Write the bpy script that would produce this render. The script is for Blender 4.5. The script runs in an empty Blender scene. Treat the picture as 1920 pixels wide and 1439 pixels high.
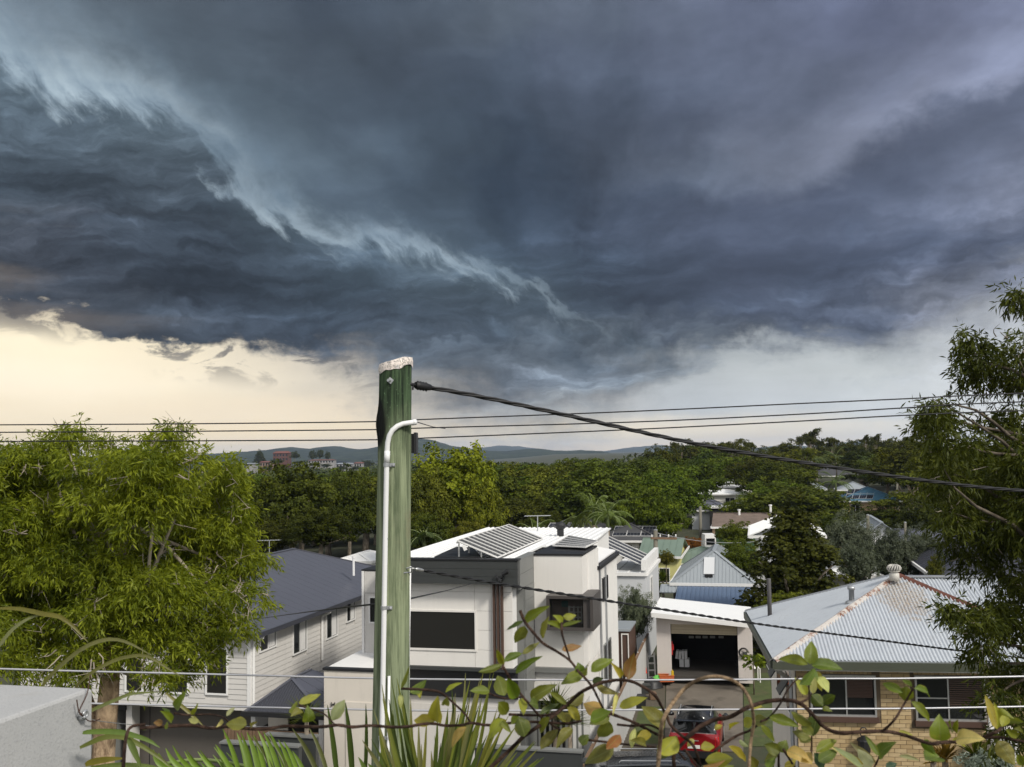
import bpy, bmesh, math, random
import numpy as np
from mathutils import Vector, Matrix, noise as mnoise

random.seed(7)
RNG = np.random.default_rng(11)
SC = bpy.context.scene
COL = SC.collection
R = math.radians

# ------------------------------------------------------------------ camera
CAM = Vector((0.0, 0.0, 10.4))          # on a first-floor balcony up the slope
FPX = 1900.0                            # focal length in pixels of the 1920 px wide photograph
PITCH = math.atan(130.5 / FPX)
ROLL = R(0.9)
FWD = Vector((0, math.cos(PITCH), math.sin(PITCH)))
UP0 = Vector((0, -math.sin(PITCH), math.cos(PITCH)))
RT0 = Vector((1, 0, 0))
RT = RT0 * math.cos(ROLL) - UP0 * math.sin(ROLL)
UPV = RT0 * math.sin(ROLL) + UP0 * math.cos(ROLL)
cd = bpy.data.cameras.new('camera')
cd.sensor_width = 36.0
cd.lens = 36.0 * FPX / 1920.0
cd.clip_start = 0.05
cd.clip_end = 30000
cd.dof.use_dof = True
cd.dof.focus_distance = 28.0
cd.dof.aperture_fstop = 15.0
cam = bpy.data.objects.new('camera', cd)
COL.objects.link(cam)
cam.matrix_world = Matrix(((RT.x, UPV.x, -FWD.x, CAM.x), (RT.y, UPV.y, -FWD.y, CAM.y),
       (RT.z, UPV.z, -FWD.z, CAM.z), (0, 0, 0, 1)))
SC.camera = cam

def ray(px, py):
 return FWD + RT * ((px - 960.0) / FPX) + UPV * ((719.5 - py) / FPX)

def at(px, py, y):
 """world point seen at a photo pixel, at distance y along the street axis"""
 d = ray(px, py)
 return CAM + d * (y / d.y)

def pix(p):
 d = Vector(p) - CAM
 w = d.dot(FWD)
 return 960 + FPX * d.dot(RT) / w, 719.5 - FPX * d.dot(UPV) / w

# ------------------------------------------------------------------ exposure
SC.view_settings.view_transform = 'Standard'
SC.view_settings.look = 'None'
SC.view_settings.gamma = 1.0
SC.view_settings.use_curve_mapping = False
SC.view_settings.exposure = 0.40
SC.cycles.use_denoising = True
SC.cycles.max_bounces = 8
SC.cycles.transparent_max_bounces = 12
SC.cycles.sample_clamp_indirect = 6.0

# ------------------------------------------------------------------ sun (behind the camera, veiled by cloud)
SUN_EL, SUN_AZ = R(40), R(140)          # azimuth clockwise from +Y
sd = bpy.data.lights.new('sun', 'SUN')
sd.energy = 2.5
sd.angle = R(10)
sd.color = (1.0, 0.95, 0.86)
sun = bpy.data.objects.new('sun', sd)
COL.objects.link(sun)
sdir = Vector((math.sin(SUN_AZ) * math.cos(SUN_EL), math.cos(SUN_AZ) * math.cos(SUN_EL), math.sin(SUN_EL)))
sun.rotation_euler = sdir.to_track_quat('Z', 'Y').to_euler()
sun.location = sdir * 200

# ------------------------------------------------------------------ storm sky
def lin(h):
 h = h.lstrip('#')
 c = [int(h[i:i + 2], 16) / 255 for i in (0, 2, 4)]
 return [x / 12.92 if x <= 0.04045 else ((x + 0.055) / 1.055) ** 2.4 for x in c]

world = bpy.data.worlds.new('World')
SC.world = world
world.use_nodes = True
WT = world.node_tree
WT.nodes.clear()

class NG:
 """small helper for writing node maths"""
 def __init__(self, tree):
  self.t = tree

 def n(self, kind, **kw):
  nd = self.t.nodes.new(kind)
  for k, v in kw.items():
   setattr(nd, k, v)
  return nd

 def put(self, sock, v):
  if isinstance(v, bpy.types.NodeSocket):
   self.t.links.new(v, sock)
  elif v is not None:
   if sock.type in ('VECTOR', 'RGBA') and isinstance(v, (int, float)):
    v = (v,) * len(sock.default_value)
   if sock.type == 'RGBA' and len(v) == 3:
    v = (*v, 1)
   sock.default_value = v

 def m(self, op, a, b=None, c=None, clamp=False):
  nd = self.n('ShaderNodeMath', operation=op, use_clamp=clamp)
  for s, v in zip(nd.inputs, (a, b, c)):
   self.put(s, v)
  return nd.outputs[0]

 def vm(self, op, a, b=None, s=None):
  nd = self.n('ShaderNodeVectorMath', operation=op)
  self.put(nd.inputs[0], a)
  if b is not None:
   self.put(nd.inputs[1], b)
  if s is not None:
   self.put(nd.inputs['Scale'], s)
  return nd.outputs['Value'] if op in ('DOT_PRODUCT', 'LENGTH') else nd.outputs['Vector']

 def sep(self, v):
  nd = self.n('ShaderNodeSeparateXYZ')
  self.put(nd.inputs[0], v)
  return nd.outputs

 def comb(self, x=0, y=0, z=0):
  nd = self.n('ShaderNodeCombineXYZ')
  for s, v in zip(nd.inputs, (x, y, z)):
   self.put(s, v)
  return nd.outputs[0]

 def noise(self, vec, scale, detail=4, rough=0.55, dist=0.0, dim='3D', color=False, w=None):
  nd = self.n('ShaderNodeTexNoise', noise_dimensions=dim)
  if vec is not None:
   self.put(nd.inputs['Vector'], vec)
  nd.inputs['Scale'].default_value = scale
  nd.inputs['Detail'].default_value = detail
  nd.inputs['Roughness'].default_value = rough
  nd.inputs['Distortion'].default_value = dist
  return nd.outputs['Color' if color else 'Fac']

 def mix(self, f, a, b, blend='MIX'):
  nd = self.n('ShaderNodeMix', data_type='RGBA', blend_type=blend)
  self.put(nd.inputs[0], f)
  self.put(nd.inputs[6], a)
  self.put(nd.inputs[7], b)
  return nd.outputs[2]

 def step(self, v, lo, hi, a=0.0, b=1.0):
  nd = self.n('ShaderNodeMapRange', interpolation_type='SMOOTHSTEP')
  for s, x in zip(nd.inputs, (v, lo, hi, a, b)):
   self.put(s, x)
  return nd.outputs[0]

 def ramp(self, f, stops, interp='LINEAR'):
  nd = self.n('ShaderNodeValToRGB')
  cr = nd.color_ramp
  cr.interpolation = interp
  while len(cr.elements) < len(stops):
   cr.elements.new(0.5)
  for e, (p, c) in zip(cr.elements, stops):
   e.position = p
   e.color = (*c, 1) if len(c) == 3 else c
  self.put(nd.inputs[0], f)
  return nd.outputs[0]

 def curve(self, f, pts):
  nd = self.n('ShaderNodeFloatCurve')
  c = nd.mapping.curves[0]
  pts = sorted(pts)
  while len(c.points) < len(pts):
   c.points.new(0.5, 0.5)
  for p, q in zip(c.points, pts):
   p.location = q
   p.handle_type = 'AUTO'
  nd.mapping.update()
  self.put(nd.inputs['Value'], f)
  return nd.outputs[0]

W = NG(WT)
AZ_HALF = R(34)

def azt(px, py):
 d = ray(px, py)
 return math.atan2(d.x, d.y), d.z / math.hypot(d.x, d.y)

def norm_az(a):
 return (a + AZ_HALF) / (2 * AZ_HALF)

gx = [0, 320, 640, 960, 1280, 1600, 1920]
U_ROWS = {0: '66727e 56616d 4a5563 545e6b 616a7d 68708a 8088a2'.split(),
   100: '70818f 5b6875 4e5966 4b5666 5d667a 6a7289 878fa8'.split(),
   200: '6a7b89 667684 4a5663 434e5d 5a6478 737b90 868da3'.split(),
   300: '6a7b89 667684 4c5966 3b4757 626c7e 80879a 858ca0'.split(),
   400: '6a7b89 627280 4b5866 374455 4a5466 4a5468 525b6e'.split(),
   500: '5a6976 56636f 475462 394655 3d4858 445064 5a6276'.split(),
   600: '505c68 4d5864 4a5662 3d4957 3e4959 525b6d 8a8f9b'.split(),
   680: '6c747c 6c747c 66707a 5b6671 67717b 8a9198 b0b4b8'.split(),
   760: '8a8d90 868a8e 868a8c 8a8f92 8f969b a5abb0 b8bcc0'.split()}
B_ROWS = {0: '5f6e7a 55626d 4d5964 4a5663 4a5663 4a5663 4a5663'.split(),
   150: '5a6874 586672 4f5b67 4a5663 4a5663 4a5663 4a5663'.split(),
   260: '485461 515d68 4c5864 4a5764 4a5764 4a5764 4a5764'.split(),
   360: '3c4651 414b56 4b5763 4d5a67 4d5a67 4d5a67 4d5a67'.split(),
   450: '41454e 353e49 3c4855 53606c 4a5764 4a5764 4a5764'.split(),
   540: '343a43 323b46 333f4c 495663 4f5c68 4a5764 4a5764'.split(),
   620: '4a4f57 39424d 343e4b 3f4b58 47535f 4a5764 4a5764'.split(),
   700: '6a6d72 565d66 4a545f 5f6974 6a747d 5c6771 5c6771'.split(),
   780: '7a7d80 70757b 7c8186 868c90 8a9195 727b82 727b82'.split()}
H_ROWS = {540: '9a9285 9a958c 9d9c98 8f9598 8f979c 9fa5aa b4b8bc'.split(),
   590: 'c2b59c b8ae9d a39f9a 8f9498 8f979c a2a8ac bcc0c4'.split(),
   640: 'f8ecce e9dcc0 b3ada4 979a9c 9ba2a5 aab0b3 c6c9cc'.split(),
   710: 'f7ead0 f3e6cb cdc4b3 9fa0a0 a9aeb0 c4c9c9 ccd0d1'.split(),
   770: 'efe0c2 efdfc2 e4d5bb bdb9b2 b3b8bb c4c9cc cdd0d1'.split(),
   815: 'efdcb6 f1deb9 f1deba f0e0c0 eadec6 e4dccb dcd8d0'.split(),
   850: 'ecd8b2 f0dcb6 f2deb9 f4e0be f2e0c2 ecdfc8 e0d9cd'.split(),
   900: 'd8c9ae dccbb0 dccbb0 dccdb4 dccfb8 d4cdc0 ccc8c4'.split()}

def grid_sampler(rows):
 ys = sorted(rows)
 tab = np.array([[lin(c) for c in rows[y]] for y in ys])
 def f(px, py):
  px = min(max(px, gx[0]), gx[-1])
  py = min(max(py, ys[0]), ys[-1])
  i = min(int(np.searchsorted(gx, px, side='right')) - 1, len(gx) - 2)
  j = min(int(np.searchsorted(ys, py, side='right')) - 1, len(ys) - 2)
  a = (px - gx[i]) / (gx[i + 1] - gx[i])
  b = (py - ys[j]) / (ys[j + 1] - ys[j])
  a, b = a * a * (3 - 2 * a), b * b * (3 - 2 * b)
  return tuple((tab[j, i] * (1 - a) + tab[j, i + 1] * a) * (1 - b) + (tab[j + 1, i] * (1 - a) + tab[j + 1, i + 1] * a) * b)
 return f

def dir_to_pix(az, t):
 return pix(CAM + Vector((math.sin(az), math.cos(az), t)) * 10)

def layer(rows, azn, t, ts, nst=15):
 """colour laid over azimuth and height: one ramp per height, blended"""
 f = grid_sampler(rows)
 out = None
 for k, tv in enumerate(ts):
  stops = []
  for q in range(nst):
   p = q / (nst - 1)
   stops.append((p, f(*dir_to_pix((p * 2 - 1) * AZ_HALF, tv))))
  c = W.ramp(azn, stops, 'EASE')
  out = c if out is None else W.mix(W.step(t, ts[k - 1], tv), out, c)
 return out

geo = W.n('ShaderNodeTexCoord')
DIR = geo.outputs['Generated']
dx, dy, dz = W.sep(DIR)
hor = W.m('SQRT', W.m('ADD', W.m('MULTIPLY', dx, dx), W.m('ADD', W.m('MULTIPLY', dy, dy), 1e-5)))
az0 = W.m('ARCTAN2', dx, dy)
t0 = W.m('DIVIDE', dz, hor)
# cloud-deck coordinates: the layer seen from below, foreshortened to the horizon
den = W.m('ADD', W.m('MAXIMUM', dz, 0.0), 0.10)
deck = W.comb(W.m('DIVIDE', dx, den), W.m('DIVIDE', dy, den), 0.0)
az_t = W.comb(az0, W.m('MULTIPLY', t0, 1.0), 0.0)

# swirl everything a little so that nothing runs straight
wa = W.vm('SUBTRACT', W.noise(deck, 0.9, 4, 0.55, color=True), (0.5, 0.5, 0.5))
wb = W.vm('SUBTRACT', W.noise(az_t, 7.0, 5, 0.6, color=True), (0.5, 0.5, 0.5))
wc = W.vm('SUBTRACT', W.noise(az_t, 26.0, 4, 0.62, color=True), (0.5, 0.5, 0.5))
wv = W.vm('ADD', W.vm('MULTIPLY', wa, (0.16, 0.09, 0)), W.vm('ADD', W.vm('MULTIPLY', wb, (0.19, 0.115, 0)), W.vm('MULTIPLY', wc, (0.05, 0.035, 0))))
wx, wy, _ = W.sep(wv)
az1 = W.m('ADD', az0, wx)
t1 = W.m('ADD', t0, wy)
azn1 = W.m('DIVIDE', W.m('ADD', az1, AZ_HALF), 2 * AZ_HALF, clamp=True)
azn0 = W.m('DIVIDE', W.m('ADD', W.m('ADD', az0, W.m('MULTIPLY', wx, 0.35)), AZ_HALF), 2 * AZ_HALF, clamp=True)

def tset(ys):
 return sorted(azt(960, y)[1] for y in ys)

colU = layer(U_ROWS, azn1, t1, tset((0, 100, 200, 300, 400, 500, 600, 680, 760)))
colB = layer(B_ROWS, azn1, t1, tset((0, 150, 260, 360, 450, 540, 620, 700, 780)))
colH = layer(H_ROWS, azn0, W.m('ADD', t0, W.m('MULTIPLY', wy, 0.3)), tset((540, 590, 640, 710, 770, 815, 850, 900)))

def edge(pts, az_in):
 """elevation (tan) of a cloud edge as a function of azimuth"""
 q = []
 for x, y in pts:
  a, t = azt(x, y)
  q.append((norm_az(a), t))
 return W.curve(az_in, q)

def fb(scale, detail, rough, vec=None, stretch=(1, 1, 1), off=0.0, dist=0.0):
 v = W.vm('ADD', W.vm('MULTIPLY', vec if vec is not None else az_t, stretch), (off, off * 1.7, off * 0.3))
 return W.m('SUBTRACT', W.noise(v, scale, detail, rough, dist), 0.5)

n_edge = fb(16, 8, 0.62, off=3.1, dist=0.3)
n_edge2 = fb(9, 8, 0.6, stretch=(0.55, 1.5, 1), off=9.7, dist=0.4)
rot_ = W.n('ShaderNodeVectorRotate', rotation_type='Z_AXIS')
W.put(rot_.inputs['Vector'], W.comb(W.m('ADD', az0, W.m('MULTIPLY', wx, 0.3)), W.m('ADD', t0, W.m('MULTIPLY', wy, 0.3)), 0.0))
rot_.inputs['Angle'].default_value = R(47)
n_fib = fb(24, 7, 0.6, vec=rot_.outputs[0], off=8.8, stretch=(0.42, 2.0, 1), dist=0.3)
n_fine = fb(36, 8, 0.66, off=5.3, stretch=(0.8, 1.2, 1))
n_mid = fb(7.5, 9, 0.60, off=1.2, stretch=(0.7, 1.5, 1), dist=0.35)
n_deck = fb(1.5, 9, 0.60, vec=deck, off=2.2, stretch=(1.0, 0.75, 1), dist=0.3)
n_str = fb(4.2, 8, 0.58, off=6.4, stretch=(0.35, 2.6, 1), dist=0.5)

# light and dark lumps on the cloud bases: the difference of a billowing noise across a small step reads as relief
wpt = W.comb(W.m('ADD', az0, W.m('MULTIPLY', wx, 0.55)), W.m('ADD', t0, W.m('MULTIPLY', wy, 0.55)), 0.0)

def relief(scale, detail, rough, stretch, off, step):
 v = W.vm('ADD', W.vm('MULTIPLY', wpt, stretch), (off, off * 1.3, off * 0.7))
 v2 = W.vm('ADD', v, (step[0], step[1], 0.03 / scale))
 return W.m('SUBTRACT', W.noise(v, scale, detail, rough, 0.25), W.noise(v2, scale, detail, rough, 0.25))

r1 = relief(9, 7, 0.58, (0.62, 1.7, 1), 4.1, (-0.010, 0.030))
r2 = relief(26, 6, 0.60, (0.60, 1.75, 1), 7.7, (-0.004, 0.011))
r3 = relief(4.2, 5, 0.5, (0.8, 1.2, 1), 2.7, (-0.03, 0.04))
# long streaks fanning up out of the storm's heart, low in the middle of the view
ac_, tc_ = azt(1090, 600)
ra_, rt_ = W.m('SUBTRACT', W.m('ADD', az0, W.m('MULTIPLY', wx, 0.4)), ac_), W.m('SUBTRACT', W.m('ADD', t0, W.m('MULTIPLY', wy, 0.4)), tc_)
rth = W.m('ARCTAN2', rt_, ra_)
rlr = W.m('LOGARITHM', W.m('ADD', W.m('SQRT', W.m('ADD', W.m('MULTIPLY', ra_, ra_), W.m('MULTIPLY', rt_, rt_))), 0.03), 2.718)
n_rad = W.m('SUBTRACT', W.noise(W.comb(W.m('MULTIPLY', rth, 1.0), W.m('MULTIPLY', rlr, 0.42), 1.7), 3.2, 7, 0.55, 0.25), 0.5)
n_rad = W.m('MULTIPLY', n_rad, W.step(rt_, 0.0, 0.07))
det = W.m('ADD', W.m('MULTIPLY', n_mid, 1.1), W.m('ADD', W.m('MULTIPLY', n_deck, 0.8), W.m('ADD', W.m('MULTIPLY', n_fine, 0.25), W.m('MULTIPLY', n_str, 0.9))))
det = W.m('ADD', W.m('ADD', det, W.m('MULTIPLY', n_rad, 0.55)), W.m('ADD', W.m('MULTIPLY', r1, 2.5), W.m('ADD', W.m('MULTIPLY', r2, 1.7), W.m('MULTIPLY', r3, 1.2))))
det = W.m('SUBTRACT', W.m('EXPONENT', W.m('MULTIPLY', det, 1.28)), 1.0)
det_soft = W.m('ADD', W.m('ADD', W.m('MULTIPLY', n_mid, 0.9), W.m('MULTIPLY', n_rad, 1.1)), W.m('ADD', W.m('MULTIPLY', n_deck, 1.0), W.m('ADD', W.m('MULTIPLY', r3, 1.3), W.m('MULTIPLY', r1, 0.35))))
det_soft = W.m('SUBTRACT', W.m('EXPONENT', W.m('MULTIPLY', det_soft, 1.0)), 1.0)

# C1: the bright rift from the upper left down to the middle, with the dark bank beneath it
C1 = edge([(-260, 20), (-60, 90), (60, 150), (200, 190), (300, 225), (400, 290), (480, 365), (560, 420), (640, 462),
   (740, 478), (860, 500), (970, 530), (1090, 578), (1220, 640), (1400, 760), (1600, 840), (2000, 880)], azn0)
d1 = W.m('SUBTRACT', t0, C1)
rift_gain = W.curve(azn0, [(norm_az(azt(x, 400)[0]), v) for x, v in
       [(-300, .75), (0, .95), (150, 0.95), (300, .8), (400, .55), (500, .72), (620, .8), (740, .9), (860, .8), (960, .62), (1050, .42), (1110, .18), (1180, .03), (1300, 0), (2000, 0)]])
rift_w = W.curve(azn0, [(norm_az(azt(x, 400)[0]), v) for x, v in
      [(-300, .62), (0, .56), (200, .50), (360, .36), (500, .26), (640, .20), (760, .18), (900, .12), (1060, .10), (1300, .1), (2000, .1)]])
dn = W.m('ADD', d1, W.m('ADD', W.m('MULTIPLY', n_edge, 0.085), W.m('MULTIPLY', n_fib, 0.085)))
mB = W.step(dn, 0.006, -0.016)
up = W.m('DIVIDE', W.m('MAXIMUM', W.m('ADD', dn, W.m('MULTIPLY', n_edge2, 0.09)), 0.0), W.m('MULTIPLY', rift_w, 0.100))
rift = W.m('MULTIPLY', W.m('MULTIPLY', W.m('EXPONENT', W.m('MULTIPLY', W.m('MULTIPLY', up, up), -1.0)), W.step(dn, -0.02, 0.008)), rift_gain)
rift = W.m('MULTIPLY', rift, W.m('ADD', 0.86, W.m('MULTIPLY', W.m('ADD', n_edge2, n_fib), 1.3)))
# lighter halo where light leaks round the bank's shoulder
leak = W.m('MULTIPLY', W.m('EXPONENT', W.m('MULTIPLY', W.m('ABSOLUTE', d1), -22.0)), W.m('MULTIPLY', rift_gain, 0.34))

# C3: the long dark shelf on the right
C3 = edge([(-300, 900), (900, 620), (1050, 420), (1160, 360), (1280, 352), (1420, 352), (1540, 325), (1640, 265), (1730, 205), (1820, 150), (1920, 105), (2060, 60), (2300, 0)], azn0)
d3 = W.m('SUBTRACT', t0, C3)
d3n = W.m('ADD', d3, W.m('ADD', W.m('MULTIPLY', n_edge, 0.09), W.m('MULTIPLY', n_edge2, 0.09)))
m3 = W.m('MULTIPLY', W.step(d3n, 0.012, -0.028), W.m('MULTIPLY', W.step(d3n, -0.21, -0.03), W.step(az0, azt(1080, 300)[0], azt(1420, 300)[0])))

cu = W.mix(1.0, colU, W.m('ADD', 1.0, W.mix(W.step(t0, 0.10, 0.30), det, det_soft)), 'MULTIPLY')
cu = W.mix(W.m('MULTIPLY', m3, 0.80), cu, W.mix(1.0, lin('4d566a'), W.m('ADD', 1.0, det_soft), 'MULTIPLY'))
cb = W.mix(1.0, colB, W.m('ADD', 1.0, W.m('MULTIPLY', det, 1.05)), 'MULTIPLY')
warm = W.m('MULTIPLY', W.m('MULTIPLY', W.step(W.m('ADD', n_str, W.m('MULTIPLY', n_mid, 0.5)), 0.02, 0.22), W.step(az0, azt(520, 500)[0], azt(0, 500)[0])), W.m('MULTIPLY', W.step(t0, azt(0, 350)[1], azt(0, 450)[1]), 0.8))
cb = W.mix(warm, cb, lin('6e665f'))
cloud = W.mix(mB, cu, cb)
cloud = W.mix(W.m('MULTIPLY', leak, 1.0, clamp=True), cloud, lin('6f8593'))
cloud = W.mix(W.m('MULTIPLY', rift, 1.0, clamp=True), cloud, W.mix(W.m('ADD', 0.42, W.m('MULTIPLY', W.m('ADD', n_fib, n_edge2), 1.8), clamp=True), lin('7f95a8'), lin('c0d1db')))

# C2: the ragged lower edge of the storm, the clear glow beneath it
C2 = edge([(-400, 520), (-100, 530), (60, 556), (160, 575), (250, 612), (330, 634), (440, 646), (540, 655), (660, 668), (780, 712), (900, 762), (1010, 772), (1120, 748), (1230, 700), (1340, 660), (1460, 650), (1580, 662), (1700, 640), (1800, 600), (1920, 560), (2200, 500)], azn0)
d2 = W.m('SUBTRACT', t0, C2)
e2w = W.curve(azn0, [(norm_az(azt(x, 700)[0]), v) for x, v in [(-300, .12), (300, .14), (560, .35), (720, .9), (1000, 1.0), (1200, .8), (1400, .35), (1560, .5), (1750, .8), (2200, .9)]])
d2n = W.m('ADD', d2, W.m('ADD', W.m('MULTIPLY', n_edge, 0.085), W.m('ADD', W.m('MULTIPLY', n_fine, 0.045), W.m('MULTIPLY', n_str, 0.13))))
mH = W.step(W.m('DIVIDE', W.m('ADD', d2n, W.m('MULTIPLY', r1, 0.10)), W.m('MULTIPLY', e2w, 0.085)), 0.45, -1.0)
glow = W.mix(1.0, colH, W.m('ADD', 1.24, W.m('MULTIPLY', W.m('ADD', n_str, W.m('MULTIPLY', n_mid, 0.6)), W.step(az0, azt(300, 700)[0], azt(1300, 700)[0], 0.22, 0.75))), 'MULTIPLY')
# torn scud hanging under the edge on the left
scud = W.m('MULTIPLY', W.step(W.m('ADD', fb(24, 7, 0.62, off=12.1, stretch=(0.75, 1.7, 1), dist=0.5), W.m('MULTIPLY', n_str, 0.35)), 0.0, 0.10), W.m('MULTIPLY', W.step(d2, -0.046, -0.012), W.step(az0, azt(860, 700)[0], azt(520, 700)[0])))
glow = W.mix(W.m('MULTIPLY', scud, 0.85), glow, lin('6c6a68'))
front = W.mix(mH, cloud, glow)

# behind the camera the deck thins to bright broken overcast, lit by the veiled sun
sky = W.n('ShaderNodeTexSky', sky_type='NISHITA', sun_disc=False, sun_elevation=SUN_EL, sun_rotation=SUN_AZ)
sky.air_density = 1.0
sky.dust_density = 2.0
sky.ozone_density = 1.0
bg_sky = W.n('ShaderNodeBackground')
W.put(bg_sky.inputs['Color'], sky.outputs[0])
bg_sky.inputs['Strength'].default_value = 0.10
bg_over = W.n('ShaderNodeBackground')
W.put(bg_over.inputs['Color'], W.mix(1.0, (0.74, 0.74, 0.74), W.m('ADD', 1.0, W.m('MULTIPLY', n_deck, 0.5)), 'MULTIPLY'))
bg_over.inputs['Strength'].default_value = 1.0
rear = W.n('ShaderNodeMixShader')
W.put(rear.inputs[0], W.step(n_deck, -0.22, 0.02))
WT.links.new(bg_sky.outputs[0], rear.inputs[1])
WT.links.new(bg_over.outputs[0], rear.inputs[2])
bg_front = W.n('ShaderNodeBackground')
W.put(bg_front.inputs['Color'], front)
bg_front.inputs['Strength'].default_value = 0.758
allsky = W.n('ShaderNodeMixShader')
W.put(allsky.inputs[0], W.step(W.m('ADD', dy, W.m('MULTIPLY', n_deck, 0.25)), 0.68, 0.10))
WT.links.new(bg_front.outputs[0], allsky.inputs[1])
WT.links.new(rear.outputs[0], allsky.inputs[2])
wo = W.n('ShaderNodeOutputWorld')
WT.links.new(allsky.outputs[0], wo.inputs[0])
world.cycles.sampling_method = 'MANUAL'
world.cycles.sample_map_resolution = 512

# ------------------------------------------------------------------ object helpers
WLOC = {}

def put_props(o, label=None, cat=None, group=None, kind=None):
 for k, v in (('label', label), ('category', cat), ('group', group), ('kind', kind)):
  if v:
   o[k] = v
 return o

def thing(name, label, cat, loc=(0, 0, 0), group=None, rotz=0.0):
 """an Empty at the thing's base that parents its parts"""
 o = bpy.data.objects.new(name, None)
 o.empty_display_size = 0.2
 COL.objects.link(o)
 o.location = loc
 o.rotation_euler = (0, 0, rotz)
 WLOC[o.name] = Matrix.Translation(Vector(loc)) @ Matrix.Rotation(rotz, 4, 'Z')
 return put_props(o, label, cat, group)

def attach(o, parent):
 o.parent = parent
 if parent.name in WLOC:
  o.matrix_parent_inverse = WLOC[parent.name].inverted()

def link_mesh(name, me, mat=None, parent=None):
 o = bpy.data.objects.new(name, me)
 COL.objects.link(o)
 if mat is not None and not me.materials:
  me.materials.append(mat)
 if parent is not None:
  attach(o, parent)
 return o

def kids(o):
 return list(o.children)

def dup(root, loc, rotz=0.0, scale=1.0, label=None, group=None, color=None):
 """a copy of a thing with copies of its parts and sub-parts"""
 def cp(o, parent):
  c = o.copy()
  COL.objects.link(c)
  c.parent = parent
  if color is not None:
   c.color = color
  for ch in kids(o):
   cp(ch, c)
  return c
 r = root.copy()
 COL.objects.link(r)
 r.location = loc
 r.rotation_euler = (0, 0, rotz)
 r.scale = (scale,) * 3 if isinstance(scale, (int, float)) else scale
 if color is not None:
  r.color = color
 if label:
  r['label'] = label
 if group:
  r['group'] = group
 for ch in kids(root):
  cp(ch, r)
 return r

class MB:
 """collects solid shapes into one mesh"""
 def __init__(self):
  self.v, self.f = [], []

 def add(self, vs, fs):
  b = len(self.v)
  self.v += [tuple(p) for p in vs]
  self.f += [tuple(i + b for i in q) for q in fs]
  return self

 def hexa(self, p):
  """eight corners: bottom four counter-clockwise, then top four"""
  return self.add(p, [(3, 2, 1, 0), (4, 5, 6, 7), (0, 1, 5, 4), (1, 2, 6, 5), (2, 3, 7, 6), (3, 0, 4, 7)])

 def box(self, c, s, m=None):
  x, y, z = s[0] / 2, s[1] / 2, s[2] / 2
  p = [(-x, -y, -z), (x, -y, -z), (x, y, -z), (-x, y, -z), (-x, -y, z), (x, -y, z), (x, y, z), (-x, y, z)]
  p = [Vector(q) for q in p]
  if m is not None:
   p = [m @ q for q in p]
  return self.hexa([q + Vector(c) for q in p])

 def slab(self, poly, thick):
  """a planar polygon given depth along minus its normal (counter-clockwise seen from outside)"""
  poly = [Vector(p) for p in poly]
  n = Vector((0, 0, 0))
  for i in range(len(poly)):
   n += poly[i].cross(poly[(i + 1) % len(poly)])
  n.normalize()
  k = len(poly)
  back = [p - n * thick for p in poly]
  fs = [tuple(range(k)), tuple(range(2 * k - 1, k - 1, -1))]
  for i in range(k):
   j = (i + 1) % k
   fs.append((j, i, i + k, j + k))
  return self.add(poly + back, fs)

 def bar(self, a, b, w, h, up=(0, 0, 1)):
  a, b = Vector(a), Vector(b)
  d = (b - a).normalized()
  s = d.cross(Vector(up))
  if s.length < 1e-4:
   s = d.cross(Vector((0, 1, 0)))
  s.normalize()
  u = s.cross(d)
  s, u = s * w / 2, u * h / 2
  return self.hexa([a - s - u, a + s - u, b + s - u, b - s - u, a - s + u, a + s + u, b + s + u, b - s + u])

 def tube(self, pts, rad, n=8, cap=True):
  pts = [Vector(p) for p in pts]
  m = len(pts)
  if isinstance(rad, (int, float)):
   rad = [rad] * m
  vs, fs = [], []
  ref = None
  for i, p in enumerate(pts):
   d = (pts[min(i + 1, m - 1)] - pts[max(i - 1, 0)]).normalized()
   if ref is None:
    ref = Vector((0, 0, 1)) if abs(d.z) < 0.9 else Vector((1, 0, 0))
   s = d.cross(ref).normalized()
   ref = s.cross(d).normalized()
   for k in range(n):
    t = 2 * math.pi * k / n
    vs.append(p + (s * math.cos(t) + ref * math.sin(t)) * rad[i])
  for i in range(m - 1):
   for k in range(n):
    a, b = i * n + k, i * n + (k + 1) % n
    fs.append((a, a + n, b + n, b))
  if cap:
   fs.append(tuple(range(n)))
   fs.append(tuple(range(m * n - 1, m * n - n - 1, -1)))
  return self.add(vs, fs)

 def lathe(self, prof, c=(0, 0, 0), n=20):
  c = Vector(c)
  vs, fs = [], []
  for r, z in prof:
   for k in range(n):
    t = 2 * math.pi * k / n
    vs.append(c + Vector((r * math.cos(t), r * math.sin(t), z)))
  for i in range(len(prof) - 1):
   for k in range(n):
    a, b = i * n + k, i * n + (k + 1) % n
    fs.append((a, b, b + n, a + n))
  fs.append(tuple(range(n - 1, -1, -1)))
  fs.append(tuple(range((len(prof) - 1) * n, len(prof) * n)))
  return self.add(vs, fs)

 def mesh(self, name, smooth=False):
  me = bpy.data.meshes.new(name)
  me.from_pydata(self.v, [], self.f)
  if smooth:
   me.polygons.foreach_set('use_smooth', [True] * len(me.polygons))
  me.update()
  return me

 def build(self, name, mat, parent=None, smooth=False):
  return link_mesh(name, self.mesh(name, smooth), mat, parent)

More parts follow.
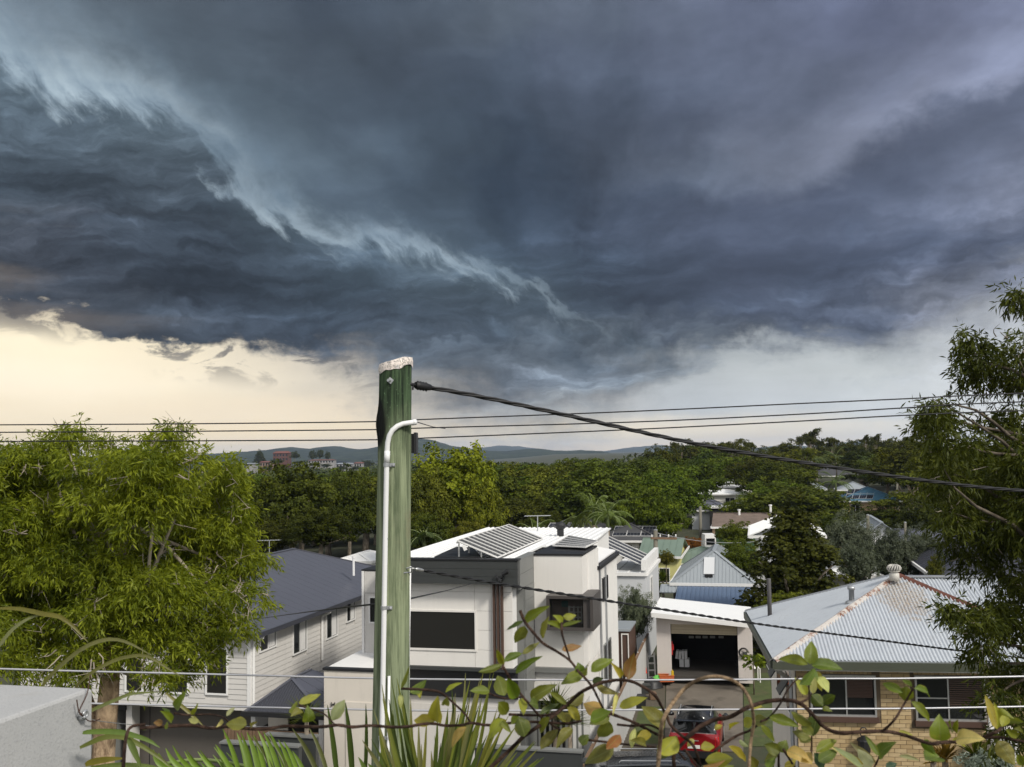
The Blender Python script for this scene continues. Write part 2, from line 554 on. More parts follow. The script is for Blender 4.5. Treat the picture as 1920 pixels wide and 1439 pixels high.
def quads_mesh(name, V, nper=4, tint=None, mat=None, smooth=False):
 """V: (n, nper, 3) array: n loose faces"""
 n = len(V)
 me = bpy.data.meshes.new(name)
 me.vertices.add(n * nper)
 me.vertices.foreach_set('co', np.ascontiguousarray(V, dtype=np.float32).ravel())
 me.loops.add(n * nper)
 me.loops.foreach_set('vertex_index', np.arange(n * nper, dtype=np.int32))
 me.polygons.add(n)
 me.polygons.foreach_set('loop_start', np.arange(0, n * nper, nper, dtype=np.int32))
 me.polygons.foreach_set('loop_total', np.full(n, nper, dtype=np.int32))
 if tint is not None:
  at_ = me.attributes.new('tint', 'FLOAT', 'FACE')
  at_.data.foreach_set('value', np.asarray(tint, dtype=np.float32))
 if mat is not None:
  me.materials.append(mat)
 me.update(calc_edges=True)
 return me

class Frame:
 """a building's own axes: a along the front to the right, b towards the back, z up"""
 def __init__(self, p, yaw):
  self.p = Vector((p[0], p[1], 0))
  self.ax = Vector((math.cos(yaw), -math.sin(yaw), 0))
  self.by = Vector((math.sin(yaw), math.cos(yaw), 0))

 def w(self, a, b, z):
  return self.p + self.ax * a + self.by * b + Vector((0, 0, z))

 def loc(self, P):
  d = Vector(P) - self.p
  return d.dot(self.ax), d.dot(self.by), P[2]

 def front(self, px, py, b=0.0):
  d = ray(px, py)
  k = ((self.p + self.by * b) - CAM).dot(self.by) / d.dot(self.by)
  a, _, z = self.loc(CAM + d * k)
  return a, z

 def side(self, px, py, a=0.0):
  d = ray(px, py)
  k = ((self.p + self.ax * a) - CAM).dot(self.ax) / d.dot(self.ax)
  _, b, z = self.loc(CAM + d * k)
  return b, z

 def flat(self, px, py, z):
  d = ray(px, py)
  k = (z - CAM.z) / d.z
  a, b, _ = self.loc(CAM + d * k)
  return a, b

 def box(self, mb, a0, a1, b0, b1, z0, z1):
  a0, a1 = min(a0, a1), max(a0, a1)
  b0, b1 = min(b0, b1), max(b0, b1)
  z0, z1 = min(z0, z1), max(z0, z1)
  return mb.hexa([self.w(a0, b0, z0), self.w(a1, b0, z0), self.w(a1, b1, z0), self.w(a0, b1, z0),
      self.w(a0, b0, z1), self.w(a1, b0, z1), self.w(a1, b1, z1), self.w(a0, b1, z1)])

def fbox(F, name, mat, parent, a0, a1, b0, b1, z0, z1):
 mb = MB()
 F.box(mb, a0, a1, b0, b1, z0, z1)
 return mb.build(name, mat, parent)

# ------------------------------------------------------------------ materials
def new_mat(name):
 m = bpy.data.materials.new(name)
 m.use_nodes = True
 t = m.node_tree
 b = t.nodes['Principled BSDF']
 return m, NG(t), b

def paint(name, col, rough=0.6, metal=0.0, var=0.14, scale=1.2, bump=0.0, bscale=30.0, streak=0.0, spec=0.4, dirt=None, dirt_amt=0.0):
 """a real surface: base colour, uneven tone, fine relief, rain streaks and dirt"""
 m, g, b = new_mat(name)
 if isinstance(col, str):
  col = lin(col)
 co = g.n('ShaderNodeTexCoord').outputs['Object']
 n1 = g.noise(co, scale, 5, 0.6)
 n2 = g.noise(co, scale * 9, 3, 0.6)
 f = g.m('ADD', g.m('MULTIPLY', g.m('SUBTRACT', n1, 0.5), var * 2.4), g.m('MULTIPLY', g.m('SUBTRACT', n2, 0.5), var))
 c = g.mix(1.0, col, g.m('ADD', 1.0, f), 'MULTIPLY')
 if streak:
  st = g.noise(g.vm('MULTIPLY', co, (7, 7, 0.35)), 1.0, 4, 0.6)
  c = g.mix(g.m('MULTIPLY', g.step(st, 0.5, 0.75), streak), c, tuple(x * 0.45 for x in col))
 if dirt is not None:
  dn_ = g.noise(co, scale * 0.7, 6, 0.65)
  c = g.mix(g.m('MULTIPLY', g.step(dn_, 0.52, 0.66), dirt_amt), c, dirt if not isinstance(dirt, str) else lin(dirt))
 g.put(b.inputs['Base Color'], c)
 g.put(b.inputs['Roughness'], g.m('ADD', rough - 0.08, g.m('MULTIPLY', n2, 0.16), clamp=True))
 b.inputs['Metallic'].default_value = metal
 b.inputs['Specular IOR Level'].default_value = spec
 if bump:
  bn = g.n('ShaderNodeBump')
  bn.inputs['Strength'].default_value = bump
  bn.inputs['Distance'].default_value = 0.02
  g.put(bn.inputs['Height'], g.noise(co, bscale, 5, 0.6))
  g.put(b.inputs['Normal'], bn.outputs[0])
 return m

def glass_mat(name, col=(0.012, 0.013, 0.014), rough=0.06):
 m, g, b = new_mat(name)
 b.inputs['Base Color'].default_value = (*col, 1)
 b.inputs['Roughness'].default_value = rough
 b.inputs['Specular IOR Level'].default_value = 0.6
 return m

def leaf_mat(name, a, bcol, transl=0.35, rough=0.5, spec=0.3):
 """leaf blade: colour runs between two tones leaf by leaf, some light comes through"""
 m, g, b = new_mat(name)
 t = g.n('ShaderNodeAttribute', attribute_name='tint').outputs['Fac']
 oi = g.n('ShaderNodeObjectInfo').outputs['Color']
 c = g.mix(t, lin(a) if isinstance(a, str) else a, lin(bcol) if isinstance(bcol, str) else bcol)
 c = g.mix(1.0, c, oi, 'MULTIPLY')
 g.put(b.inputs['Base Color'], c)
 b.inputs['Roughness'].default_value = rough
 b.inputs['Specular IOR Level'].default_value = spec
 tr = g.n('ShaderNodeBsdfTranslucent')
 g.put(tr.inputs['Color'], g.mix(1.0, c, (1.25, 1.2, 0.55), 'MULTIPLY'))
 mx = g.n('ShaderNodeMixShader')
 mx.inputs[0].default_value = transl
 out = m.node_tree.nodes['Material Output']
 m.node_tree.links.new(b.outputs[0], mx.inputs[1])
 m.node_tree.links.new(tr.outputs[0], mx.inputs[2])
 m.node_tree.links.new(mx.outputs[0], out.inputs[0])
 return m

def bark_mat(name, a, bcol, scale=6.0, bump=0.6, zs=0.25):
 m, g, b = new_mat(name)
 co = g.n('ShaderNodeTexCoord').outputs['Object']
 v = g.vm('MULTIPLY', co, (1, 1, zs))
 n = g.noise(v, scale, 7, 0.65, 0.6)
 n2 = g.noise(co, scale * 0.35, 4, 0.6)
 c = g.mix(g.step(g.m('ADD', g.m('MULTIPLY', n, 0.7), g.m('MULTIPLY', n2, 0.3)), 0.38, 0.62), lin(a), lin(bcol))
 g.put(b.inputs['Base Color'], c)
 b.inputs['Roughness'].default_value = 0.9
 b.inputs['Specular IOR Level'].default_value = 0.2
 bn = g.n('ShaderNodeBump')
 bn.inputs['Strength'].default_value = bump
 bn.inputs['Distance'].default_value = 0.03
 g.put(bn.inputs['Height'], n)
 g.put(b.inputs['Normal'], bn.outputs[0])
 return m

M = {}
M['white'] = paint('white_paint', (0.72, 0.71, 0.69), 0.55, var=0.04, streak=0.10)
M['cream'] = paint('cream_cladding', (0.70, 0.675, 0.635), 0.6, var=0.04, scale=0.6, streak=0.07)
M['cream_b'] = paint('warm_render', (0.62, 0.57, 0.50), 0.7, var=0.05, bump=0.15, streak=0.12)
M['board'] = paint('grey_board', (0.56, 0.54, 0.51), 0.6, var=0.05, streak=0.12)
M['trim'] = paint('white_trim', (0.74, 0.73, 0.71), 0.5, var=0.04)
M['charcoal'] = paint('charcoal_paint', (0.040, 0.043, 0.042), 0.5, var=0.10)
M['greyboard'] = paint('mid_grey_board', (0.165, 0.168, 0.160), 0.5, var=0.10)
M['roofdark'] = paint('slate_grey_roof_steel', (0.080, 0.084, 0.104), 0.42, var=0.07, scale=0.35, spec=0.5)
M['roofdark2'] = paint('dark_roof_steel', (0.042, 0.044, 0.055), 0.45, var=0.10, scale=0.5)
M['rooftile'] = paint('dark_grey_tiles', (0.055, 0.055, 0.058), 0.7, var=0.2, scale=2.0)
M['roofwhite'] = paint('white_roof_sheet', (0.82, 0.82, 0.81), 0.4, var=0.03)
M['glass'] = glass_mat('dark_glass')
M['screen'] = glass_mat('window_screen', (0.014, 0.013, 0.011), 0.28)
M['alu'] = paint('aluminium', (0.55, 0.55, 0.54), 0.35, metal=0.75, var=0.06)
M['black'] = paint('black_plastic', (0.014, 0.014, 0.015), 0.5, var=0.1)
M['darkroom'] = paint('interior_shade', (0.02, 0.019, 0.018), 0.9, var=0.2)  # near-black colour stands in for shade inside and under buildings
M['brown'] = paint('brown_batten', (0.075, 0.042, 0.030), 0.55, var=0.15)
M['galv'] = paint('galvanised_steel', (0.40, 0.41, 0.42), 0.4, metal=0.6, var=0.15, scale=4)
M['pvc'] = paint('white_conduit', (0.70, 0.70, 0.70), 0.4, var=0.06, streak=0.1)
M['cable'] = paint('black_cable', (0.012, 0.012, 0.013), 0.55, var=0.1)
M['cable_al'] = paint('bare_aluminium_wire', (0.42, 0.42, 0.44), 0.38, metal=0.35, var=0.08, scale=6)
M['concrete'] = paint('stained_concrete', (0.135, 0.115, 0.092), 0.85, var=0.35, scale=0.9, bump=0.3, bscale=12, dirt=(0.060, 0.050, 0.038), dirt_amt=0.7)
M['grass'] = paint('lawn_grass', (0.060, 0.078, 0.022), 0.9, var=0.5, scale=2.5, dirt=(0.10, 0.08, 0.045), dirt_amt=0.6, bump=0.8, bscale=60)
M['earth'] = paint('earth', (0.085, 0.072, 0.052), 0.95, var=0.35, scale=0.4, bump=0.5, bscale=9)
M['wood'] = paint('weathered_wood', (0.16, 0.10, 0.06), 0.8, var=0.3, scale=3, streak=0.3)
M['bark'] = bark_mat('grey_bark', '5b5146', '8d8374')
M['barkdark'] = bark_mat('dark_bark', '3a332b', '6a6156')

# ------------------------------------------------------------------ the ground, out to the horizon
def sstep(x, a, b):
 t = min(max((x - a) / (b - a), 0.0), 1.0)
 return t * t * (3 - 2 * t)

def ground_z(x, y):
 z = 0.0
 z += 0.25 * sstep(y, 36, 46)
 z += 2.0 * sstep(y, 75, 130) * sstep(x, -10, 20)
 z += 6.5 * sstep(y, 130, 230) * sstep(x, 24, 76)
 z -= 4.0 * sstep(y, 60, 140) * sstep(-x, 10, 60) + 3.0 * sstep(y, 200, 600)
 z += 2.3 * sstep(x, 8.5, 10.5) * sstep(-y, -25.5, -22.5)
 z += 1.0 * mnoise.noise(Vector((x * 0.02, y * 0.02, 0))) * sstep(y, 90, 200)
 return z

rs = [0.5]
while rs[-1] < 8600:
 rs.append(rs[-1] * 1.075 + 0.35)
NA = 150
gv, gf = [], []
for r in rs:
 for k in range(NA):
  t = 2 * math.pi * k / NA
  x, y = r * math.sin(t), 20 + r * math.cos(t)
  gv.append((x, y, ground_z(x, y)))
for i in range(len(rs) - 1):
 for k in range(NA):
  a, b = i * NA + k, i * NA + (k + 1) % NA
  gf.append((a, a + NA, b + NA, b))
gf.append(tuple(range(NA)))
gm = bpy.data.meshes.new('ground')
gm.from_pydata(gv, [], gf)
gm.polygons.foreach_set('use_smooth', [True] * len(gm.polygons))
mg, g_, b_ = new_mat('scrubby_ground')
co_ = g_.n('ShaderNodeTexCoord').outputs['Object']
nn_ = g_.noise(co_, 0.06, 8, 0.65)
n2_ = g_.noise(co_, 1.6, 6, 0.65)
g_.put(b_.inputs['Base Color'], g_.mix(g_.step(n2_, 0.35, 0.65), g_.mix(nn_, (0.022, 0.034, 0.012), (0.04, 0.046, 0.02)), (0.050, 0.048, 0.026)))
b_.inputs['Roughness'].default_value = 0.95
ground = link_mesh('ground', gm, mg)
put_props(ground, kind='structure')

# ------------------------------------------------------------------ far ranges
def forest_mat(name, a, b, scale):
 m, g, bs = new_mat(name)
 co = g.n('ShaderNodeTexCoord').outputs['Object']
 n = g.noise(co, scale, 9, 0.72)
 n2 = g.noise(co, scale * 0.12, 4, 0.6)
 g.put(bs.inputs['Base Color'], g.mix(g.step(g.m('ADD', g.m('MULTIPLY', n, 0.75), g.m('MULTIPLY', n2, 0.25)), 0.36, 0.64), a, b))
 bs.inputs['Roughness'].default_value = 1.0
 bs.inputs['Specular IOR Level'].default_value = 0.0
 return m

M['farforest'] = forest_mat('far_forest', (0.010, 0.016, 0.009), (0.040, 0.052, 0.026), 0.02)

def hill_range(name, dist, crest, depth, seed, bump=10.0):
 """a wooded ridge: crest given as photo pixels at its distance, falling to the plain before and behind"""
 xs = np.linspace(crest[0][0], crest[-1][0], 260)
 ys = np.interp(xs, [c[0] for c in crest], [c[1] for c in crest])
 rows = 22
 vs, fs = [], []
 for j in range(rows):
  u = j / (rows - 1) * 2 - 1
  for i, (x, yy) in enumerate(zip(xs, ys)):
   p = at(x, yy, dist)
   d = dist + u * depth
   X = p.x * (1 + 0.25 * u * depth / dist)
   n = mnoise.fractal(Vector((X * 0.0021, d * 0.0021, seed)), 0.9, 2.0, 6)
   n2 = mnoise.fractal(Vector((X * 0.018, d * 0.018, seed + 5)), 0.8, 2.0, 4)
   h = max(p.z + 4, 0) * (1 - abs(u) ** 1.6) * (1 + 0.16 * n * (1 - (1 - abs(u)) ** 4)) - 4 + n2 * bump * 0.4
   vs.append((X, d, h))
 n_ = len(xs)
 for j in range(rows - 1):
  for i in range(n_ - 1):
   a = j * n_ + i
   fs.append((a, a + 1, a + n_ + 1, a + n_))
 me = bpy.data.meshes.new(name)
 me.from_pydata(vs, [], fs)
 me.polygons.foreach_set('use_smooth', [True] * len(fs))
 o = link_mesh(name, me, M['farforest'])
 return put_props(o, kind='structure')

hill_range('hills', 3300, [(-900, 872), (-300, 868), (0, 862), (200, 856), (330, 858), (430, 850), (480, 846), (515, 843), (545, 838), (568, 840), (585, 844), (610, 838), (640, 838), (655, 842), (690, 843),
       (705, 840), (730, 834), (765, 823), (800, 823), (815, 826), (850, 838), (900, 845), (950, 847), (985, 843), (1010, 842), (1050, 847), (1090, 845), (1125, 847), (1160, 857), (1200, 858),
       (1300, 852), (1500, 850), (1800, 845), (2400, 840)], 900, 1.0)
hill_range('hills', 6500, [(-900, 868), (300, 862), (430, 852), (600, 848), (760, 846), (880, 843), (915, 838), (955, 836), (1000, 841), (1040, 846), (1090, 846), (1130, 848), (1165, 842), (1200, 838), (1235, 835),
       (1300, 842), (1360, 848), (1440, 838), (1475, 836), (1520, 840), (1585, 830), (1610, 828), (1660, 836), (1760, 846), (2400, 846)], 1700, 2.0, 16)

# ------------------------------------------------------------------ thin evening haze over the plain
hz = MB()
hz.box((0, 20, 52), (19000, 19000, 124))
mh = bpy.data.materials.new('haze')
mh.use_nodes = True
mh.node_tree.nodes.clear()
pv = mh.node_tree.nodes.new('ShaderNodeVolumePrincipled')
pv.inputs['Color'].default_value = (0.56, 0.69, 0.93, 1)
pv.inputs['Density'].default_value = 0.00009
ho = mh.node_tree.nodes.new('ShaderNodeOutputMaterial')
mh.node_tree.links.new(pv.outputs[0], ho.inputs['Volume'])
put_props(hz.build('haze', mh), kind='stuff')

# ------------------------------------------------------------------ the timber service pole in front
PY = 8.6
PT = at(742, 684, PY)
PB = at(731.5, 1439, PY)
pdir = (PT - PB).normalized()
pole_base = PB + pdir * ((0.0 - PB.z) / pdir.z)
r_top, r_bot = 0.1375, 0.156

def pole_r(z):
 return r_bot + (r_top - r_bot) * (z - PB.z) / (PT.z - PB.z)

def pole_c(z):
 return pole_base + pdir * ((z - pole_base.z) / pdir.z)

mp, gp, bp = new_mat('green_treated_timber')
co = gp.n('ShaderNodeTexCoord').outputs['Object']
geo_n = gp.n('ShaderNodeNewGeometry').outputs['Normal']
fib = gp.noise(gp.vm('MULTIPLY', co, (1, 1, 0.045)), 26.0, 8, 0.7, 0.4)
fib2 = gp.noise(gp.vm('MULTIPLY', co, (1, 1, 0.02)), 70.0, 5, 0.7)
blot = gp.noise(gp.vm('MULTIPLY', co, (1, 1, 0.45)), 2.6, 7, 0.65)
speck = gp.noise(co, 55.0, 4, 0.7)
zz = gp.sep(co)[2]
upper_deep = gp.step(gp.m('ADD', zz, gp.m('MULTIPLY', gp.m('SUBTRACT', blot, 0.5), 1.1)), PT.z - 0.95, PT.z - 0.28)  # deeper green towards the top of the pole
pale = gp.mix(gp.step(fib, 0.36, 0.64), lin('566049'), lin('8b9476'))
pale = gp.mix(gp.m('MULTIPLY', gp.step(blot, 0.50, 0.72), 0.5), pale, lin('8f977c'))
deep = gp.mix(gp.step(fib, 0.38, 0.62), lin('1a241a'), lin('46593f'))
pale = gp.mix(gp.m('MULTIPLY', gp.step(blot, 0.56, 0.70), gp.m('MULTIPLY', fib, 0.8)), pale, lin('5e4d36'))
pc = gp.mix(upper_deep, pale, deep)
pc = gp.mix(gp.m('MULTIPLY', gp.step(fib2, 0.58, 0.74), 0.55), pc, lin('2b3524'))
pc = gp.mix(gp.m('MULTIPLY', gp.step(speck, 0.62, 0.72), gp.m('MULTIPLY', upper_deep, 0.6)), pc, lin('9fc79a'))
# the charred black scar on the upper left flank
sc_c = pole_c(PT.z - 0.50)
dsc = gp.vm('MULTIPLY', gp.vm('SUBTRACT', co, tuple(sc_c + Vector((-0.125, -0.06, 0)))), (1.25, 1.0, 0.50))
scar = gp.step(gp.m('ADD', gp.vm('LENGTH', dsc), gp.m('MULTIPLY', gp.m('SUBTRACT', blot, 0.5), 0.16)), 0.125, 0.075)
pc = gp.mix(scar, pc, (0.006, 0.007, 0.006))
gp.put(bp.inputs['Base Color'], pc)
bp.inputs['Roughness'].default_value = 0.85
bp.inputs['Specular IOR Level'].default_value = 0.2
bn = gp.n('ShaderNodeBump')
bn.inputs['Strength'].default_value = 0.9
bn.inputs['Distance'].default_value = 0.012
gp.put(bn.inputs['Height'], gp.m('ADD', gp.m('MULTIPLY', fib, 0.7), gp.m('MULTIPLY', fib2, 0.5)))
gp.put(bp.inputs['Normal'], bn.outputs[0])

pole = thing('service_pole', 'weathered green treated timber pole with white conduit and black scar, nearest the viewer', 'utility pole', pole_base)
NS, zs = 56, []
z = 0.0
while z < PT.z:
 zs.append(z)
 z += 0.5 if z < 5.5 else 0.06
zs.append(PT.z)
# long seasoning splits run down the shaft
splits = [(random.uniform(0, 2 * math.pi), random.uniform(0.010, 0.026), random.uniform(0.05, 0.13)) for _ in range(9)]
vs, fs = [], []
for i, z in enumerate(zs):
 c = pole_c(z)
 for k in range(NS):
  t = 2 * math.pi * k / NS
  r = pole_r(z) * (1 + 0.035 * mnoise.noise(Vector((math.cos(t) * 1.3, math.sin(t) * 1.3, z * 0.5))) + 0.014 * mnoise.noise(Vector((math.cos(t) * 7, math.sin(t) * 7, z * 1.1))))
  for ph, dep, wd in splits:
   dt = (t - ph + 0.04 * math.sin(z * 1.7 + ph) + math.pi) % (2 * math.pi) - math.pi
   r -= dep * math.exp(-(dt / wd) ** 2) * (0.5 + 0.5 * math.sin(z * 0.8 + ph * 3))
  # swelling beside the scar
  dz = z - (PT.z - 0.50)
  r += 0.022 * math.exp(-(dz / 0.11) ** 2) * max(0, -math.cos(t)) ** 2
  vs.append(c + Vector((math.cos(t) * r, math.sin(t) * r, 0)))
for i in range(len(zs) - 1):
 for k in range(NS):
  a, b = i * NS + k, i * NS + (k + 1) % NS
  fs.append((a, b, b + NS, a + NS))
fs.append(tuple(range((len(zs) - 1) * NS, len(zs) * NS)))
me = bpy.data.meshes.new('shaft')
me.from_pydata(vs, [], fs)
me.polygons.foreach_set('use_smooth', [True] * (len(fs) - 1) + [False])
link_mesh('shaft', me, mp, pole)

# crumpled sheet-metal cap, flaking white
mcap, gc, bc = new_mat('flaking_white_cap')
co = gc.n('ShaderNodeTexCoord').outputs['Object']
n = gc.noise(co, 26, 6, 0.6, 1.2)
n2 = gc.noise(co, 9, 3, 0.5)
gc.put(bc.inputs['Base Color'], gc.mix(gc.step(gc.m('ABSOLUTE', gc.m('SUBTRACT', n, 0.5)), 0.006, 0.03), (0.05, 0.05, 0.05), gc.mix(gc.step(n2, 0.55, 0.7), (0.74, 0.66, 0.60), (0.34, 0.35, 0.36))))
bc.inputs['Roughness'].default_value = 0.6
vs, fs = [], []
NC = 40
for ring, (rr, dz) in enumerate([(1.035, None), (1.05, -0.005), (1.0, 0.028), (0.6, 0.036)]):
 for k in range(NC):
  t = 2 * math.pi * k / NC
  c = pole_c(PT.z)
  r = (r_top + 0.004) * rr * (1 + 0.02 * mnoise.noise(Vector((math.cos(t) * 4, math.sin(t) * 4, 3.3))))
  tilt = 0.030 * math.cos(t)
  if dz is None:
   zz_ = -0.045 - 0.030 * mnoise.noise(Vector((math.cos(t) * 2.2, math.sin(t) * 2.2, 8.1))) - 0.012 * math.cos(t * 5)
  else:
   zz_ = dz
  vs.append(c + Vector((r * math.cos(t), r * math.sin(t), zz_ + tilt)))
for i in range(3):
 for k in range(NC):
  a, b = i * NC + k, i * NC + (k + 1) % NC
  fs.append((a, b, b + NC, a + NC))
fs.append(tuple(range(3 * NC, 4 * NC)))
cap = MB()
cap.v, cap.f = vs, fs
cap.build('metal_cap', mcap, pole)

# through bolt with a square washer on the face
bz = at(732, 714, PY - 0.14)
bolt = MB()
bolt.box(bz, (0.042, 0.012, 0.042), Matrix.Rotation(R(38), 3, 'Y'))
bolt.tube([bz + Vector((0, 0.02, 0)), bz + Vector((-0.012, -0.05, 0))], 0.013, 6)
bolt.build('bolt', M['galv'], pole)

def on_face(px, py, out=0.0):
 """a point on the pole's near face under a photo pixel"""
 d = ray(px, py)
 z = CAM.z
 y = PY
 for _ in range(6):
  P = at(px, py, y)
  c = pole_c(P.z)
  r = pole_r(P.z) + out
  dx = min(max(P.x - c.x, -r * 0.999), r * 0.999)
  y = c.y - math.sqrt(r * r - dx * dx)
 return at(px, py, y)

# white PVC conduit climbing the face and bending off to the right
cpts = [on_face(x, y, 0.022) for x, y in [(711.5, 1600), (715, 1439), (718.5, 1250), (721, 1100), (723.5, 950), (725.5, 850), (727, 830), (730, 817), (736, 807), (745, 799.5), (756, 795)]]
cpts += [at(766, 793.5, PY - 0.14), at(777, 792, PY - 0.11)]
cm = MB()
cm.tube(cpts, 0.0215, 14)
cond = cm.build('conduit', M['pvc'], pole, True)
coup = MB()
coup.tube([on_face(726.2, 846, 0.022), on_face(725.2, 868, 0.022)], 0.0245, 14)
coup.build('coupling', M['pvc'], cond, True)
lip = MB()
lip.tube([at(773, 792.6, PY - 0.12), at(779.5, 791.6, PY - 0.10)], 0.0255, 14)
lip.build('bell_end', M['pvc'], cond, True)
for (x, y) in ((724.6, 872), (719.5, 1140), (715.5, 1384)):
 sb = MB()
 P = on_face(x, y, 0.0)
 Q = on_face(x, y, 0.05)
 sb.tube([on_face(x, y - 3.5, 0.022), on_face(x, y + 3.5, 0.022)], 0.0262, 14)
 sb.box(on_face(x + 11, y, 0.006), (0.045, 0.012, 0.028))
 sb.tube([on_face(x + 12, y, 0.0), on_face(x + 13, y, 0.045)], 0.010, 6)
 sb.build('saddle_clamp', M['galv'], pole)
# second, thinner conduit on the right flank, and a short offcut lower down
sm = MB()
sm.tube([at(768.5, 1062, PY - 0.02), at(766.5, 1180, PY - 0.02), at(765, 1300, PY - 0.02), at(763, 1439, PY - 0.02), at(761, 1600, PY - 0.02)], 0.0125, 10)
sm.build('side_conduit', M['pvc'], pole, True)
sm = MB()
sm.tube([on_face(729.5, 1268, 0.014), on_face(727.5, 1439, 0.014), on_face(726, 1560, 0.014)], 0.0115, 10)
sm.build('offcut_conduit', M['pvc'], pole, True)
# service box on the back
bx = MB()
c0 = at(774.5, 832, PY + 0.10)
bx.box(c0, (0.048, 0.16, 0.165))
bx.box(c0 + Vector((0.026, -0.01, 0)), (0.022, 0.17, 0.185))
bx.build('service_box', M['black'], pole)
# steel hook straps on the right flank for the lower cable
hk = MB()
hp = at(770, 1066, PY - 0.10)
hk.tube([on_face(757, 1074.5, 0.004), on_face(768, 1073.5, 0.004), at(772, 1073, PY - 0.06), hp + Vector((0.006, 0, 0))], 0.0065, 6)
hk.tube([on_face(762, 1066, 0.004), hp + Vector((0.01, 0, 0.01))], 0.006, 6)
hk.build('cable_hook', M['galv'], pole)
# nail and wire ends
nl = MB()
nl.tube([on_face(727, 1010, -0.01), on_face(727, 1010, 0.03)], 0.005, 5)
nl.build('nail', M['galv'], pole)

# ------------------------------------------------------------------ cables
def span(p0, p1, sag, n=28):
 p0, p1 = Vector(p0), Vector(p1)
 out = []
 for i in range(n + 1):
  t = i / n
  out.append(p0.lerp(p1, t) - Vector((0, 0, 4 * sag * t * (1 - t))))
 return out

def through(pts, n=36):
 """a smooth curve through world points (Catmull-Rom)"""
 P = [Vector(p) for p in pts]
 P = [P[0] * 2 - P[1]] + P + [P[-1] * 2 - P[-2]]
 out = []
 seg = len(P) - 3
 for i in range(seg):
  a, b, c, d = P[i:i + 4]
  k = max(2, n // seg)
  for j in range(k):
   t = j / k
   out.append(0.5 * ((2 * b) + (c - a) * t + (2 * a - 5 * b + 4 * c - d) * t * t + (3 * b - a - 3 * c + d) * t ** 3))
 out.append(P[-2])
 return out

def twisted(mb, pts, rad, lay, strands=2, n=6):
 """a bundle of insulated strands laid round each other"""
 P = [Vector(p) for p in pts]
 # resample evenly
 L = [0.0]
 for a, b in zip(P, P[1:]):
  L.append(L[-1] + (b - a).length)
 N = int(L[-1] / (lay / 7))
 Q = []
 j = 0
 for i in range(N + 1):
  s = L[-1] * i / N
  while j < len(L) - 2 and L[j + 1] < s:
   j += 1
  Q.append(P[j].lerp(P[j + 1], (s - L[j]) / max(L[j + 1] - L[j], 1e-6)))
 for k in range(strands):
  out = []
  for i, q in enumerate(Q):
   d = (Q[min(i + 1, N)] - Q[max(i - 1, 0)]).normalized()
   s = d.cross(Vector((0, 0, 1))).normalized()
   u = s.cross(d)
   t = 2 * math.pi * (i / 7 + k / strands)
   out.append(q + (s * math.cos(t) + u * math.sin(t)) * rad * 0.62)
  mb.tube(out, rad * 0.62, n)

def cable(name, label, pts, rad, mat, twist=None, strands=2, group=None, cat='cable'):
 mb = MB()
 if twist:
  twisted(mb, pts, rad, twist, strands)
 else:
  mb.tube(pts, rad, 8)
 o = mb.build(name, mat, None, True)
 return put_props(o, label, cat, group)

# upper service cable, black, sagging to the right edge
up_pts = through([at(806, 727, 8.75), at(900, 744, 9.0), at(1040, 774, 9.3), at(1250, 821, 9.8), at(1400, 850, 10.2), at(1560, 876, 10.6), at(1740, 902, 11.1), at(1922, 921, 11.7), at(2300, 945, 13), at(3200, 975, 16)], 70)
uc = cable('overhead_cable', 'thick black twisted cable sagging from the top of the green pole', up_pts, 0.018, M['cable'], 0.75, 3)
ua = MB()
p0, p1 = at(771, 721, 8.58), at(806, 727, 8.75)
ua.tube([at(766, 720, 8.56), p0, p0.lerp(p1, 0.5)], 0.014, 8)
ua.tube([p0.lerp(p1, 0.22), p0.lerp(p1, 0.34), p0.lerp(p1, 0.8), p0.lerp(p1, 1.02)], [0.026, 0.036, 0.034, 0.026], 10)
for q in (0.35, 0.5, 0.65, 0.8):
 c = p0.lerp(p1, q)
 ua.tube([c - Vector((0.006, 0, 0)), c + Vector((0.006, 0, 0))], 0.041, 10)
ua.tube([p0.lerp(p1, 0.1), p0.lerp(p1, 0.08) + Vector((0, 0, -0.045))], 0.008, 6)
ua.build('strain_clamp', M['cable'], uc, True)

# lower service cable
lo_pts = through([at(793, 1070, 8.75), at(900, 1089, 9.2), at(1050, 1113, 9.9), at(1230, 1141, 10.9), at(1420, 1170, 12.0), at(1600, 1194, 13.2), at(1780, 1218, 14.5), at(1850, 1226, 15.0), at(2050, 1250, 16.8), at(2700, 1330, 22)], 60)
lc = cable('overhead_cable', 'thinner black twisted cable from the middle of the green pole across the tin roof', lo_pts, 0.0125, M['cable'], 0.30)
la = MB()
q0, q1 = at(773, 1066, 8.58), at(793, 1070, 8.75)
la.tube([q0, q0.lerp(q1, 0.35)], 0.008, 6)
la.tube([q0.lerp(q1, 0.3), q0.lerp(q1, 0.45), q0.lerp(q1, 0.9), q0.lerp(q1, 1.05)], [0.009, 0.016, 0.015, 0.010], 8)
la.build('wedge_clamp', M['alu'], lc, True)

# service lines to the two houses
cable('house_service_line', 'thin black line from the pole up to the bracket on the white house', through([at(764, 1124, 8.75), at(800, 1116, 12), at(840, 1107, 20), at(868, 1099, 26), at(905, 1090, 29.6)], 24), 0.0085, M['cable'], cat='cable')
cable('house_service_line', 'thin black line from the pole to the dark roof of the weatherboard house', through([at(704, 1133, 8.85), at(640, 1140, 12), at(560, 1150, 18), at(496, 1159, 26), at(440, 1167, 32)], 24), 0.0085, M['cable'], cat='cable')

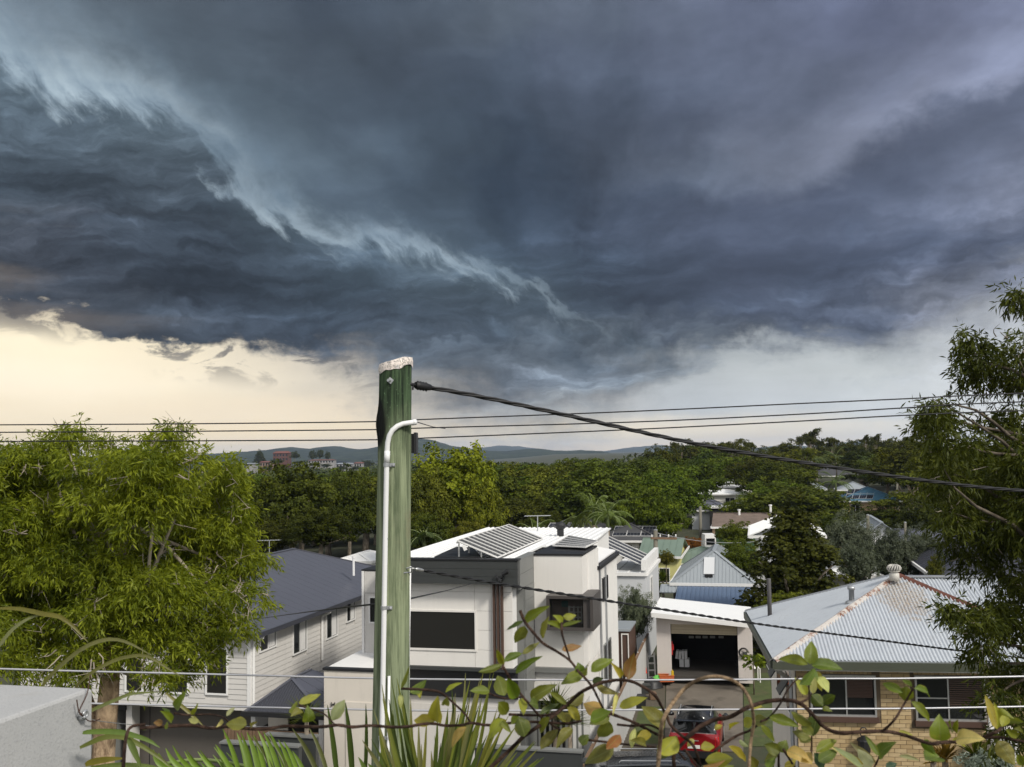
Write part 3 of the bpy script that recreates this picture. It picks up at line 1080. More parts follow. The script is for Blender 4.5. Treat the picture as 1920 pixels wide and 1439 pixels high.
# three dark line wires against the sky
for ys, lab in (((802, 797, 795, 791, 787, 772, 757, 748, 736, 690), 'highest of the three thin dark wires strung across the sky'),
    ((816, 811, 809, 806, 803, 792, 777, 765, 752, 710), 'middle one of the three thin dark wires strung across the sky'),
    ((833, 828, 827, 825, 822, 806, 790, 779, 769, 730), 'lowest of the three thin dark wires strung across the sky')):
 xs = (-900, 0, 360, 700, 790, 1180, 1500, 1700, 1960, 3200)
 Ds = (12.6, 12.6, 12.5, 12.4, 12.4, 12.2, 12.0, 11.9, 11.8, 11.4)
 pts = through([at(x, y, D) for x, y, D in zip(xs, ys, Ds)], 60)
 w_ = cable('line_wire', lab, pts, 0.0075, M['cable'], cat='wire', group='dark line wires against the sky')
tw = MB()
tw.tube([at(779, 791, 8.6), at(800, 797.5, 10.5), at(812, 801, 11.6), at(835, 804, 12.4)], 0.005, 5)
put_props(tw.build('tie_wire', M['cable'], None), 'short thin tie wire from the conduit mouth to the middle dark wire', 'wire')

# two bright bare wires low across the street
for ys, lab in (((1224, 1254.5, 1263, 1272, 1274.5, 1275.5, 1275, 1273, 1269.5, 1240), 'upper of the two bright bare aluminium wires crossing low over the street'),
    ((1284, 1314.5, 1323, 1331, 1333, 1332, 1331, 1329.5, 1326, 1298), 'lower of the two bright bare aluminium wires crossing low over the street')):
 xs = (-900, 0, 330, 690, 860, 1100, 1320, 1540, 1880, 3200)
 pts = through([at(x, y, 10.6) for x, y in zip(xs, ys)], 60)
 cable('bare_wire', lab, pts, 0.0100, M['cable_al'], cat='wire', group='bright bare wires over the street')

# ------------------------------------------------------------------ house building
YAW = R(13.5)

def window(F, parent, face, u0, u1, z0, z1, off, frame=M['trim'], pane=M['glass'], fw=0.06, mullions=(), rails=(), curtain=None, depth=0.07, sill=None, blind=None):
 """a real window on the front (face='f', off = b of the wall) or the right side (face='s', off = a of the wall)"""
 u0, u1 = min(u0, u1), max(u0, u1)
 z0, z1 = min(z0, z1), max(z0, z1)

 def bx(mb, ua, ub, za, zb, d0, d1):
  if face == 'f':
   F.box(mb, ua, ub, off + d0, off + d1, za, zb)
  else:
   F.box(mb, off - d0, off - d1, ua, ub, za, zb)
 mb = MB()
 o, i = -0.035, depth
 bx(mb, u0 - fw, u0, z0 - fw, z1 + fw, o, i)
 bx(mb, u1, u1 + fw, z0 - fw, z1 + fw, o, i)
 bx(mb, u0, u1, z1, z1 + fw, o, i)
 bx(mb, u0, u1, z0 - fw, z0, o, i)
 w = mb.build('window', frame, parent)
 g = MB()
 bx(g, u0, u1, z0, z1, 0.0, 0.02)
 pn = g.build('pane', pane, w)
 if mullions or rails:
  k = MB()
  t = fw * 0.38
  for m in mullions:
   c = u0 + (u1 - u0) * m
   bx(k, c - t, c + t, z0, z1, -0.03, -0.002)
  for m in rails:
   c = z0 + (z1 - z0) * m
   bx(k, u0, u1, c - t, c + t, -0.026, -0.003)
  k.build('mullion', frame if fw < 0.055 or not rails else M['black'], w)
 if curtain:
  k = MB()
  c0, c1 = u0 + (u1 - u0) * curtain[0], u0 + (u1 - u0) * curtain[1]
  n = 7
  for q in range(n):
   a, b = c0 + (c1 - c0) * q / n, c0 + (c1 - c0) * (q + 0.8) / n
   bx(k, a, b, z0 + 0.02, z1 - 0.02, -0.006 - 0.004 * (q % 2), -0.001)
  k.build('curtain', M['white'], w)
 if blind:
  k = MB()
  n = 14
  for q in range(n):
   zz_ = z1 - (z1 - z0) * blind[2] * (q + 0.5) / n
   bx(k, u0 + (u1 - u0) * blind[0], u0 + (u1 - u0) * blind[1], zz_ - 0.012, zz_ + 0.012, -0.008, -0.002)
  k.build('blind', M['brown'], w)
 if sill:
  k = MB()
  bx(k, u0 - fw - 0.03, u1 + fw + 0.03, z0 - fw - sill[1], z0 - fw, -0.09, 0.05)
  k.build('sill', sill[0], w)
 return w

def boards(F, parent, face, u0, u1, z0, z1, off, mat, h=0.18, holes=(), name='weatherboard', thick=0.022, lean=0.018):
 """weatherboards laid one over another, cut round the openings; each board is its own piece"""
 n = max(1, int(round((z1 - z0) / h)))
 h = (z1 - z0) / n
 for k in range(n):
  za, zb = z0 + k * h, z0 + (k + 1) * h - 0.007
  cuts = [(u0, u1)]
  for (a, b, c, d) in holes:
   if zb > c and za < d:
    nx = []
    for (p, q) in cuts:
     if b <= p or a >= q:
      nx.append((p, q))
     else:
      if a > p:
       nx.append((p, a))
      if b < q:
       nx.append((b, q))
    cuts = nx
  for (p, q) in cuts:
   if q - p < 0.02:
    continue
   mb = MB()
   e = [(p, -thick - lean, za), (q, -thick - lean, za), (q, 0, za), (p, 0, za), (p, -thick, zb), (q, -thick, zb), (q, 0, zb), (p, 0, zb)]
   if face == 'f':
    mb.hexa([F.w(u, off + d, z) for u, d, z in e])
   else:
    mb.hexa([F.w(off - d, u, z) for u, d, z in e])
   mb.build(name, mat, parent)

def seamed(poly, pitch=0.30, rib=0.028, wid=0.035, across=None):
 """a sheet roof plane with raised ribs running up the slope; poly[0]->poly[1] is the eave"""
 P = [Vector(p) for p in poly]
 mb = MB()
 mb.slab(P, 0.05)
 u = (P[1] - P[0]).normalized()
 n = u.cross(P[2] - P[0]).normalized()
 v = n.cross(u)
 loc = [((p - P[0]).dot(u), (p - P[0]).dot(v)) for p in P]
 umin, umax = min(l[0] for l in loc), max(l[0] for l in loc)
 x = umin + pitch * 0.5
 while x < umax:
  vs_ = []
  for i in range(len(loc)):
   (a, b), (c, d) = loc[i], loc[(i + 1) % len(loc)]
   if (a - x) * (c - x) < 0:
    vs_.append(b + (d - b) * (x - a) / (c - a))
  if len(vs_) >= 2 and max(vs_) - min(vs_) > 0.1:
   mb.bar(P[0] + u * x + v * (min(vs_) + 0.01) + n * rib / 2, P[0] + u * x + v * (max(vs_) - 0.01) + n * rib / 2, wid, rib, n)
  x += pitch
 return mb

def corrugated(poly, pitch=0.076, amp=0.014, per=6):
 """a corrugated sheet plane with true waves; poly[0]->poly[1] is the eave"""
 P = [Vector(p) for p in poly]
 u = (P[1] - P[0]).normalized()
 n = u.cross(P[2] - P[0]).normalized()
 v = n.cross(u)
 loc = [((p - P[0]).dot(u), (p - P[0]).dot(v)) for p in P]
 umin, umax = min(l[0] for l in loc), max(l[0] for l in loc)
 N = int((umax - umin) / pitch * per)
 mb = MB()
 prev = None
 for k in range(N + 1):
  x = umin + (umax - umin) * (k + 0.001) / (N + 0.002)
  vs_ = []
  for i in range(len(loc)):
   (a, b), (c, d) = loc[i], loc[(i + 1) % len(loc)]
   if abs(a - c) > 1e-6 and (a - x) * (c - x) <= 0:
    vs_.append(b + (d - b) * (x - a) / (c - a))
  if len(vs_) < 2:
   prev = None
   continue
  h = amp * math.cos(2 * math.pi * x / pitch)
  i0 = len(mb.v)
  mb.v += [tuple(P[0] + u * x + v * min(vs_) + n * h), tuple(P[0] + u * x + v * max(vs_) + n * h)]
  if prev is not None:
   mb.f.append((prev, i0, i0 + 1, prev + 1))
  prev = i0
 mb.slab([p - n * 0.016 for p in P], 0.03)
 return mb

def ridge_cap(mb, a, b, w=0.16, t=0.03):
 mb.bar(Vector(a) + Vector((0, 0, 0.012)), Vector(b) + Vector((0, 0, 0.012)), w, t)

# ================================================================== the white two-storey house
p_ = at(970, 1050, 30.0)
F1 = Frame(p_, YAW)
wh = thing('white_house', 'modern white two-storey house with dark parapet, brown battens and solar panels', 'house', F1.w(-3, 4, 0))
zpt = F1.front(900, 1049.5)[1]
zpb = F1.front(900, 1096)[1]
zwb = F1.front(870, 1256.5)[1]
zdb = F1.front(870, 1316)[1]
aL = F1.front(706, 1200)[0]
aW = F1.front(961.5, 1200, 0.4)[0]
B1 = 2.25                                        # the right block stands back
aR0, zRt = F1.front(1000, 1038.5, B1)
aR1 = F1.front(1092, 1100, B1)[0]
zRb = F1.front(1050, 1251.5, B1)[1]
zLt = F1.front(1050, 1262, B1)[1]
zLb = F1.front(1050, 1316, B1)[1]
bT = F1.side(1119.5, 1100, aR1)[0]
bE = F1.side(1154.5, 1100, aR1)[0]
# inner body
fbox(F1, 'wall', M['charcoal'], wh, aL, aR0 - 0.32, 0.47, 9.0, zwb - 0.1, zpt - 0.25)
# parapet: charcoal boards on the front, its brighter light painted as grey down the return
pb = MB()
F1.box(pb, aL, 0, 0.02, 0.30, zpb, zpt - 0.03)
pw = pb.build('parapet', M['charcoal'], wh)
hh = (zpt - 0.05 - zpb) / 3
for k in range(3):
 fbox(F1, 'parapet_board', M['charcoal'], wh, aL, 0.0, 0.0, 0.018, zpb + k * hh + 0.004, zpb + (k + 1) * hh - 0.004)
fbox(F1, 'parapet_cap', M['black'], wh, aL, 0.03, -0.03, 0.34, zpt - 0.028, zpt + 0.012)
nb = 9
hb = (zpt - 0.03 - 3.3) / nb
for k in range(nb):
 z0_ = 3.3 + k * hb
 fbox(F1, 'return_board', M['greyboard'], wh, -0.06, -0.002, 0.302 if z0_ > zpb - 0.3 else 1.0, B1 + 0.25, z0_ + 0.004, z0_ + hb - 0.004)
fbox(F1, 'return_wall', M['greyboard'], wh, aR0 - 0.30, -0.062, 0.95, B1 + 0.6, 0, zpt - 0.05)
# white cladding panels, with open joints
wl, wr = F1.front(768, 1180, 0.4)[0], F1.front(890.5, 1180, 0.4)[0]
wz1, wz0 = F1.front(830, 1147.5, 0.4)[1], F1.front(830, 1216.5, 0.4)[1]
rows = [zwb] + [F1.front(900, y, 0.4)[1] for y in (1219, 1182, 1146, 1110.5)] + [zpb]
cols = [aL, wl - 0.55, wr, F1.front(922, 1200, 0.4)[0], aW]
for i in range(len(cols) - 1):
 for j in range(len(rows) - 1):
  a0, a1, z0_, z1_ = cols[i] + .004, cols[i + 1] - .004, rows[j] + .004, rows[j + 1] - .004
  if i == 1 and 0 < j < 3:
   if j == 1:
    fbox(F1, 'cladding_panel', M['cream'], wh, cols[1] + .004, wl - .07, 0.40, 0.45, rows[1] + .004, rows[3] - .004)
   continue
  if i == 2:
   # between window and battens runs a narrow tall stack
   pass
  fbox(F1, 'cladding_panel', M['cream'], wh, a0, a1, 0.40, 0.45, z0_, z1_)
fbox(F1, 'cladding_return', M['white'], wh, aW - 0.05, aW, 0.452, F1.side(982, 1180, aW)[0], zwb, zpb - 0.01)
fbox(F1, 'downpipe', M['black'], wh, aW - 0.02, aW + 0.05, F1.side(982, 1180, aW)[0] + .02, F1.side(982, 1180, aW)[0] + .09, zwb - 0.2, zpb - 0.05)
window(F1, wh, 'f', wl, wr, wz0, wz1, 0.40, M['cream'], M['screen'], fw=0.06, depth=0.05)
for k, (x0, x1) in enumerate(((924.6, 928.4), (932, 935.6), (939.6, 943.2))):
 fbox(F1, 'batten', M['brown'], wh, F1.front(x0, 1180, 0.3)[0], F1.front(x1, 1180, 0.3)[0], 0.28, 0.398, zwb - 0.02, zpb - 0.006)
# dark band and black-painted recess shade under the upper storey, then the pale lower wall
fbox(F1, 'band', M['charcoal'], wh, aL, aW + 0.12, 0.30, 0.46, zwb - 0.10, zwb - 0.003)
fbox(F1, 'recess_shade', M['black'], wh, aL, aW + 0.10, 0.50, 0.60, zdb, zwb - 0.102)
fbox(F1, 'lower_wall', M['board'], wh, aL, aW + 0.10, 0.62, 0.74, 0, zdb - 0.004)
fbox(F1, 'garage_door', M['board'], wh, aL + 0.3, aW - 0.3, 0.60, 0.618, 0.02, zdb - 0.25)
# flood light on the parapet
fl = MB()
c = F1.w(F1.front(942, 1080)[0], -0.02, F1.front(942, 1080)[1])
fl.lathe([(0.05, 0), (0.09, 0.02), (0.09, 0.05), (0.03, 0.07)], c + Vector((-0.10, -0.02, -0.10)), 12)
fl.tube([c + Vector((-0.20, 0, 0.02)), c + Vector((-0.12, -0.10, -0.06)), c + Vector((0, -0.14, -0.02)), c + Vector((0.08, -0.16, 0.10))], 0.028, 8)
fl.tube([c + Vector((0.00, -0.15, 0.05)), c + Vector((0.17, -0.20, 0.15))], [0.055, 0.075], 10)
fl.tube([c + Vector((-0.1, -0.12, -0.09)), c + Vector((-0.02, -0.18, -0.14))], [0.05, 0.06], 10)
fl.build('flood_light', M['black'], wh)
# right block
fbox(F1, 'tower_wall', M['cream'], wh, aR0, aR1, B1, bT, zRb, zRt - 0.06)
fbox(F1, 'tower_cap', M['black'], wh, aR0 - 0.02, aR1 + 0.03, B1 - 0.03, bT + 0.02, zRt - 0.055, zRt)
bS = F1.side(1102, 1100, aR1)[0]
k = 0
b_ = bS
while b_ < bT:
 fbox(F1, 'cover_batten', M['white'], wh, aR1 + .002, aR1 + 0.075, b_, b_ + 0.05, zRb, zRt - 0.07)
 b_ += 0.30
fbox(F1, 'ledge', M['greyboard'], wh, aR0 - 0.1, aR1 + 0.02, B1 - 0.12, B1 + 0.5, zLt + 0.02, zRb - 0.004)
fbox(F1, 'lower_block_wall', M['cream'], wh, aR0 - 0.05, aR1, B1 + 0.04, bE, zLb, zLt + 0.016)
fbox(F1, 'undercroft', M['darkroom'], wh, aR0 - 0.05, aR1 - 0.7, B1 + 0.9, bE, 0, zLb - 0.004)  # solid near-black block painted as the shade of the open gap
for k in range(9):
 a = aR0 + (aR1 - aR0) * k / 9
 fbox(F1, 'undercroft_post', M['greyboard'], wh, a, a + 0.06, B1 + 0.3, B1 + 0.36, 0, zLb - 0.004)
# box window at the corner
bz0, bz1 = F1.front(1060, 1183, B1 - 0.5)[1], F1.front(1060, 1118, B1 - 0.5)[1]
ba0, ba1 = F1.front(1024.5, 1150, B1 - 0.5)[0], F1.front(1112, 1150, B1 - 0.5)[0]
hood = MB()
t = 0.09
F1.box(hood, ba0, ba1, B1 - 0.5, B1 - 0.005, bz1 - t, bz1)
F1.box(hood, ba0, ba1, B1 - 0.5, B1 - 0.005, bz0, bz0 + t)
F1.box(hood, ba0, ba0 + t, B1 - 0.5, B1 - 0.005, bz0 + t, bz1 - t)
F1.box(hood, ba1 - t, ba1, B1 - 0.5, B1 - 0.005, bz0 + t, bz1 - t)
F1.box(hood, aR1 + 0.004, ba1, B1, B1 + 1.1, bz0, bz1)
M['hood'] = paint('bronze_window_box', (0.062, 0.054, 0.050), 0.45, var=0.1)
hd = hood.build('window_box', M['hood'], wh)
mglass, gg, bb = new_mat('clear_glass')
gt = gg.n('ShaderNodeBsdfTransparent')
gt.inputs[0].default_value = (0.75, 0.76, 0.76, 1)
gm_ = gg.n('ShaderNodeMixShader')
gm_.inputs[0].default_value = 0.2
bb.inputs['Base Color'].default_value = (0.02, 0.02, 0.02, 1)
bb.inputs['Roughness'].default_value = 0.05
mglass.node_tree.links.new(gt.outputs[0], gm_.inputs[1])
mglass.node_tree.links.new(bb.outputs[0], gm_.inputs[2])
mglass.node_tree.links.new(gm_.outputs[0], mglass.node_tree.nodes['Material Output'].inputs[0])
fbox(F1, 'pane', mglass, hd, ba0 + t, ba1 - 0.32, B1 - 0.40, B1 - 0.385, bz0 + t, bz1 - t)
fbox(F1, 'side_panel', M['hood'], hd, ba1 - 0.318, ba1 - t, B1 - 0.41, B1 - 0.38, bz0 + t, bz1 - t)
M['room'] = paint('dim_room', (0.30, 0.22, 0.19), 0.9, var=0.2)
fbox(F1, 'room_wall', M['room'], hd, ba0 + t, ba1 - t, B1 - 0.03, B1 - 0.006, bz0 + t, bz1 - t)
sh = MB()
for (x0, x1) in ((1067, 1070), (1076, 1079), (1084, 1086), (1091, 1093)):
 F1.box(sh, F1.front(x0, 1150, B1)[0], F1.front(x1, 1150, B1)[0], B1 - 0.14, B1 - 0.04, F1.front(1080, 1168, B1)[1], F1.front(1080, 1136, B1)[1])
for y in (1138, 1147, 1157, 1166):
 F1.box(sh, F1.front(1067, 1150, B1)[0], F1.front(1093, 1150, B1)[0], B1 - 0.15, B1 - 0.035, F1.front(1080, y + 0.8, B1)[1], F1.front(1080, y - 0.8, B1)[1])
put_props(sh.build('shelf_unit', M['cream']), 'pale toy shelf standing behind the glass of the bronze corner window box', 'shelf')
pc_ = MB()
F1.box(pc_, F1.front(1054, 1150, B1)[0], F1.front(1066, 1150, B1)[0], B1 - 0.07, B1 - 0.035, F1.front(1060, 1138, B1)[1], F1.front(1060, 1127, B1)[1])
M['teal'] = paint('teal', (0.03, 0.16, 0.15), 0.6)
put_props(pc_.build('picture', M['teal']), 'small teal picture hanging behind the glass of the bronze window box', 'picture')
# battened side wall to the rear, lower eave, its roof and windows
zE = F1.side(1122, 1062, aR1)[1]
fbox(F1, 'side_wall', M['white'], wh, aR1 - 0.6, aR1 - 0.002, bT + 0.025, bE, zLb, zE)
fbox(F1, 'lower_side_wall', M['white'], wh, aR1 - 0.6, aR1 - 0.002, B1 + 0.95, bE, 0, zLb - 0.004)
b_ = bT + 0.25
while b_ < bE - 0.05:
 fbox(F1, 'cover_batten', M['white'], wh, aR1, aR1 + 0.075, b_, b_ + 0.05, 0.1, zE - 0.05)
 b_ += 0.32
fbox(F1, 'gutter', M['black'], wh, aR1 - 0.03, aR1 + 0.14, bT - 0.15, bE + 0.2, zE - 0.06, zE + 0.06)
seamed([F1.w(aR1, bE + 0.1, zE + 0.09), F1.w(aR1 - 3.2, bE + 0.1, zE + 0.72), F1.w(aR1 - 3.2, bT + 0.03, zE + 0.72), F1.w(aR1, bT + 0.03, zE + 0.09)][::-1], 0.35).build('side_roof', M['roofwhite'], wh)
w0, w1 = F1.side(1127.5, 1120, aR1)[0], F1.side(1135, 1120, aR1)[0]
window(F1, wh, 's', w0, w1, F1.side(1131, 1122, aR1)[1], F1.side(1131, 1083, aR1)[1], aR1 + 0.077, M['black'], M['glass'], fw=0.04)
window(F1, wh, 's', F1.side(1128, 1230, aR1)[0], F1.side(1141, 1230, aR1)[0], F1.side(1134, 1290, aR1)[1], F1.side(1134, 1205, aR1)[1], aR1 + 0.077, M['greyboard'], M['screen'], fw=0.04)
dp = MB()
dp.tube([F1.w(aR1 + 0.10, bT + 0.05, zE - 0.05), F1.w(aR1 + 0.10, bT + 0.05, 0.2)], 0.04, 8)
dp.tube([F1.w(aR1 + 0.10, bT + 1.3, zE - 0.05), F1.w(aR1 + 0.10, bT + 1.3, 0.2)], 0.04, 8)
dp.build('downpipe', M['galv'], wh)
# main roof
zRf = zpt - 0.10
seamed([F1.w(aL, 0.31, zRf), F1.w(aR0 - 0.35, 0.31, zRf), F1.w(aR0 - 0.35, 13.0, zRf + 0.06), F1.w(aL, 13.0, zRf + 0.06)], 0.20, 0.03, 0.06).build('roof', M['roofwhite'], wh)
fbox(F1, 'rear_wall', M['white'], wh, aL, aR1 - 0.7, 9.02, 13.0, 0, zRf - 0.06)
seamed([F1.w(aR0 - 0.345, bT + 0.05, zRf + .03), F1.w(aR1 - 0.3, bT + 0.05, zRf + 0.03), F1.w(aR1 - 0.6, 13.0, zRf + 0.06), F1.w(aR0 - 0.345, 13.0, zRf + 0.06)], 0.25, 0.03, 0.05).build('roof', M['roofwhite'], wh)
# solar panels
ms, gs, bs = new_mat('solar_cells')
co = gs.n('ShaderNodeTexCoord').outputs['Object']
bs.inputs['Roughness'].default_value = 0.22
bs.inputs['Specular IOR Level'].default_value = 0.3
gs.put(bs.inputs['Base Color'], gs.mix(gs.noise(co, 1.3, 3), (0.010, 0.012, 0.019), (0.022, 0.024, 0.034)))

def solar_panel(parent, p00, p10, p11, p01, cells=(6, 10), label=None):
 """one framed panel: a glass slab, a thin aluminium frame and the cell grid standing just proud"""
 P = [Vector(p) for p in (p00, p10, p11, p01)]
 n = (P[1] - P[0]).cross(P[3] - P[0]).normalized()
 m = MB()
 m.slab(P, 0.035)
 pnl = m.build('solar_panel', ms, parent)
 fr = MB()
 for i in range(4):
  a, b = P[i], P[(i + 1) % 4]
  fr.bar(a + n * 0.004, b + n * 0.004, 0.014, 0.05, n)
 fr.build('frame', M['trim'], pnl)
 gr = MB()
 for i in range(1, cells[0]):
  t = i / cells[0]
  gr.bar(P[0].lerp(P[1], t) + n * .003, P[3].lerp(P[2], t) + n * .003, 0.012, 0.004, n)
 for i in range(1, cells[1]):
  t = i / cells[1]
  gr.bar(P[0].lerp(P[3], t) + n * .003, P[1].lerp(P[2], t) + n * .003, 0.010, 0.004, n)
 gr.build('cell_grid', M['greyboard'], pnl)
 return pnl

zS = zRf + 0.10
sa, sb0 = F1.flat(933, 1046, zS)
_, sb1 = F1.flat(1020, 1010.5, zS)
ha, hz_ = F1.front(857, 1014, sb0)
NPAN = 12
for k in range(NPAN):
 b0, b1 = sb0 + (sb1 - sb0) * k / NPAN + .005, sb0 + (sb1 - sb0) * (k + 1) / NPAN - .005
 solar_panel(wh, F1.w(ha, b0, hz_), F1.w(sa, b0, zS), F1.w(sa, b1, zS), F1.w(ha, b1, hz_), (10, 6))
lg = MB()
for k in range(7):
 b = sb0 + (sb1 - sb0) * (k + 0.02) / 6.1
 lg.bar(F1.w(ha + 0.05, b, zRf), F1.w(ha + 0.05, b, hz_ - 0.05), 0.05, 0.05)
 lg.bar(F1.w(ha + 0.75, b, zRf), F1.w(ha + 0.75, b, hz_ + (zS - hz_) * 0.75 / (sa - ha) - 0.05), 0.04, 0.04)
lg.bar(F1.w(ha, sb0, hz_ - 0.06), F1.w(ha, sb1, hz_ - 0.06), 0.05, 0.05)
lg.build('panel_rack', M['alu'], wh)
inv = MB()
inv.box(F1.w(F1.front(873, 1027, sb0)[0], sb0 - 0.1, F1.front(873, 1027, sb0)[1]), (0.10, 0.06, 0.16), Matrix.Rotation(R(-25), 3, 'Y'))
inv.build('cable_box', M['trim'], wh)
zP = zRf + 0.12
C4 = [F1.w(*F1.flat(x, y, zP), zP) for x, y in ((814, 1044), (903, 1045.5), (888, 1027), (856, 1025))]
for k in range(4):  # plain black slabs stand in for the dark shading under the array
 t0_, t1_ = k / 4 + .006, (k + 1) / 4 - .006
 m = MB()
 m.slab([C4[0].lerp(C4[3], t0_), C4[1].lerp(C4[2], t0_), C4[1].lerp(C4[2], t1_), C4[0].lerp(C4[3], t1_)], 0.035)
 m.build('array_shade_slab', M['black'], wh)
zP = zRt + 0.10
C4 = [F1.w(*F1.flat(x, y, zP), zP) for x, y in ((1036, 1023.5), (1098, 1026.5), (1121, 1015.5), (1066, 1005))]
for k in range(5):
 t0_, t1_ = k / 5 + .008, (k + 1) / 5 - .008
 solar_panel(wh, C4[0].lerp(C4[3], t0_), C4[1].lerp(C4[2], t0_), C4[1].lerp(C4[2], t1_), C4[0].lerp(C4[3], t1_), (8, 3))
vent = MB()
vp_ = F1.w(*F1.flat(1051, 1008, zRf), zRf)
vent.lathe([(0.13, 0), (0.13, 0.30), (0.20, 0.36), (0.22, 0.46), (0.15, 0.56), (0.03, 0.58)], vp_, 14)
vent.build('roof_vent', M['black'], wh)

def antenna(px, py_top, py_bot, D, wpx, label, group=None, n=9):
 t = thing('tv_antenna', label, 'antenna', at(px, py_bot, D), group)
 mb = MB()
 mb.tube([at(px, py_bot + 8, D), at(px, py_top - 1, D)], 0.022, 6)
 mb.build('mast', M['galv'], t)
 mb = MB()
 L, Rr = at(px - wpx / 2, py_top, D), at(px + wpx / 2, py_top - 1, D)
 mb.tube([L, Rr], 0.016, 6)
 for k in range(n):
  c = L.lerp(Rr, k / (n - 1))
  mb.tube([c - Vector((0.03, 0.33 - .02 * k, 0)), c + Vector((0.03, 0.33 - .02 * k, 0))], 0.009, 5)
 mb.build('elements', M['galv'], t)
 return t

antenna(1008, 968, 1006, 41.5, 48, 'long television antenna on a mast behind the solar panels of the white house')
# left tower and garden wing of the same house
F1b = F1
ta0, ta1 = F1.front(681, 1150, 1.6)[0], F1.front(716, 1150, 1.6)[0]
tzt, tzb = F1.front(690, 1068, 1.6)[1], F1.front(690, 1242, 1.6)[1]
fbox(F1, 'stair_tower', M['board'], wh, ta0, aL - 0.01, 1.6, 5.0, 0, tzt - 0.05)
fbox(F1, 'tower_cap', M['black'], wh, ta0 - 0.04, aL - 0.01, 1.56, 5.05, tzt - 0.045, tzt)
fbox(F1, 'corner_strip', M['trim'], wh, ta0 - 0.03, ta0 + 0.05, 1.555, 1.598, 3.2, tzt - 0.05)
for y in (1112,):
 fbox(F1, 'tower_panel', M['board'], wh, ta0 + 0.07, aL - 0.02, 1.575, 1.598, F1.front(690, y - .5, 1.6)[1], tzt - 0.06)
fbox(F1, 'tower_panel', M['board'], wh, ta0 + 0.07, aL - 0.02, 1.575, 1.598, 3.3, F1.front(690, 1113.5, 1.6)[1])
window(F1, wh, 'f', F1.front(695, 1150, 1.6)[0], aL - 0.15, F1.front(695, 1166, 1.6)[1], F1.front(695, 1121, 1.6)[1], 1.57, M['trim'], M['glass'], fw=0.04)
ga0, ga1 = F1.front(607.5, 1300, -0.9)[0], F1.front(712, 1300, -0.9)[0]
gzt = F1.front(650, 1254, -0.9)[1]
gw = fbox(F1, 'wing_wall', M['cream_b'], wh, ga0, ga1, -0.9, 4.5, 0, gzt - 0.07)
fbox(F1, 'wing_cap', M['black'], wh, ga0 - 0.03, ga1, -0.94, -0.7, gzt - 0.068, gzt)
fbox(F1, 'wing_deck', M['white'], wh, ga0 + 0.02, ga1, -0.698, 4.5, gzt - 0.068, gzt - 0.02)
dz_ = F1.front(660, 1316.5, -0.9)[1]
fbox(F1, 'door_panel', M['cream_b'], wh, F1.front(648.5, 1360, -0.9)[0], ga1 - 0.1, -0.925, -0.902, 0.1, dz_)
np_ = MB()
c = F1.w(F1.front(625, 1321, -0.9)[0], -0.92, F1.front(625, 1321, -0.9)[1])
for dx_ in (-0.05, 0.05):
 np_.box(c + Vector((dx_, 0, 0)), (0.018, 0.02, 0.13))
np_.box(c, (0.05, 0.02, 0.05))
np_.build('number_mark', M['black'], wh)

# ================================================================== the weatherboard house on the left
p_ = at(468.5, 1250, 33.0)
F2 = Frame(p_, YAW)
lh = thing('weatherboard_house', 'pale grey weatherboard house with large dark slate hip roof beside the tree', 'house', F2.w(-4, 5, 0))
ez = F2.side(560, 1163, 0.45)[1]                  # eave height
zb = F2.front(430, 1331)[1]
bEnd = 15.0
holes_f, holes_s = [], []
fwin, swin = [], []
for (x0, x1, y0, y1) in ((317, 353, 1212, 1297), (389, 426, 1218, 1299), (238, 268, 1206, 1294)):
 a0, z0_ = F2.front(x0, y1)
 a1, z1_ = F2.front(x1, y0)
 fwin.append((a0, a1, z0_, z1_))
 holes_f.append((a0 - 0.06, a1 + 0.06, z0_ - 0.06, z1_ + 0.06))
for (x0, x1, y0, y1) in ((486, 515, 1186, 1216), (548, 572.5, 1163, 1222), (610.5, 630.5, 1138, 1194), (648.5, 663.5, 1127, 1163)):
 xm = (x0 + x1) / 2
 b0, b1 = F2.side(x0, 1180, 0)[0], F2.side(x1, 1180, 0)[0]
 z1_, z0_ = F2.side(xm, y0, 0)[1], F2.side(xm, y1, 0)[1]
 swin.append((b0, b1, z0_, z1_))
 holes_s.append((b0 - 0.06, b1 + 0.06, z0_ - 0.06, z1_ + 0.06))
fbox(F2, 'wall', M['board'], lh, -8.5, -0.002, 0.002, bEnd - 0.6, zb + 0.05, ez - 0.1)
boards(F2, lh, 'f', -8.5, -0.07, zb, ez - 0.12, 0.0, M['board'], 0.172, holes_f)
boards(F2, lh, 's', 0.07, bEnd - 0.7, zb - 0.7, ez - 0.12, 0.0, M['board'], 0.172, holes_s)
fbox(F2, 'corner_board', M['trim'], lh, -0.075, 0.045, -0.045, 0.075, zb - 0.05, ez - 0.12)
for (a0, a1, z0_, z1_) in fwin:
 window(F2, lh, 'f', a0, a1, z0_, z1_, -0.03, M['trim'], M['screen'], fw=0.055, rails=(0.62,))
for i, (b0, b1, z0_, z1_) in enumerate(swin):
 window(F2, lh, 's', b0, b1, z0_, z1_, 0.03, M['trim'], M['glass'], fw=0.045, mullions=(0.5,), curtain=(0.58, 0.95))
fbox(F2, 'soffit', M['trim'], lh, -8.9, 0.40, -0.4, bEnd - 0.2, ez - 0.115, ez - 0.07)
fbox(F2, 'gutter', M['roofdark2'], lh, 0.35, 0.50, -0.5, bEnd, ez - 0.09, ez + 0.06)
fbox(F2, 'gutter', M['roofdark2'], lh, -8.9, 0.348, -0.5, -0.36, ez - 0.09, ez + 0.06)
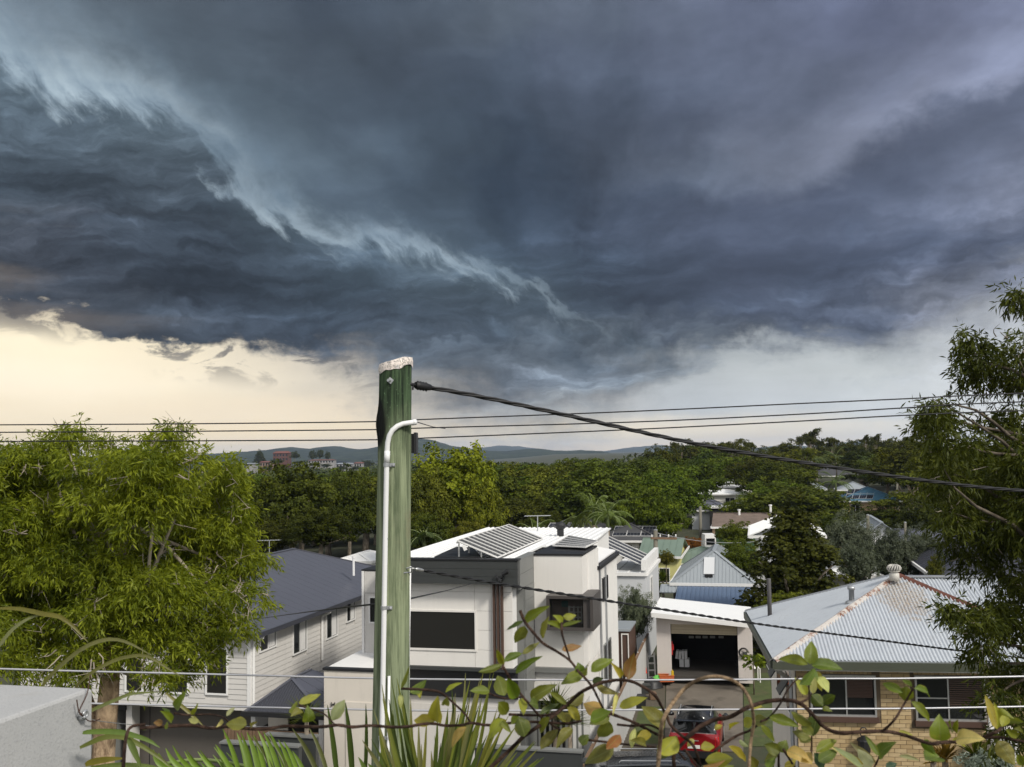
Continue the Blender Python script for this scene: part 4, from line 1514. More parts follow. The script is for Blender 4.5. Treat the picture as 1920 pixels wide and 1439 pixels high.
# roof: solve the rear hip point so that it stands over the middle of the house
eo, bo0, bo1 = 0.45, -0.45, bEnd
best = None
for q in range(20, 140):
 s = q * 0.06
 P = F2.w(eo - s, bo1 - s, 6.8)
 x, y = pix(P)
 if best is None or abs(x - 552) < best[0]:
  best = (abs(x - 552), s)
s = best[1]
zr = F2.side(552, 1029, eo - s)[1]
zt = ez + 0.062
A = [F2.w(eo, bo0, zt), F2.w(eo, bo1, zt), F2.w(eo - s, bo1 - s, zr), F2.w(eo - s, bo0 + s, zr)]
Bx = [F2.w(eo - 2 * s, bo0, zt), F2.w(eo - 2 * s, bo1, zt)]
mb = seamed(A, 0.60, 0.004, 0.02)
mb.build('roof', M['roofdark'], lh)
seamed([Bx[0], A[0], A[3]], 0.60, 0.004, 0.02).build('roof', M['roofdark'], lh)
seamed([A[1], Bx[1], A[2]], 0.60, 0.004, 0.02).build('roof', M['roofdark'], lh)
seamed([Bx[1], Bx[0], A[3], A[2]], 0.60, 0.004, 0.02).build('roof', M['roofdark'], lh)
cp = MB()
ridge_cap(cp, A[2], A[3]); ridge_cap(cp, A[2], A[1]); ridge_cap(cp, A[3], A[0]); ridge_cap(cp, A[3], Bx[0]); ridge_cap(cp, A[2], Bx[1])
cp.build('ridge_cap', M['roofdark'], lh)
fbox(F2, 'wall', M['board'], lh, eo - 2 * s + 0.5, -8.502, 0.3, bEnd - 0.6, 0, ez - 0.1)
pv_ = MB()
pv_.lathe([(0.05, -0.3), (0.05, 0.42), (0.07, 0.42), (0.07, 0.5)], F2.w(*F2.flat(663, 1066, zt + 0.9), zt + 0.9), 10)
pv_.build('vent_pipe', M['pvc'], lh)
sk = MB()
c = F2.w(*F2.flat(496, 1062, zr - 0.6), zr - 0.6)
sk.box(c, (0.7, 1.2, 0.12), Matrix.Rotation(-YAW, 3, 'Z') @ Matrix.Rotation(R(24), 3, 'Y'))
sk.build('skylight', M['trim'], lh)
for (px_, ya, yb) in ((474, 1196, 1322), (602.5, 1150, 1238)):
 b, za = F2.side(px_, ya, 0.06)
 zb_ = F2.side(px_, yb, 0.06)[1]
 d = MB()
 d.tube([F2.w(0.42, b + 0.05, ez - 0.06), F2.w(0.40, b + 0.02, ez - 0.16), F2.w(0.12, b, ez - 0.30), F2.w(0.09, b, ez - 0.45), F2.w(0.09, b, zb_)] + ([F2.w(0.12, b + 0.05, zb_ - 0.08), F2.w(0.15, b + 0.9, zb_ - 0.10)] if px_ < 500 else []), 0.048, 8)
 d.build('downpipe', M['trim'], lh)
# the lower storey, set back under the boards
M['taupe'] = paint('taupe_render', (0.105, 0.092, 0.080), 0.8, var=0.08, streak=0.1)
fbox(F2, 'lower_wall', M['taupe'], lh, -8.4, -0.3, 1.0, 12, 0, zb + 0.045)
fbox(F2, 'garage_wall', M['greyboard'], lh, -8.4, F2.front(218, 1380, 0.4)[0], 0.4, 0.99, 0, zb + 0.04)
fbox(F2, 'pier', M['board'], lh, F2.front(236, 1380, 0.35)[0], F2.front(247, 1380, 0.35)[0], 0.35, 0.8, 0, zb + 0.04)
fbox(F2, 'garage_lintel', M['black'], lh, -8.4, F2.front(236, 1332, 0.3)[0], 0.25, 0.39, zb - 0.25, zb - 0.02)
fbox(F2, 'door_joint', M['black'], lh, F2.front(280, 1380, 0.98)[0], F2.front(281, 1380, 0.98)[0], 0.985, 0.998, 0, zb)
# porch roof with its hip and ribbed end
pz0 = F2.front(480, 1336, -1.2)[1]
pa0 = F2.front(459, 1334, -1.2)[0]
pa1 = pa0 + 4.4
pr_b = 5.2
hx, hy = pix(F2.w(pa0, -1.2, pz0))
Pe0, Pe1 = F2.w(pa0, -1.2, pz0), F2.w(pa1, -1.2, pz0)
best = None
for q in range(5, 60):
 sh_ = q * 0.04
 x, y = pix(F2.w(pa0 + sh_, -1.2 + sh_, pz0 + sh_ * 0.42))
 dd = abs(x - 497)
 if best is None or dd < best[0]:
  best = (dd, sh_)
sh_ = 1.0
zpk = pz0 + 0.78
H0 = F2.w(pa0 + sh_, -1.2 + sh_ * 1.2, zpk)
bk = F2.side(583, 1240, pa0 + sh_)[0]
zpk2 = F2.side(583, 1240, pa0 + sh_)[1]
K0 = F2.w(pa0 + sh_, bk, zpk)
por = thing('porch', 'dark steel porch roof with a ribbed end between the two nearest houses', 'porch', F2.w(pa0 + 1, 0, 0))
seamed([Pe0, F2.w(pa0 + 2 * sh_ + 0.6, -1.2, pz0), H0], 0.085, 0.02, 0.03).build('roof', M['roofdark2'], por)
seamed([F2.w(pa0 + 2 * sh_ + 0.6, -1.2, pz0), F2.w(pa0 + 2 * sh_ + 0.6, bk + 1.2, pz0), K0, H0], 0.6, 0.012, 0.03).build('roof', M['roofdark'], por)
seamed([F2.w(pa0, bk + 0.5, pz0), Pe0, H0, K0], 0.6, 0.012, 0.03).build('roof', M['roofdark2'], por)
g2 = MB()
F2.box(g2, pa0 - 0.06, pa0 + 2.7, -1.33, -1.205, pz0 - 0.10, pz0 + 0.03)
g2.build('gutter', M['black'], por)
cp = MB()
ridge_cap(cp, H0, Pe0, 0.12); ridge_cap(cp, H0, K0, 0.12); ridge_cap(cp, H0, F2.w(pa0 + 2 * sh_ + 0.6, -1.2, pz0), 0.12)
cp.build('ridge_cap', M['roofdark'], por)
ps = MB()
F2.box(ps, pa0 + 0.15, pa0 + 0.30, -1.1, -0.95, 0, pz0 - 0.1)
F2.box(ps, pa0 + 2.4, pa0 + 2.55, -1.1, -0.95, 0, pz0 - 0.1)
ps.build('post', M['trim'], por)
fbox(F2, 'wall', M['darkroom'], por, pa0 + 0.4, pa0 + 2.9, 0.6, 0.75, 0, pz0 - 0.15)
fbox(F2, 'lintel', M['cream_b'], por, F2.front(503, 1350, 0.5)[0], F2.front(540, 1350, 0.5)[0], 0.5, 0.59, F2.front(503, 1368, 0.5)[1], F2.front(503, 1346, 0.5)[1])
# low timber screen and dark garden walls below the porch
scr = thing('timber_screen', 'warm brown vertical timber screen under the dark porch roof', 'screen', F2.w(0, -2.5, 0))
for k in range(26):
 a = F2.front(420, 1400, -2.5)[0] + k * 0.115
 fbox(F2, 'slat', M['wood'], scr, a, a + 0.10, -2.5, -2.47, 0, F2.front(480, 1369, -2.5)[1])
gwl = thing('garden_wall', 'low charcoal rendered garden wall with pale capping in front of the porch', 'wall', F2.w(0, -4, 0))
za_ = F2.front(460, 1397, -4)[1]
fbox(F2, 'wall', M['charcoal'], gwl, F2.front(414, 1400, -4)[0], F2.front(560, 1400, -4)[0], -4, -3.8, 0, za_)
fbox(F2, 'capping', M['greyboard'], gwl, F2.front(414, 1400, -4)[0] - .03, F2.front(560, 1400, -4)[0], -4.05, -3.75, za_ + .002, za_ + 0.05)
gwl = thing('garden_wall', 'taller charcoal garden wall stepping up against the pale rendered wing', 'wall', F2.w(2, -3, 0))
za_ = F2.front(540, 1382, -3)[1]
fbox(F2, 'wall', M['charcoal'], gwl, F2.front(498, 1400, -3)[0], F2.front(592, 1400, -3)[0], -3, -2.8, 0, za_)
fbox(F2, 'capping', M['greyboard'], gwl, F2.front(498, 1400, -3)[0] - .03, F2.front(592, 1400, -3)[0], -3.05, -2.75, za_ + .002, za_ + 0.05)
# low charcoal wall in front of the white house
gwl = thing('garden_wall', 'low charcoal garden wall with pale capping below the white tower', 'wall', F1.w(1, -2, 0))
za_ = F1.front(1000, 1408, -2.2)[1]
fbox(F1, 'wall', M['charcoal'], gwl, F1.front(890, 1410, -2.2)[0], F1.front(1090, 1410, -2.2)[0], -2.2, -2.0, 0, za_)
fbox(F1, 'capping', M['greyboard'], gwl, F1.front(890, 1410, -2.2)[0], F1.front(1090, 1410, -2.2)[0] + .03, -2.24, -1.96, za_ + .002, za_ + 0.05)
antenna(505, 1014, 1040, 50, 40, 'pale television antenna rising behind the dark slate roof on the left')

# ================================================================== the cream brick house with the tin roof
Y5 = R(8.0)
p_ = at(1494, 1300, 22.0)
F5 = Frame(p_, Y5)
bh = thing('brick_house', 'cream brick house with a rusty corrugated iron hip roof and two wide windows', 'house', F5.w(4, 4, 2.3))
_, zg = F5.front(1500, 1238, -0.60)
aE0 = F5.front(1450, 1238, -0.60)[0]
bE1 = F5.flat(1399, 1145.5, zg)[1]
bE0 = -0.60
half = (bE1 - bE0) / 2
# apex above the middle of the square plan
best = None
for q in range(60, 400):
 h = q * 0.01
 x, y = pix(F5.w(aE0 + half, bE0 + half, zg + h))
 if best is None or abs(y - 1076) < best[0]:
  best = (abs(y - 1076), h)
hA = best[1]
E1, E2 = F5.w(aE0, bE0, zg), F5.w(aE0, bE1, zg)
E3, E4 = F5.w(aE0 + 2 * half, bE0, zg), F5.w(aE0 + 2 * half, bE1, zg)
AP = F5.w(aE0 + half, bE0 + half, zg + hA)

mi, gi, bi = new_mat('weathered_iron')
co = gi.n('ShaderNodeTexCoord').outputs['Object']
nA = gi.noise(co, 0.9, 6, 0.6)
nB = gi.noise(co, 7.0, 6, 0.65)
nC = gi.noise(gi.vm('MULTIPLY', co, (1, 1, 3)), 22, 4, 0.6)
base = gi.mix(nA, (0.42, 0.45, 0.49), (0.54, 0.57, 0.60))
base = gi.mix(gi.m('MULTIPLY', gi.step(nB, 0.5, 0.7), 0.25), base, (0.30, 0.30, 0.31))
# a bleached, peeling patch near the apex on the street side
pcn = F5.w(*F5.flat(1694, 1130, zg + hA * 0.62), zg + hA * 0.62)
dp_ = gi.vm('MULTIPLY', gi.vm('SUBTRACT', co, tuple(pcn)), (1.0, 0.62, 0))
mk_ = gi.step(gi.m('ADD', gi.vm('LENGTH', dp_), gi.m('MULTIPLY', gi.m('SUBTRACT', nB, 0.5), 1.5)), 0.56, 0.40)
base = gi.mix(gi.m('MULTIPLY', mk_, gi.step(nC, 0.42, 0.56)), base, gi.mix(nB, (0.52, 0.47, 0.40), (0.22, 0.15, 0.09)))
rust = gi.m('MULTIPLY', gi.step(nC, 0.60, 0.70), gi.step(nA, 0.54, 0.68))
base = gi.mix(gi.m('MULTIPLY', rust, 0.85), base, (0.13, 0.055, 0.03))
gi.put(bi.inputs['Base Color'], base)
bi.inputs['Roughness'].default_value = 0.5
bi.inputs['Metallic'].default_value = 0.25
mr, gr_, br_ = new_mat('rusty_capping')
co = gr_.n('ShaderNodeTexCoord').outputs['Object']
n = gr_.noise(co, 3.2, 6, 0.65)
n2 = gr_.noise(co, 16, 4, 0.6)
gr_.put(br_.inputs['Base Color'], gr_.mix(gr_.step(gr_.m('ADD', gr_.m('MULTIPLY', n, 0.7), gr_.m('MULTIPLY', n2, 0.3)), 0.49, 0.60), (0.46, 0.43, 0.40), gr_.mix(n2, (0.10, 0.038, 0.024), (0.22, 0.09, 0.045))))
br_.inputs['Roughness'].default_value = 0.8
mr2 = paint('deep_rust', (0.105, 0.040, 0.028), 0.85, var=0.35, scale=5)

corrugated([E1, E3, AP]).build('roof_sheet', mi, bh)
corrugated([E2, E1, AP], 0.076, 0.006).build('roof_sheet', mi, bh)
corrugated([E3, E4, AP]).build('roof_sheet', mi, bh)
corrugated([E4, E2, AP]).build('roof_sheet', mi, bh)

def cap_run(a, b, n, mat, skip=(), w=0.20):
 a, b = Vector(a), Vector(b)
 for k in range(n):
  mb = MB()
  p0, p1 = a.lerp(b, k / n), a.lerp(b, (k + 1.03) / n if k < n - 1 else 1.0)
  lift = Vector((0, 0, 0.02 + 0.006 * (k % 2)))
  d = (p1 - p0).normalized()
  s = d.cross(Vector((0, 0, 1))).normalized()
  u = Vector((0, 0, 1))
  pr = [(-w / 2, -0.055), (-0.05, -0.012), (0, 0.012), (0.05, -0.012), (w / 2, -0.055)]
  vs_ = [p0 + lift + s * x + u * z for x, z in pr] + [p1 + lift + s * x + u * z for x, z in pr]
  vs_ += [v - u * 0.012 for v in vs_]
  fs_ = []
  for i in range(4):
   fs_ += [(i, i + 1, i + 6, i + 5), (i + 10, i + 15, i + 16, i + 11)]
  fs_ += [(0, 5, 15, 10), (4, 14, 19, 9)]
  for i in range(4):
   fs_ += [(i, i + 10, i + 11, i + 1), (i + 5, i + 6, i + 16, i + 15)]
  mb.add(vs_, fs_)
  mb.build('hip_cap', mat[k % len(mat)], bh)

cap_run(E1, AP, 6, [mr, mr, mr])
cap_run(E3, AP, 6, [mr2])
cap_run(E2, AP, 5, [M['galv']], w=0.14)
# gutters, fascia, eaves
M['olive'] = paint('olive_gutter', (0.058, 0.064, 0.046), 0.5, var=0.12, scale=2)
fbox(F5, 'gutter', M['olive'], bh, aE0 - 0.02, aE0 + 2 * half, bE0 - 0.06, bE0 + 0.06, zg - 0.19, zg - 0.03)
fbox(F5, 'gutter', M['olive'], bh, aE0 - 0.06, aE0 + 0.06, bE0 + 0.062, bE1, zg - 0.19, zg - 0.03)
fbox(F5, 'eave_trim', M['cream'], bh, aE0 + 0.02, aE0 + 2 * half, bE0 + 0.02, bE0 + 0.10, zg - 0.225, zg - 0.192)
fbox(F5, 'soffit', M['cream_b'], bh, aE0 + 0.08, aE0 + 2 * half - 0.05, bE0 + 0.102, bE1 - 0.1, zg - 0.22, zg - 0.196)
# rear wing with its own sheet roof
zW = zg + hA - 0.10
W0 = F5.w(*F5.flat(1733, 1082, zW), zW)
aw, bw, _ = F5.loc(W0)
corrugated([F5.w(aw + 2.2, bw - 3.0, zW - 1.1), F5.w(aw + 7, bw - 3.0, zW - 1.1), F5.w(aw + 7, bw, zW), F5.w(aw - 0.4, bw, zW)]).build('wing_roof_sheet', mi, bh)
rc = MB()
ridge_cap(rc, F5.w(aw - 0.7, bw, zW), F5.w(aw + 7, bw, zW), 0.22)
rc.build('ridge_cap', M['galv'], bh)
fbox(F5, 'wing_wall', M['cream_b'], bh, aw + 3.2, aw + 6.6, bw - 3.2, bw + 1, 0, zW - 1.3)
# whirlybird, flue and post
def on_slope(px, py):
 n = (E1 - E2).cross(AP - E2)
 d = ray(px, py)
 return CAM + d * ((E2 - CAM).dot(n) / d.dot(n))

wb = thing('roof_ventilator', 'round white spinning ventilator sitting beside the apex of the tin roof', 'ventilator', at(1678, 1084, 26.1))
c = on_slope(1677, 1086) + Vector((0, 0, 0.13))
KV = 0.66
M['dullvent'] = paint('dull_vent_metal', (0.46, 0.44, 0.40), 0.5, var=0.15, scale=6)
m_ = MB()
m_.lathe([(r * KV, z * KV) for r, z in ((0.17, -0.25), (0.17, 0.0), (0.13, 0.02), (0.13, 0.05), (0.20, 0.07), (0.20, 0.09))], c, 18)
m_.build('neck', M['dullvent'], wb, True)
m_ = MB()
m_.lathe([(r * KV, z * KV) for r, z in ((0.14, 0.092), (0.185, 0.13), (0.20, 0.19), (0.17, 0.25), (0.10, 0.29), (0.02, 0.30))], c, 16)
m_.build('drum', M['greyboard'], wb, True)
for k in range(16):
 t = 2 * math.pi * k / 16
 pts = []
 for (r, z) in ((0.16, 0.095), (0.215, 0.13), (0.235, 0.19), (0.20, 0.255), (0.11, 0.30)):
  tt = t + (z - 0.1) * 1.6
  pts.append(c + Vector((r * math.cos(tt), r * math.sin(tt), z)) * KV)
 b2 = MB()
 b2.tube(pts, 0.014, 5)
 b2.build('vane', M['dullvent'], wb, True)
fl_ = thing('flue', 'short capped metal flue on the left slope of the tin roof', 'flue', at(1597, 1127, 24.6))
m_ = MB()
cB = on_slope(1597, 1128)
m_.lathe([(0.062, -0.1), (0.062, 0.27), (0.085, 0.27), (0.085, 0.33), (0.05, 0.35)], cB, 14)
m_.build('pipe', M['galv'], fl_, True)
m_ = MB()
m_.lathe([(0.16, -0.05), (0.13, 0.0), (0.07, 0.03)], cB, 14)
m_.build('flashing', M['galv'], fl_, True)
fl_ = thing('flue', 'tall dark slim flue standing at the left edge of the tin roof', 'flue', at(1444, 1152, 27.2))
m_ = MB()
cB = on_slope(1443.5, 1154)
m_.lathe([(0.055, -0.2), (0.055, 0.9), (0.05, 0.92)], cB, 12)
M['flue'] = paint('dull_flue', (0.09, 0.085, 0.085), 0.6, var=0.2)
m_.build('pipe', M['flue'], fl_, True)
# walls: recessed mortar core, then every brick proud of it
mort = paint('mortar', (0.12, 0.09, 0.06), 0.95, var=0.2)
zB0 = 2.2
zT = zg - 0.20
wins = []
for (x0, x1, y0, y1) in ((1524, 1637.5, 1270, 1338.5), (1721, 1842, 1272, 1347)):
 a0, z0_ = F5.front(x0, y1)
 a1, z1_ = F5.front(x1, y0)
 wins.append((a0, a1, z0_, z1_))
aWR = F5.front(1866, 1300)[0]
fbox(F5, 'wall', mort, bh, 0.012, aWR + 1.2, 0.012, 0.24, zB0, zT)
fbox(F5, 'side_wall', M['cream_b'], bh, 0.0, 0.2, 0.25, bE1 - 0.9, zB0 - 2.2, zT)
fbox(F5, 'rear_wall', M['cream_b'], bh, 0.2, aWR + 1.0, bE1 - 1.1, bE1 - 0.9, 0, zT)
for (b0, b1, za, zb_) in ((0.9, 1.7, zT - 1.35, zT - 0.15), (2.6, 3.5, zT - 1.35, zT - 0.15), (5.0, 5.9, zT - 1.25, zT - 0.15)):
 mbx = MB()
 F5.box(mbx, -0.03, -0.002, b0, b1, za, zb_)
 wn = mbx.build('window', M['trim'], bh)
 fbox(F5, 'pane', M['glass'], wn, -0.036, -0.031, b0 + 0.06, b1 - 0.06, za + 0.06, zb_ - 0.06)
hd_ = MB()
for b in (1.3, 3.05):
 hd_.slab([F5.w(-0.04, b - 0.3, zT - 0.6), F5.w(-0.24, b - 0.3, zT - 0.9), F5.w(-0.24, b + 0.3, zT - 0.9), F5.w(-0.04, b + 0.3, zT - 0.6)], 0.03)
hd_.build('window_hood', M['charcoal'], bh)
dpp = MB()
dpp.tube([F5.w(aE0 + 0.05, bE0 + 0.05, zg - 0.19), F5.w(aE0 + 0.25, bE0 + 0.35, zg - 0.4), F5.w(-0.10, 0.15, zg - 0.55), F5.w(-0.10, 0.15, 2.0)], 0.045, 8)
dpp.build('downpipe', M['galv'], bh)
for i, (a0, a1, z0_, z1_) in enumerate(wins):
 w_ = window(F5, bh, 'f', a0, a1, z0_, z1_, -0.004, M['alu'], M['glass'], fw=0.04, mullions=(0.55 if i == 0 else 0.47,), depth=0.10,
    blind=(0.56, 0.98, 0.55) if i == 0 else (0.49, 0.98, 0.72), sill=(M['brown'], 0.11))
 if i == 1:
  fbox(F5, 'rail', M['alu'], w_, a0, a0 + (a1 - a0) * 0.46, -0.03, -0.006, z0_ + (z1_ - z0_) * 0.5 - 0.012, z0_ + (z1_ - z0_) * 0.5 + 0.012)
BL, BHt, J = 0.235, 0.076, 0.010
brick_mats = [paint('cream_brick', c, 0.85, var=0.16, scale=9, bump=0.3) for c in ((0.42, 0.31, 0.165), (0.47, 0.355, 0.20), (0.37, 0.265, 0.135))]
brick_me = []
for m in brick_mats:
 b = MB()
 b.box((0, 0, 0), (BL, 0.05, BHt))
 me = b.mesh('brick')
 me.materials.append(m)
 brick_me.append(me)
half_me, sold_me = [], []
for m in brick_mats:
 b = MB()
 b.box((0, 0, 0), (BL / 2 - J / 2, 0.05, BHt))
 me = b.mesh('brick')
 me.materials.append(m)
 half_me.append(me)
 b = MB()
 b.box((0, 0, 0), (BHt, 0.05, BL))
 me = b.mesh('brick')
 me.materials.append(m)
 sold_me.append(me)
places = []
zs_top = zT - 0.01
course = 0
z = zs_top - BHt / 2

def blocked(a_lo, a_hi, z_lo, z_hi):
 for (a0, a1, z0_, z1_) in wins:
  if a_hi > a0 - 0.05 and a_lo < a1 + 0.05 and z_hi > z0_ - 0.17 and z_lo < z1_ + 0.045:
   return True
  if a_hi > a0 - 0.02 and a_lo < a1 + 0.02 and z_lo > z1_ - 0.05 and z_lo < z1_ + 0.05 + BL + 0.03:
   return True
 return False

while z > zB0 + 0.05:
 off = (BL + J) / 2 if course % 2 else 0
 a = -off
 while a < aWR + 1.0:
  lo, hi = max(a, 0.0), a + BL
  if hi - lo > 0.06:
   if not blocked(lo, hi, z - BHt / 2, z + BHt / 2):
    places.append((lo, hi, z, 'b'))
   else:
    # close the course with half bricks against the opening
    for h0 in (lo, lo + (BL + J) / 2):
     h1 = h0 + BL / 2 - J / 2
     if h1 <= hi + 0.001 and not blocked(h0, h1, z - BHt / 2, z + BHt / 2):
      places.append((h0, h1, z, 'h'))
  a += BL + J
 z -= BHt + J
 course += 1
for (a0, a1, z0_, z1_) in wins:
 n = int((a1 - a0 + 0.1) / (BHt + J))
 for k in range(n):
  places.append((a0 - 0.05 + k * (BHt + J), 0, z1_ + 0.05 + BL / 2 + 0.005, 's'))
rotm = Matrix.Rotation(-Y5, 4, 'Z')
seen, rest = [], []
for pl in places:
 x, y = pix(F5.w(pl[0], 0, pl[2]))
 (seen if 1250 < y < 1432 and 1490 < x < 1850 else rest).append(pl)
random.shuffle(seen)
seen.sort(key=lambda q: -q[2])
rest += seen[298:]
for (lo, hi, z, kd) in seen[:298]:
 me = (brick_me if kd == 'b' and hi - lo > BL - 0.01 else half_me if kd != 's' else sold_me)[random.randrange(3)]
 o = bpy.data.objects.new('brick', me)
 COL.objects.link(o)
 attach(o, bh)
 c = F5.w((lo + hi) / 2 if kd != 's' else lo + BHt / 2, 0.025 - random.uniform(0, 0.004), z)
 o.matrix_basis = Matrix.Translation(c) @ rotm
mb3 = [MB(), MB(), MB()]
for (lo, hi, z, kd) in rest:
 mb = mb3[random.randrange(3)]
 yy = random.uniform(0, 0.004)
 if kd == 's':
  F5.box(mb, lo, lo + BHt, -yy, 0.05 - yy, z - BL / 2, z + BL / 2)
 else:
  F5.box(mb, lo, hi, -yy, 0.05 - yy, z - BHt / 2, z + BHt / 2)
allb = MB()
mi_ = []
for k, mb in enumerate(mb3):
 mi_ += [k] * len(mb.f)
 allb.add(mb.v, mb.f)
me = allb.mesh('bricks')
for m in brick_mats:
 me.materials.append(m)
me.polygons.foreach_set('material_index', mi_)
o = link_mesh('brick', me, None, bh)
o['kind'] = 'stuff'
# lantern by the wall, garden bed and air conditioner
ln = thing('wall_lantern', 'dark metal lantern with a ring top hanging on the cream brick wall', 'lantern', F5.w(*[F5.front(1620, 1400, -0.15)[0], -0.15], F5.front(1620, 1400, -0.15)[1]))
a_, z_ = F5.front(1620, 1398, -0.15)
c = F5.w(a_, -0.15, z_)
m_ = MB()
m_.lathe([(0.02, 0.20), (0.14, 0.13), (0.15, 0.10), (0.13, 0.10), (0.12, -0.22), (0.14, -0.24), (0.05, -0.30)], c, 10)
m_.build('body', M['black'], ln)
m_ = MB()
m_.tube([c + Vector((0.075 * math.cos(t), 0, 0.27 + 0.10 * math.sin(t))) for t in [x * math.pi / 10 - 0.4 for x in range(0, 19)]], 0.013, 6)
m_.build('ring', M['black'], ln)
m_ = MB()
m_.tube([c + Vector((0, 0.02, 0.14)), c + Vector((0, 0.14, 0.14))], 0.016, 6)
m_.build('bracket', M['black'], ln)
ac = thing('air_conditioner', 'white air conditioning box with round grille at the right end of the brick wall', 'air conditioner', F5.w(aWR + 0.3, -0.5, 2.4))
a0, z1_ = F5.front(1858, 1368, -0.6)
a1, z0_ = F5.front(1912, 1430, -0.6)
fbox(F5, 'casing', M['white'], ac, a0, a1, -0.6, -0.3, z0_, z1_)
m_ = MB()
c = F5.w((a0 + a1) / 2, -0.605, (z0_ + z1_) / 2)
rr = (z1_ - z0_) * 0.40
for q in (1.0, 0.72, 0.45, 0.2):
 m_.tube([c + F5.ax * (rr * q * math.cos(t)) + Vector((0, 0, rr * q * math.sin(t))) for t in [x * 2 * math.pi / 20 for x in range(21)]], 0.008, 5)
m_.build('grille', M['greyboard'], ac)
dpw = MB()
dpw.tube([at(1854, 1290, 21.3), at(1858, 1439, 21.3)], 0.035, 8)
dpw.build('waste_pipe', M['trim'], bh)

# ================================================================== the open garage at the end of the drive
p_ = at(1233, 1266, 45.0)
F4 = Frame(p_, YAW)
zf = F4.front(1233, 1267)[1]
ga = thing('garage', 'pale rendered single garage with white skillion roof and half raised roller door', 'garage', F4.w(2, 3, zf))
gR = F4.front(1410, 1230)[0]
dL, dR = F4.front(1258.5, 1230)[0], F4.front(1384, 1230)[0]
zdt = F4.front(1320, 1172)[1]
zl = F4.front(1222, 1150, -0.5)[1]
zr_ = F4.front(1406, 1170, -0.5)[1]
DEP = 4.0
M['pinkish'] = paint('pale_render', (0.56, 0.51, 0.48), 0.75, var=0.06, streak=0.12)
w_ = MB()
w_.hexa([F4.w(0, 0, zf - .2), F4.w(dL, 0, zf - .2), F4.w(dL, 0.2, zf - .2), F4.w(0, 0.2, zf - .2), F4.w(0, 0, zl - .02), F4.w(dL, 0, zl - 0.1), F4.w(dL, 0.2, zl - 0.1), F4.w(0, 0.2, zl - .02)])
w_.build('pier', M['pinkish'], ga)
w_ = MB()
w_.hexa([F4.w(dR, 0, zf - .2), F4.w(gR, 0, zf - .2), F4.w(gR, 0.2, zf - .2), F4.w(dR, 0.2, zf - .2), F4.w(dR, 0, zr_ + .03), F4.w(gR, 0, zr_ - 0.04), F4.w(gR, 0.2, zr_ - 0.04), F4.w(dR, 0.2, zr_ + .03)])
w_.build('pier', M['pinkish'], ga)
w_ = MB()
w_.hexa([F4.w(dL, 0.0, zdt), F4.w(dR, 0.0, zdt), F4.w(dR, 0.2, zdt), F4.w(dL, 0.2, zdt), F4.w(dL, 0.0, zl - .1), F4.w(dR, 0.0, zr_ + .02), F4.w(dR, 0.2, zr_ + .02), F4.w(dL, 0.2, zl - .1)])
w_.build('lintel', M['pinkish'], ga)
fbox(F4, 'side_wall', M['pinkish'], ga, 0, 0.18, 0.202, DEP, zf - .2, zr_ - 0.05)
fbox(F4, 'side_wall', M['pinkish'], ga, gR - 0.18, gR, 0.202, DEP, zf - .2, zr_ - 0.05)
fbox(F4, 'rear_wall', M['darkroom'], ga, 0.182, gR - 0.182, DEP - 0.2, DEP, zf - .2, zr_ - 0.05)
fbox(F4, 'shade_lining', M['darkroom'], ga, 0.184, 0.22, 0.25, DEP - 0.21, zf, zr_ - 0.07)  # dark sheets over the side walls paint in the garage's interior shade
fbox(F4, 'shade_lining', M['darkroom'], ga, gR - 0.22, gR - 0.184, 0.25, DEP - 0.21, zf, zr_ - 0.07)
M['darkfloor'] = paint('shade_dark_floor', (0.060, 0.053, 0.046), 0.8, var=0.3)  # concrete floor colour darkened to paint in the garage's shade
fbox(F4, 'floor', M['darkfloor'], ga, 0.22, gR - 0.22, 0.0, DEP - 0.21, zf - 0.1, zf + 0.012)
aO0, aO1 = F4.front(1221.5, 1150, -0.5)[0], F4.front(1407, 1170, -0.5)[0]
RB = [F4.w(aO0, -0.5, zl), F4.w(aO1, -0.5, zr_), F4.w(aO1, DEP + 0.1, zr_ + 0.02), F4.w(aO0, DEP + 0.1, zl + 0.02)]
seamed(RB, 0.7, 0.006, 0.03).build('roof', M['roofwhite'], ga)
m_ = MB()
m_.bar(F4.w(aO0, -0.52, zl - 0.07), F4.w(aO1, -0.52, zr_ - 0.07), 0.03, 0.20)
m_.build('fascia', M['trim'], ga)
m_ = MB()
m_.bar(F4.w(aO0 - 0.02, -0.5, zl - 0.05), F4.w(aO0 - 0.02, DEP + 0.1, zl - 0.03), 0.03, 0.16)
m_.build('barge_board', M['trim'], ga)
ds = F4.front(1320, 1190.5)[1]
M['roller'] = paint('beige_roller', (0.40, 0.34, 0.24), 0.55, var=0.1)
n = 7
for k in range(n):
 z0_, z1_ = ds + (zdt - ds) * k / n, ds + (zdt - ds) * (k + 1) / n
 fbox(F4, 'roller_slat', M['roller'], ga, dL + 0.02, dR - 0.02, 0.05 + 0.012 * (k % 2), 0.085 + 0.012 * (k % 2), z0_ + 0.004, z1_ - 0.004)
m_ = MB()
for x in (1291, 1304, 1317, 1331, 1347):
 a, z = F4.front(x + 5, 1195, 1.2)
 F4.box(m_, a - 0.11, a + 0.11, 1.2, 1.22, z - 0.05, z + 0.05)
m_.build('rafter_tag', M['greyboard'], ga)

